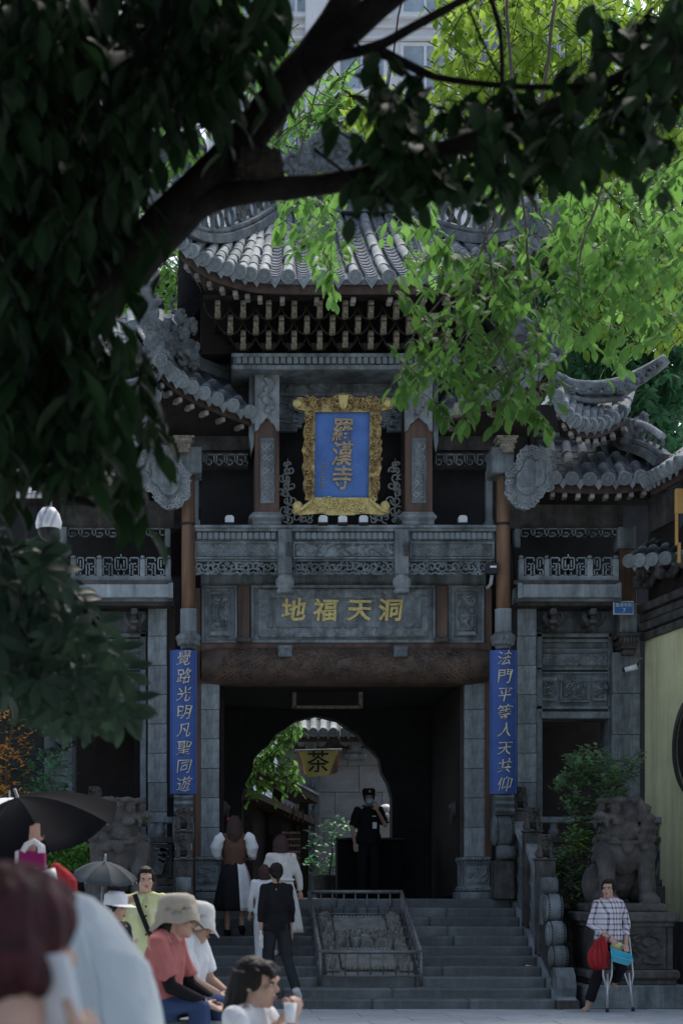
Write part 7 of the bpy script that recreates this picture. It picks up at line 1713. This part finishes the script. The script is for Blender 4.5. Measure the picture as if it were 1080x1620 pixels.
shoots(LD, left2, 95, 5.8, 7.0, .28, 8, 1.0, tg=twg)
shoots(LD, left3, 36, 5.9, 6.9, .26, 7, 1.0, tg=twg)
shoots(LD, left4, 60, 5.5, 7.0, .30, 8, 1.0, tg=twg)
shoots(LD, left5, 24, 5.7, 6.6, .28, 7, 1.1, tg=twg)
for (px, py) in ((205, 600), (232, 640), (205, 740), (240, 690), (225, 780), (240, 330), (225, 390), (245, 640), (200, 770), (420, 110), (445, 40), (335, 180), (370, 165), (180, 520)): shoots(LD, [(px-10, py-14), (px+10, py-14), (px+10, py+14), (px-10, py+14)], 1, 5.7, 6.3, .24, 6, 1.2, tg=twg, out=.5)
nearest = lambda i: i[0].y
def clear_of(L, x0, x1, y0, y1):
    """a natural opening between the sprays, where the camera hangs"""
    L.items = [i for i in L.items if not (x0 < CX + i[0].x/i[0].y*F < x1 and y0 < HY - (i[0].z-CZ)/i[0].y*F < y1)]
clear_of(LD, 35, 118, 745, 870)
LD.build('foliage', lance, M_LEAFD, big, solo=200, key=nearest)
LR = Leaves()
r1_ = [(600, 180), (640, 130), (720, 140), (780, 150), (870, 165), (900, 205), (890, 240), (850, 262), (800, 285), (720, 290), (640, 300), (560, 300), (545, 285), (620, 265)]
r2_ = [(940, 40), (990, 30), (1090, 10), (1090, 250), (1040, 240), (1000, 190), (950, 180), (930, 110)]
r3_ = [(860, 120), (940, 100), (1000, 160), (985, 230), (900, 250), (860, 190)]
shoots(LR, r1_, 58, 5.9, 6.6, .2, 7, .65, tg=twg, hang=.7); shoots(LR, r2_, 30, 5.9, 6.6, .2, 7, .6, tg=twg, hang=.7); shoots(LR, r3_, 15, 5.9, 6.6, .2, 7, .6, tg=twg, hang=.7)
for (px, py) in ((570, 125), (600, 110), (640, 115), (560, 215), (590, 190), (985, 250), (1040, 270), (765, 320), (700, 300)): shoots(LR, [(px-8, py-8), (px+8, py-8), (px+8, py+8), (px-8, py+8)], 1, 6.1, 6.3, .2, 5, .6, tg=twg)
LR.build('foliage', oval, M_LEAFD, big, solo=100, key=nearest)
o = twg.build('twigs', M_BARK, big); tag(o, kind='stuff')
# unseen rest of its crown, added overhead to block sky and darken the foreground
LC = Leaves(); crown_t = [leaf_geo(.34, .16, .2, .2, 'oval')]
for k in range(5200):
    a = rng.uniform(0, 2*pi); r = 5.2*sqrt(rng.random()); x, y, z = -1.6 + r*cos(a), 4.6 + r*1.0*sin(a), rng.uniform(5.6, 8.0) - .05*r*r
    # stay above the camera's view
    if y > .5 and (z-1.4)/y < (1415+70)/F and -.13*y < x < .32*y: continue
    if z < 4.3: continue
    LC.put((x, y, z), Vector((cos(a*7), sin(a*5), rng.uniform(-.8, .1))), UP, rng.uniform(-.5, .5), rng.uniform(.7, 1.3))
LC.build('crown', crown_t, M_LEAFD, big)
g = G()
for k in range(7): a = k*.9; limb(g, [(-1.75, 5.9, 2.8), (-1.7+1.2*cos(a), 5.5+1.2*sin(a), 4.8), (-1.6+3.2*cos(a), 4.8+3.2*sin(a), 6.6)], .12, .03, 8, .05, k) if not (-.2 < cos(a-.9) and sin(a) > -.2) else None
g.build('upper_limbs', M_BARK, big); tag(big.children[-1], kind='stuff')
# ball nest in the fork
ne = empty('ball_nest', 'dark round nest of twigs sitting in the fork of the bough', 'nest', P(412, 292, 6.33)); c = P(412, 263, 6.33); k_ = 6.33/F
g = G().ell(c, (37*k_, .08, 29*k_), 20, 14).ell(c + Vector((-.05, 0, .01)), (.06, .07, .06)).ell(c + Vector((.04, 0, -.015)), (.05, .07, .055)); nb2 = remesh('nest_body', g, .008, M_NEST, ne, 1, disp=lambda co, no: Vector(no)*(.012*noise.noise(co*40) + .008*noise.noise(co*90)))
g = G()
for k in range(90):
    a, b = rng.uniform(0, 2*pi), rng.uniform(-1.3, 1.3); q = c + Vector((37*k_*cos(a)*cos(b), .08*sin(a)*cos(b), 29*k_*sin(b))); d = Vector((rng.uniform(-1, 1), rng.uniform(-1, 1), rng.uniform(-.6, .6)))*.035; g.tube([q-d, q+d*.4 + (q-c)*.06, q+d], .0022, 4, caps=False)
g.build('loose_twigs', M_NEST, ne); tag(ne.children[-1], kind='stuff')
# ---- palmate climber at the left, below the bough
pc = empty('palmate_shrub', 'leafy shrub with hand shaped leaves hanging at the left edge above the umbrellas', 'shrub', (-1.9, 7.2, 0))
g = G(); limb(g, [(-1.9, 7.2, 0), (-1.85, 7.2, 1.5), (-1.5, 7.1, 2.9), (-1.0, 7.0, 3.15)], .07, .03, 10, .03, 3); limb(g, [(-1.7, 7.15, 2.4), (-1.1, 7.0, 2.6), (-.7, 6.9, 2.3)], .03, .012, 8, .03, 4); limb(g, [P(-40, 850, 7), P(60, 900, 6.9), P(150, 985, 6.8), P(205, 1080, 6.7)], .02, .006, 7, .02, 6); limb(g, [P(-40, 950, 7), P(50, 1010, 6.9), P(120, 1100, 6.8), P(150, 1180, 6.7)], .018, .006, 7, .02, 8); g.build('stem', M_BARK, pc)
pal = [spray_geo(.17, .056, 5, 'lance', .62, s_) for s_ in (1, 2)] + [spray_geo(.155, .05, 6, 'obov', .8, 5), spray_geo(.18, .052, 4, 'lance', .5, 7)]
LP = Leaves(); pp = [(-30, 845), (50, 838), (85, 890), (120, 940), (145, 1000), (165, 1050), (185, 1100), (170, 1130), (120, 1130), (60, 1110), (-30, 1080)]
for k in range(300):
    px, py = rpoint(pp, rng); Y = rng.uniform(6.3, 8.0); a = rng.uniform(0, 2*pi); LP.put(P(px, py, Y), Vector((cos(a)*.55 + .25, sin(a)*.5 - .25, -1.0 + rng.uniform(-.2, .7))), Vector((rng.uniform(-.6, .6), -.8, .6)), rng.uniform(-.8, .8), rng.uniform(.55, 1.15), rng.randrange(4))
for (px, py) in ((195, 1060), (205, 1110), (180, 1030), (140, 1130), (190, 1130), (90, 1120), (150, 985), (110, 1130)): LP.put(P(px, py, 6.4), Vector((.35, 0, -1)), Vector((rng.uniform(-.3, .3), -.9, .3)), 0, .85, rng.choice((0, 3)))
clear_of(LP, 20, 125, 800, 868)
LP.build('foliage', pal, M_LEAFP, pc, solo=150, key=nearest, solo_name='palmate_leaf')

# ---- spring green tree: branches hanging in front of the roofs, trunk outside the frame at right
st_ = empty('spring_tree', 'bright green tree whose leafy branches hang in front of the upper roof', 'tree', (5.6, 13.2, 0))
def lt(px, py, Y): return P(px, py, Y)
g = G(); limb(g, [(5.6, 13.2, -.05), (5.55, 13.2, 2.5), (5.4, 13.3, 5), (5.0, 13.4, 7.4), (4.2, 13.5, 9.2)], .26, .10, 14, .06, 3, 24); g.build('trunk', M_BARK2, st_)
def sb(pts, r0, r1, seed): 
    g = G(); limb(g, pts, r0, r1, 7, .03, seed, 14); g.build('branch', M_BARK2, st_)
sb([(5.2, 13.35, 6.5), lt(1130, -60, 13.4), lt(900, -110, 13.5), lt(720, -110, 13.6)], .07, .03, 1)
sb([lt(880, -10, 13.5), lt(850, 190, 13.2), lt(770, 380, 13), lt(725, 480, 12.9), lt(690, 560, 12.8)], .016, .005, 2)
sb([lt(800, -30, 13.5), lt(815, 200, 13.2), lt(835, 400, 13), lt(850, 520, 13), lt(852, 620, 12.9)], .014, .005, 3)
sb([lt(765, 330, 13.0), lt(780, 450, 12.9), lt(792, 560, 12.8), lt(830, 640, 12.7)], .009, .004, 4)
sb([lt(740, 420, 12.9), lt(690, 480, 12.9), lt(650, 545, 12.8), lt(632, 590, 12.7)], .008, .004, 5)
sb([lt(1090, -50, 13.4), lt(1010, 150, 13.3), lt(940, 330, 13.2), lt(915, 420, 13.1), lt(925, 500, 13)], .012, .005, 6)
sb([lt(560, -30, 15), lt(500, 150, 15), lt(470, 300, 15), lt(525, 430, 15)], .010, .004, 7)
sb([lt(640, -20, 15), lt(600, 240, 15), lt(640, 330, 15), lt(668, 400, 15)], .010, .004, 8)
sb([lt(720, -40, 13.6), lt(560, -60, 14.5), lt(430, -70, 15)], .03, .015, 9)
g_oval = [leaf_geo(.165, .072, .16, .22, 'oval'), leaf_geo(.145, .066, .25, .18, 'oval'), leaf_geo(.18, .07, .10, .28, 'lance')]
LS = Leaves(); tw = G()
h1 = [(640, 430), (680, 400), (760, 385), (820, 370), (850, 420), (860, 500), (880, 580), (870, 640), (830, 650), (780, 620), (720, 610), (660, 625), (625, 610), (640, 560), (655, 500)]
shoots(LS, h1, 118, 12.4, 13.6, .40, 8, .5, tg=tw, sc=(.5, 1.0), hang=.45)
for (px, py) in ((735, 650), (745, 640), (650, 590), (640, 600), (852, 650), (800, 640), (700, 640), (690, 380), (720, 400), (650, 470), (850, 655)): shoots(LS, [(px-6, py-6), (px+6, py-6), (px+6, py+6), (px-6, py+6)], 2, 12.4, 12.9, .28, 6, .8, tg=tw, sc=(.8, 1.15), hang=.7)
LS.build('foliage', g_oval, M_LEAFM, st_, solo=300, key=nearest)
LT = Leaves()
for poly, n in (([(440, 300), (530, 290), (560, 330), (550, 400), (500, 410), (460, 360), (430, 330)], 26), ([(505, 395), (545, 390), (545, 440), (515, 460)], 5), ([(620, 330), (690, 310), (700, 400), (650, 420), (630, 370)], 13),
                ([(860, 430), (1030, 430), (1040, 540), (970, 570), (870, 510)], 30), ([(760, 270), (1090, 240), (1090, 440), (900, 470), (860, 380), (800, 350)], 80), ([(860, 330), (1090, 330), (1095, 520), (1000, 540), (900, 480)], 62)): shoots(LT, poly, n, 13.5, 15.5, .42, 8, .5, tg=tw, sc=(.7, 1.15), hang=.5)
LT.build('foliage', g_oval, M_LEAFB, st_)
o = tw.build('twigs', M_BARK2, st_); tag(o, kind='stuff')

# ---- trees beyond the gate
def far_tree(name, lab, base, top, m, regions, templ, sc, Y0, Y1, hang=.4, nl=8, ln=.8, group='trees beyond the gate', r=.22, rad=.9):
    t = empty(name, lab, 'tree', base, group=group); g = G(); limb(g, [base, base.lerp(top, .35) + Vector((.2, 0, 0)), base.lerp(top, .7) - Vector((.15, 0, 0)), top], r, r*.35, 12, .1, int(base.x*7), 20)
    L = Leaves(); tw = G()
    for (poly, n) in regions:
        c = Vector((X(sum(p[0] for p in poly)/len(poly), (Y0+Y1)/2), (Y0+Y1)/2, Z(sum(p[1] for p in poly)/len(poly), (Y0+Y1)/2))); a = base.lerp(top, .75)
        limb(g, [a, a.lerp(c, .5) + Vector((0, 0, .3)), c], r*.35, .03, 8, .08, int(c.x*5)); shoots(L, poly, n, Y0, Y1, ln, nl, .45, tg=tw, sc=sc, hang=hang, thick=.012, templ=len(templ), out=rad)
    g.build('trunk', M_BARK2, t); L.build('crown', templ, m, t); o = tw.build('twigs', M_BARK2, t); tag(o, kind='stuff'); return t
f_oval = [leaf_geo(.26, .11, .16, .22, 'oval'), leaf_geo(.22, .10, .25, .18, 'oval'), leaf_geo(.29, .11, .10, .28, 'lance')]
far_tree('bright_tree', 'tall yellow green tree filling the upper right behind the top roof', Vector((X(760, 28.5), 28.5, PZ)), Vector((X(800, 28.5), 28.5, Z(150, 28.5))), M_LEAFY,
    [([(700, -40), (830, -40), (900, 120), (880, 260), (800, 330), (690, 300), (640, 200), (690, 100)], 210), ([(800, -40), (1095, -40), (1095, 260), (900, 280), (850, 150)], 270), ([(560, 150), (660, 150), (680, 280), (560, 300), (540, 220)], 70), ([(860, 230), (1095, 230), (1095, 540), (900, 540)], 200)], f_oval, (.7, 1.2), 26.5, 29.5)
far_tree('light_tree', 'light green tree behind the ridge finial and the left bough', Vector((X(240, 30), 30, PZ)), Vector((X(400, 30), 30, Z(240, 30))), M_LEAFB,
    [([(380, 30), (520, 110), (560, 140), (520, 200), (440, 210), (390, 120)], 62), ([(440, 200), (620, 200), (640, 330), (430, 330)], 70), ([(500, 110), (560, 110), (570, 170), (510, 190)], 16), ([(180, 360), (290, 360), (300, 500), (180, 520)], 60), ([(395, 60), (470, 60), (450, 160), (395, 160)], 14)], f_oval, (.6, 1.1), 29, 31.5)
g_long = [spray_geo(.34, .11, 7, 'lance', .9, 3), spray_geo(.30, .10, 6, 'lance', .9, 4)]
far_tree('glossy_tree', 'dark glossy leaved tree behind the right side roofs', Vector((X(985, 31), 31, PZ)), Vector((X(985, 31), 31, Z(380, 31))), M_LEAFG,
    [([(850, 260), (1095, 230), (1095, 500), (860, 520)], 150), ([(860, 470), (1095, 470), (1095, 740), (1000, 720), (880, 660)], 230), ([(780, 340), (880, 330), (880, 560), (800, 540)], 40), ([(930, 30), (1095, 30), (1095, 250), (940, 200)], 60)], g_long, (.7, 1.2), 29.5, 33, nl=5, r=.3)
far_tree('backdrop_tree', 'broad green tree filling the gap left of the top roof', Vector((X(130, 33), 33, PZ)), Vector((X(130, 33), 33, Z(300, 33))), M_LEAFM,
    [([(-60, -20), (400, -20), (330, 260), (220, 420), (240, 620), (-60, 700)], 260)], f_oval, (.9, 1.5), 31, 36, r=.35)
# tree and shrubs inside the arch
a_oval = [leaf_geo(.20, .085, .16, .22, 'oval'), leaf_geo(.17, .08, .25, .18, 'oval')]
far_tree('courtyard_tree', 'bright green tree in the courtyard above the timber house', Vector((X(392, 35.5), 35.5, PZ)), Vector((X(410, 35.5), 35.5, Z(1180, 35.5))), M_LEAFB,
    [([(385, 1225), (430, 1140), (475, 1120), (468, 1240), (400, 1262)], 62), ([(470, 1060), (440, 1150), (370, 1230), (340, 1200), (350, 1080)], 30)], a_oval, (.7, 1.1), 29.6, 30.3, ln=.5, r=.10, group=None)
M_LEAFT = mat('airy_tree_leaf', (.15, .25, .12), .45, .4, 3, trans=.4, spec=.4, col2=(.08, .15, .075))
def shrub(name, lab, px, py, Y, regions, m, templ, n, sc, stems=5, group=None, spread=.25, zb=None, nl=7, ln=.28, cat='shrub', m2=None):
    b = P(px, py, Y); 
    if zb is not None: b.z = zb
    t = empty(name, lab, cat, b, group=group); g = G(); L = Leaves(); tw = G()
    for poly in regions:
        cx = sum(p[0] for p in poly)/len(poly); cy = sum(p[1] for p in poly)/len(poly); c = P(cx, cy, Y); limb(g, [b + Vector((rng.uniform(-.05, .05), rng.uniform(-.05, .05), 0)), b.lerp(c, .5) + Vector((rng.uniform(-.1, .1), 0, 0)), c], .028, .008, 7, .03, int(cx)); shoots(L, poly, n, Y-spread, Y+spread, ln, nl, -.3, tg=tw, sc=sc, hang=-.1, thick=.004, templ=len(templ))
    g.build('stem', M_BARK2, t); L.build('foliage', templ, m, t); o = tw.build('twigs', M_BARK2, t); tag(o, kind='stuff')
    return t
s_oval = [leaf_geo(.062, .03, .1, .2, 'oval'), leaf_geo(.075, .032, .15, .2, 'oval')]
shrub('small_tree', 'small airy evergreen tree between the stair balustrade and the right lion', 925, 1500, 21.6, [[(895, 1190), (950, 1185), (960, 1230), (900, 1225)], [(880, 1228), (940, 1222), (945, 1250), (882, 1250)], [(945, 1215), (1012, 1190), (1005, 1240), (950, 1270)], [(935, 1235), (990, 1240), (985, 1300), (930, 1290)], [(885, 1260), (950, 1265), (940, 1310), (890, 1300)], [(900, 1300), (950, 1300), (945, 1370), (895, 1350)], [(890, 1375), (930, 1370), (925, 1440), (888, 1430)], [(868, 1350), (900, 1345), (905, 1385), (875, 1385)]], M_LEAFT, s_oval, 44, (1.1, 1.7), zb=.02, cat='small tree')
shrub('bright_shoots', 'tuft of fresh yellow green shoots in front of the small tree', 912, 1500, 21.6, [[(900, 1318), (925, 1318), (928, 1360), (898, 1355)]], M_LEAFY, s_oval, 30, (.9, 1.3), zb=.02)
shrub('potted_bush', 'round dark green bush in the passage left of the guard', 522, 1422, 28.6, [[(490, 1310), (530, 1290), (556, 1310), (556, 1370), (490, 1370)], [(495, 1360), (556, 1360), (550, 1405), (500, 1405)]], M_LEAFG, a_oval, 30, (.5, .8), ln=.4)
g = G().lathe([(.0, 0), (.22, 0), (.28, .1), (.32, .38), (.28, .4), (0, .36)], (X(522, 28.6), 28.6, PZ), 18); o = g.build('plant_pot', M_DSTONE); tag(o, 'dark stone pot holding the round bush in the passage', 'plant pot')
shrub('blue_green_bush', 'rounded blue green bush above the black umbrella', 75, 1320, 22.6, [[(42, 1200), (80, 1190), (112, 1215), (110, 1258), (40, 1262)], [(35, 1255), (112, 1250), (110, 1300), (30, 1300)]], M_LEAFG, s_oval, 46, (1.0, 1.6), spread=.4)
shrub('orange_flower_bush', 'bush with dull orange blossoms at the left edge', 15, 1320, 22.9, [[(-30, 1110), (45, 1105), (58, 1140), (40, 1190), (-30, 1200)], [(-30, 1190), (48, 1190), (40, 1262), (-30, 1265)]], M_LEAFO, s_oval, 40, (.9, 1.5), spread=.4)
shrub('green_hedge_bush', 'leafy green bush behind the orange blossoms', 0, 1330, 23.4, [[(-40, 1060), (110, 1060), (115, 1260), (-40, 1270)]], M_LEAFS, s_oval, 120, (1.3, 2.0), spread=.3)
def hedge(lab, a, b, t, u, Y, m, n, d=.5):
    h = empty('clipped_hedge', lab, 'hedge', P((a+b)/2, u, Y), group='clipped hedges behind the crowd'); G().box(X(a, Y), X(b, Y), Y-d, Y+d, Z(u, Y), Z((t+u)/2, Y)).build('hedge_core', M_SOIL, h); L = Leaves()
    for k in range(n):
        p = P(rng.uniform(a-3, b+3), rng.uniform(t, u), Y - d*1.05 + rng.uniform(0, .1)) if k % 2 else P(rng.uniform(a, b), t + rng.uniform(0, 9), Y + rng.uniform(-d, d)); q = rng.uniform(0, 2*pi); L.put(p, Vector((cos(q)*.6, sin(q)*.5 - .3, .7)), UP, rng.uniform(-.5, .5), rng.uniform(.9, 1.5), k)
    L.build('foliage', s_oval, m, h); return h
hedge('bright clipped hedge between the black umbrella and the left lion', 60, 166, 1275, 1332, 21.7, M_LEAFB, 2600); hedge('low grassy hedge below the bright hedge at left', 70, 166, 1342, 1380, 21.2, M_LEAFB, 2600)
bpy.data.scenes.remove(WS)
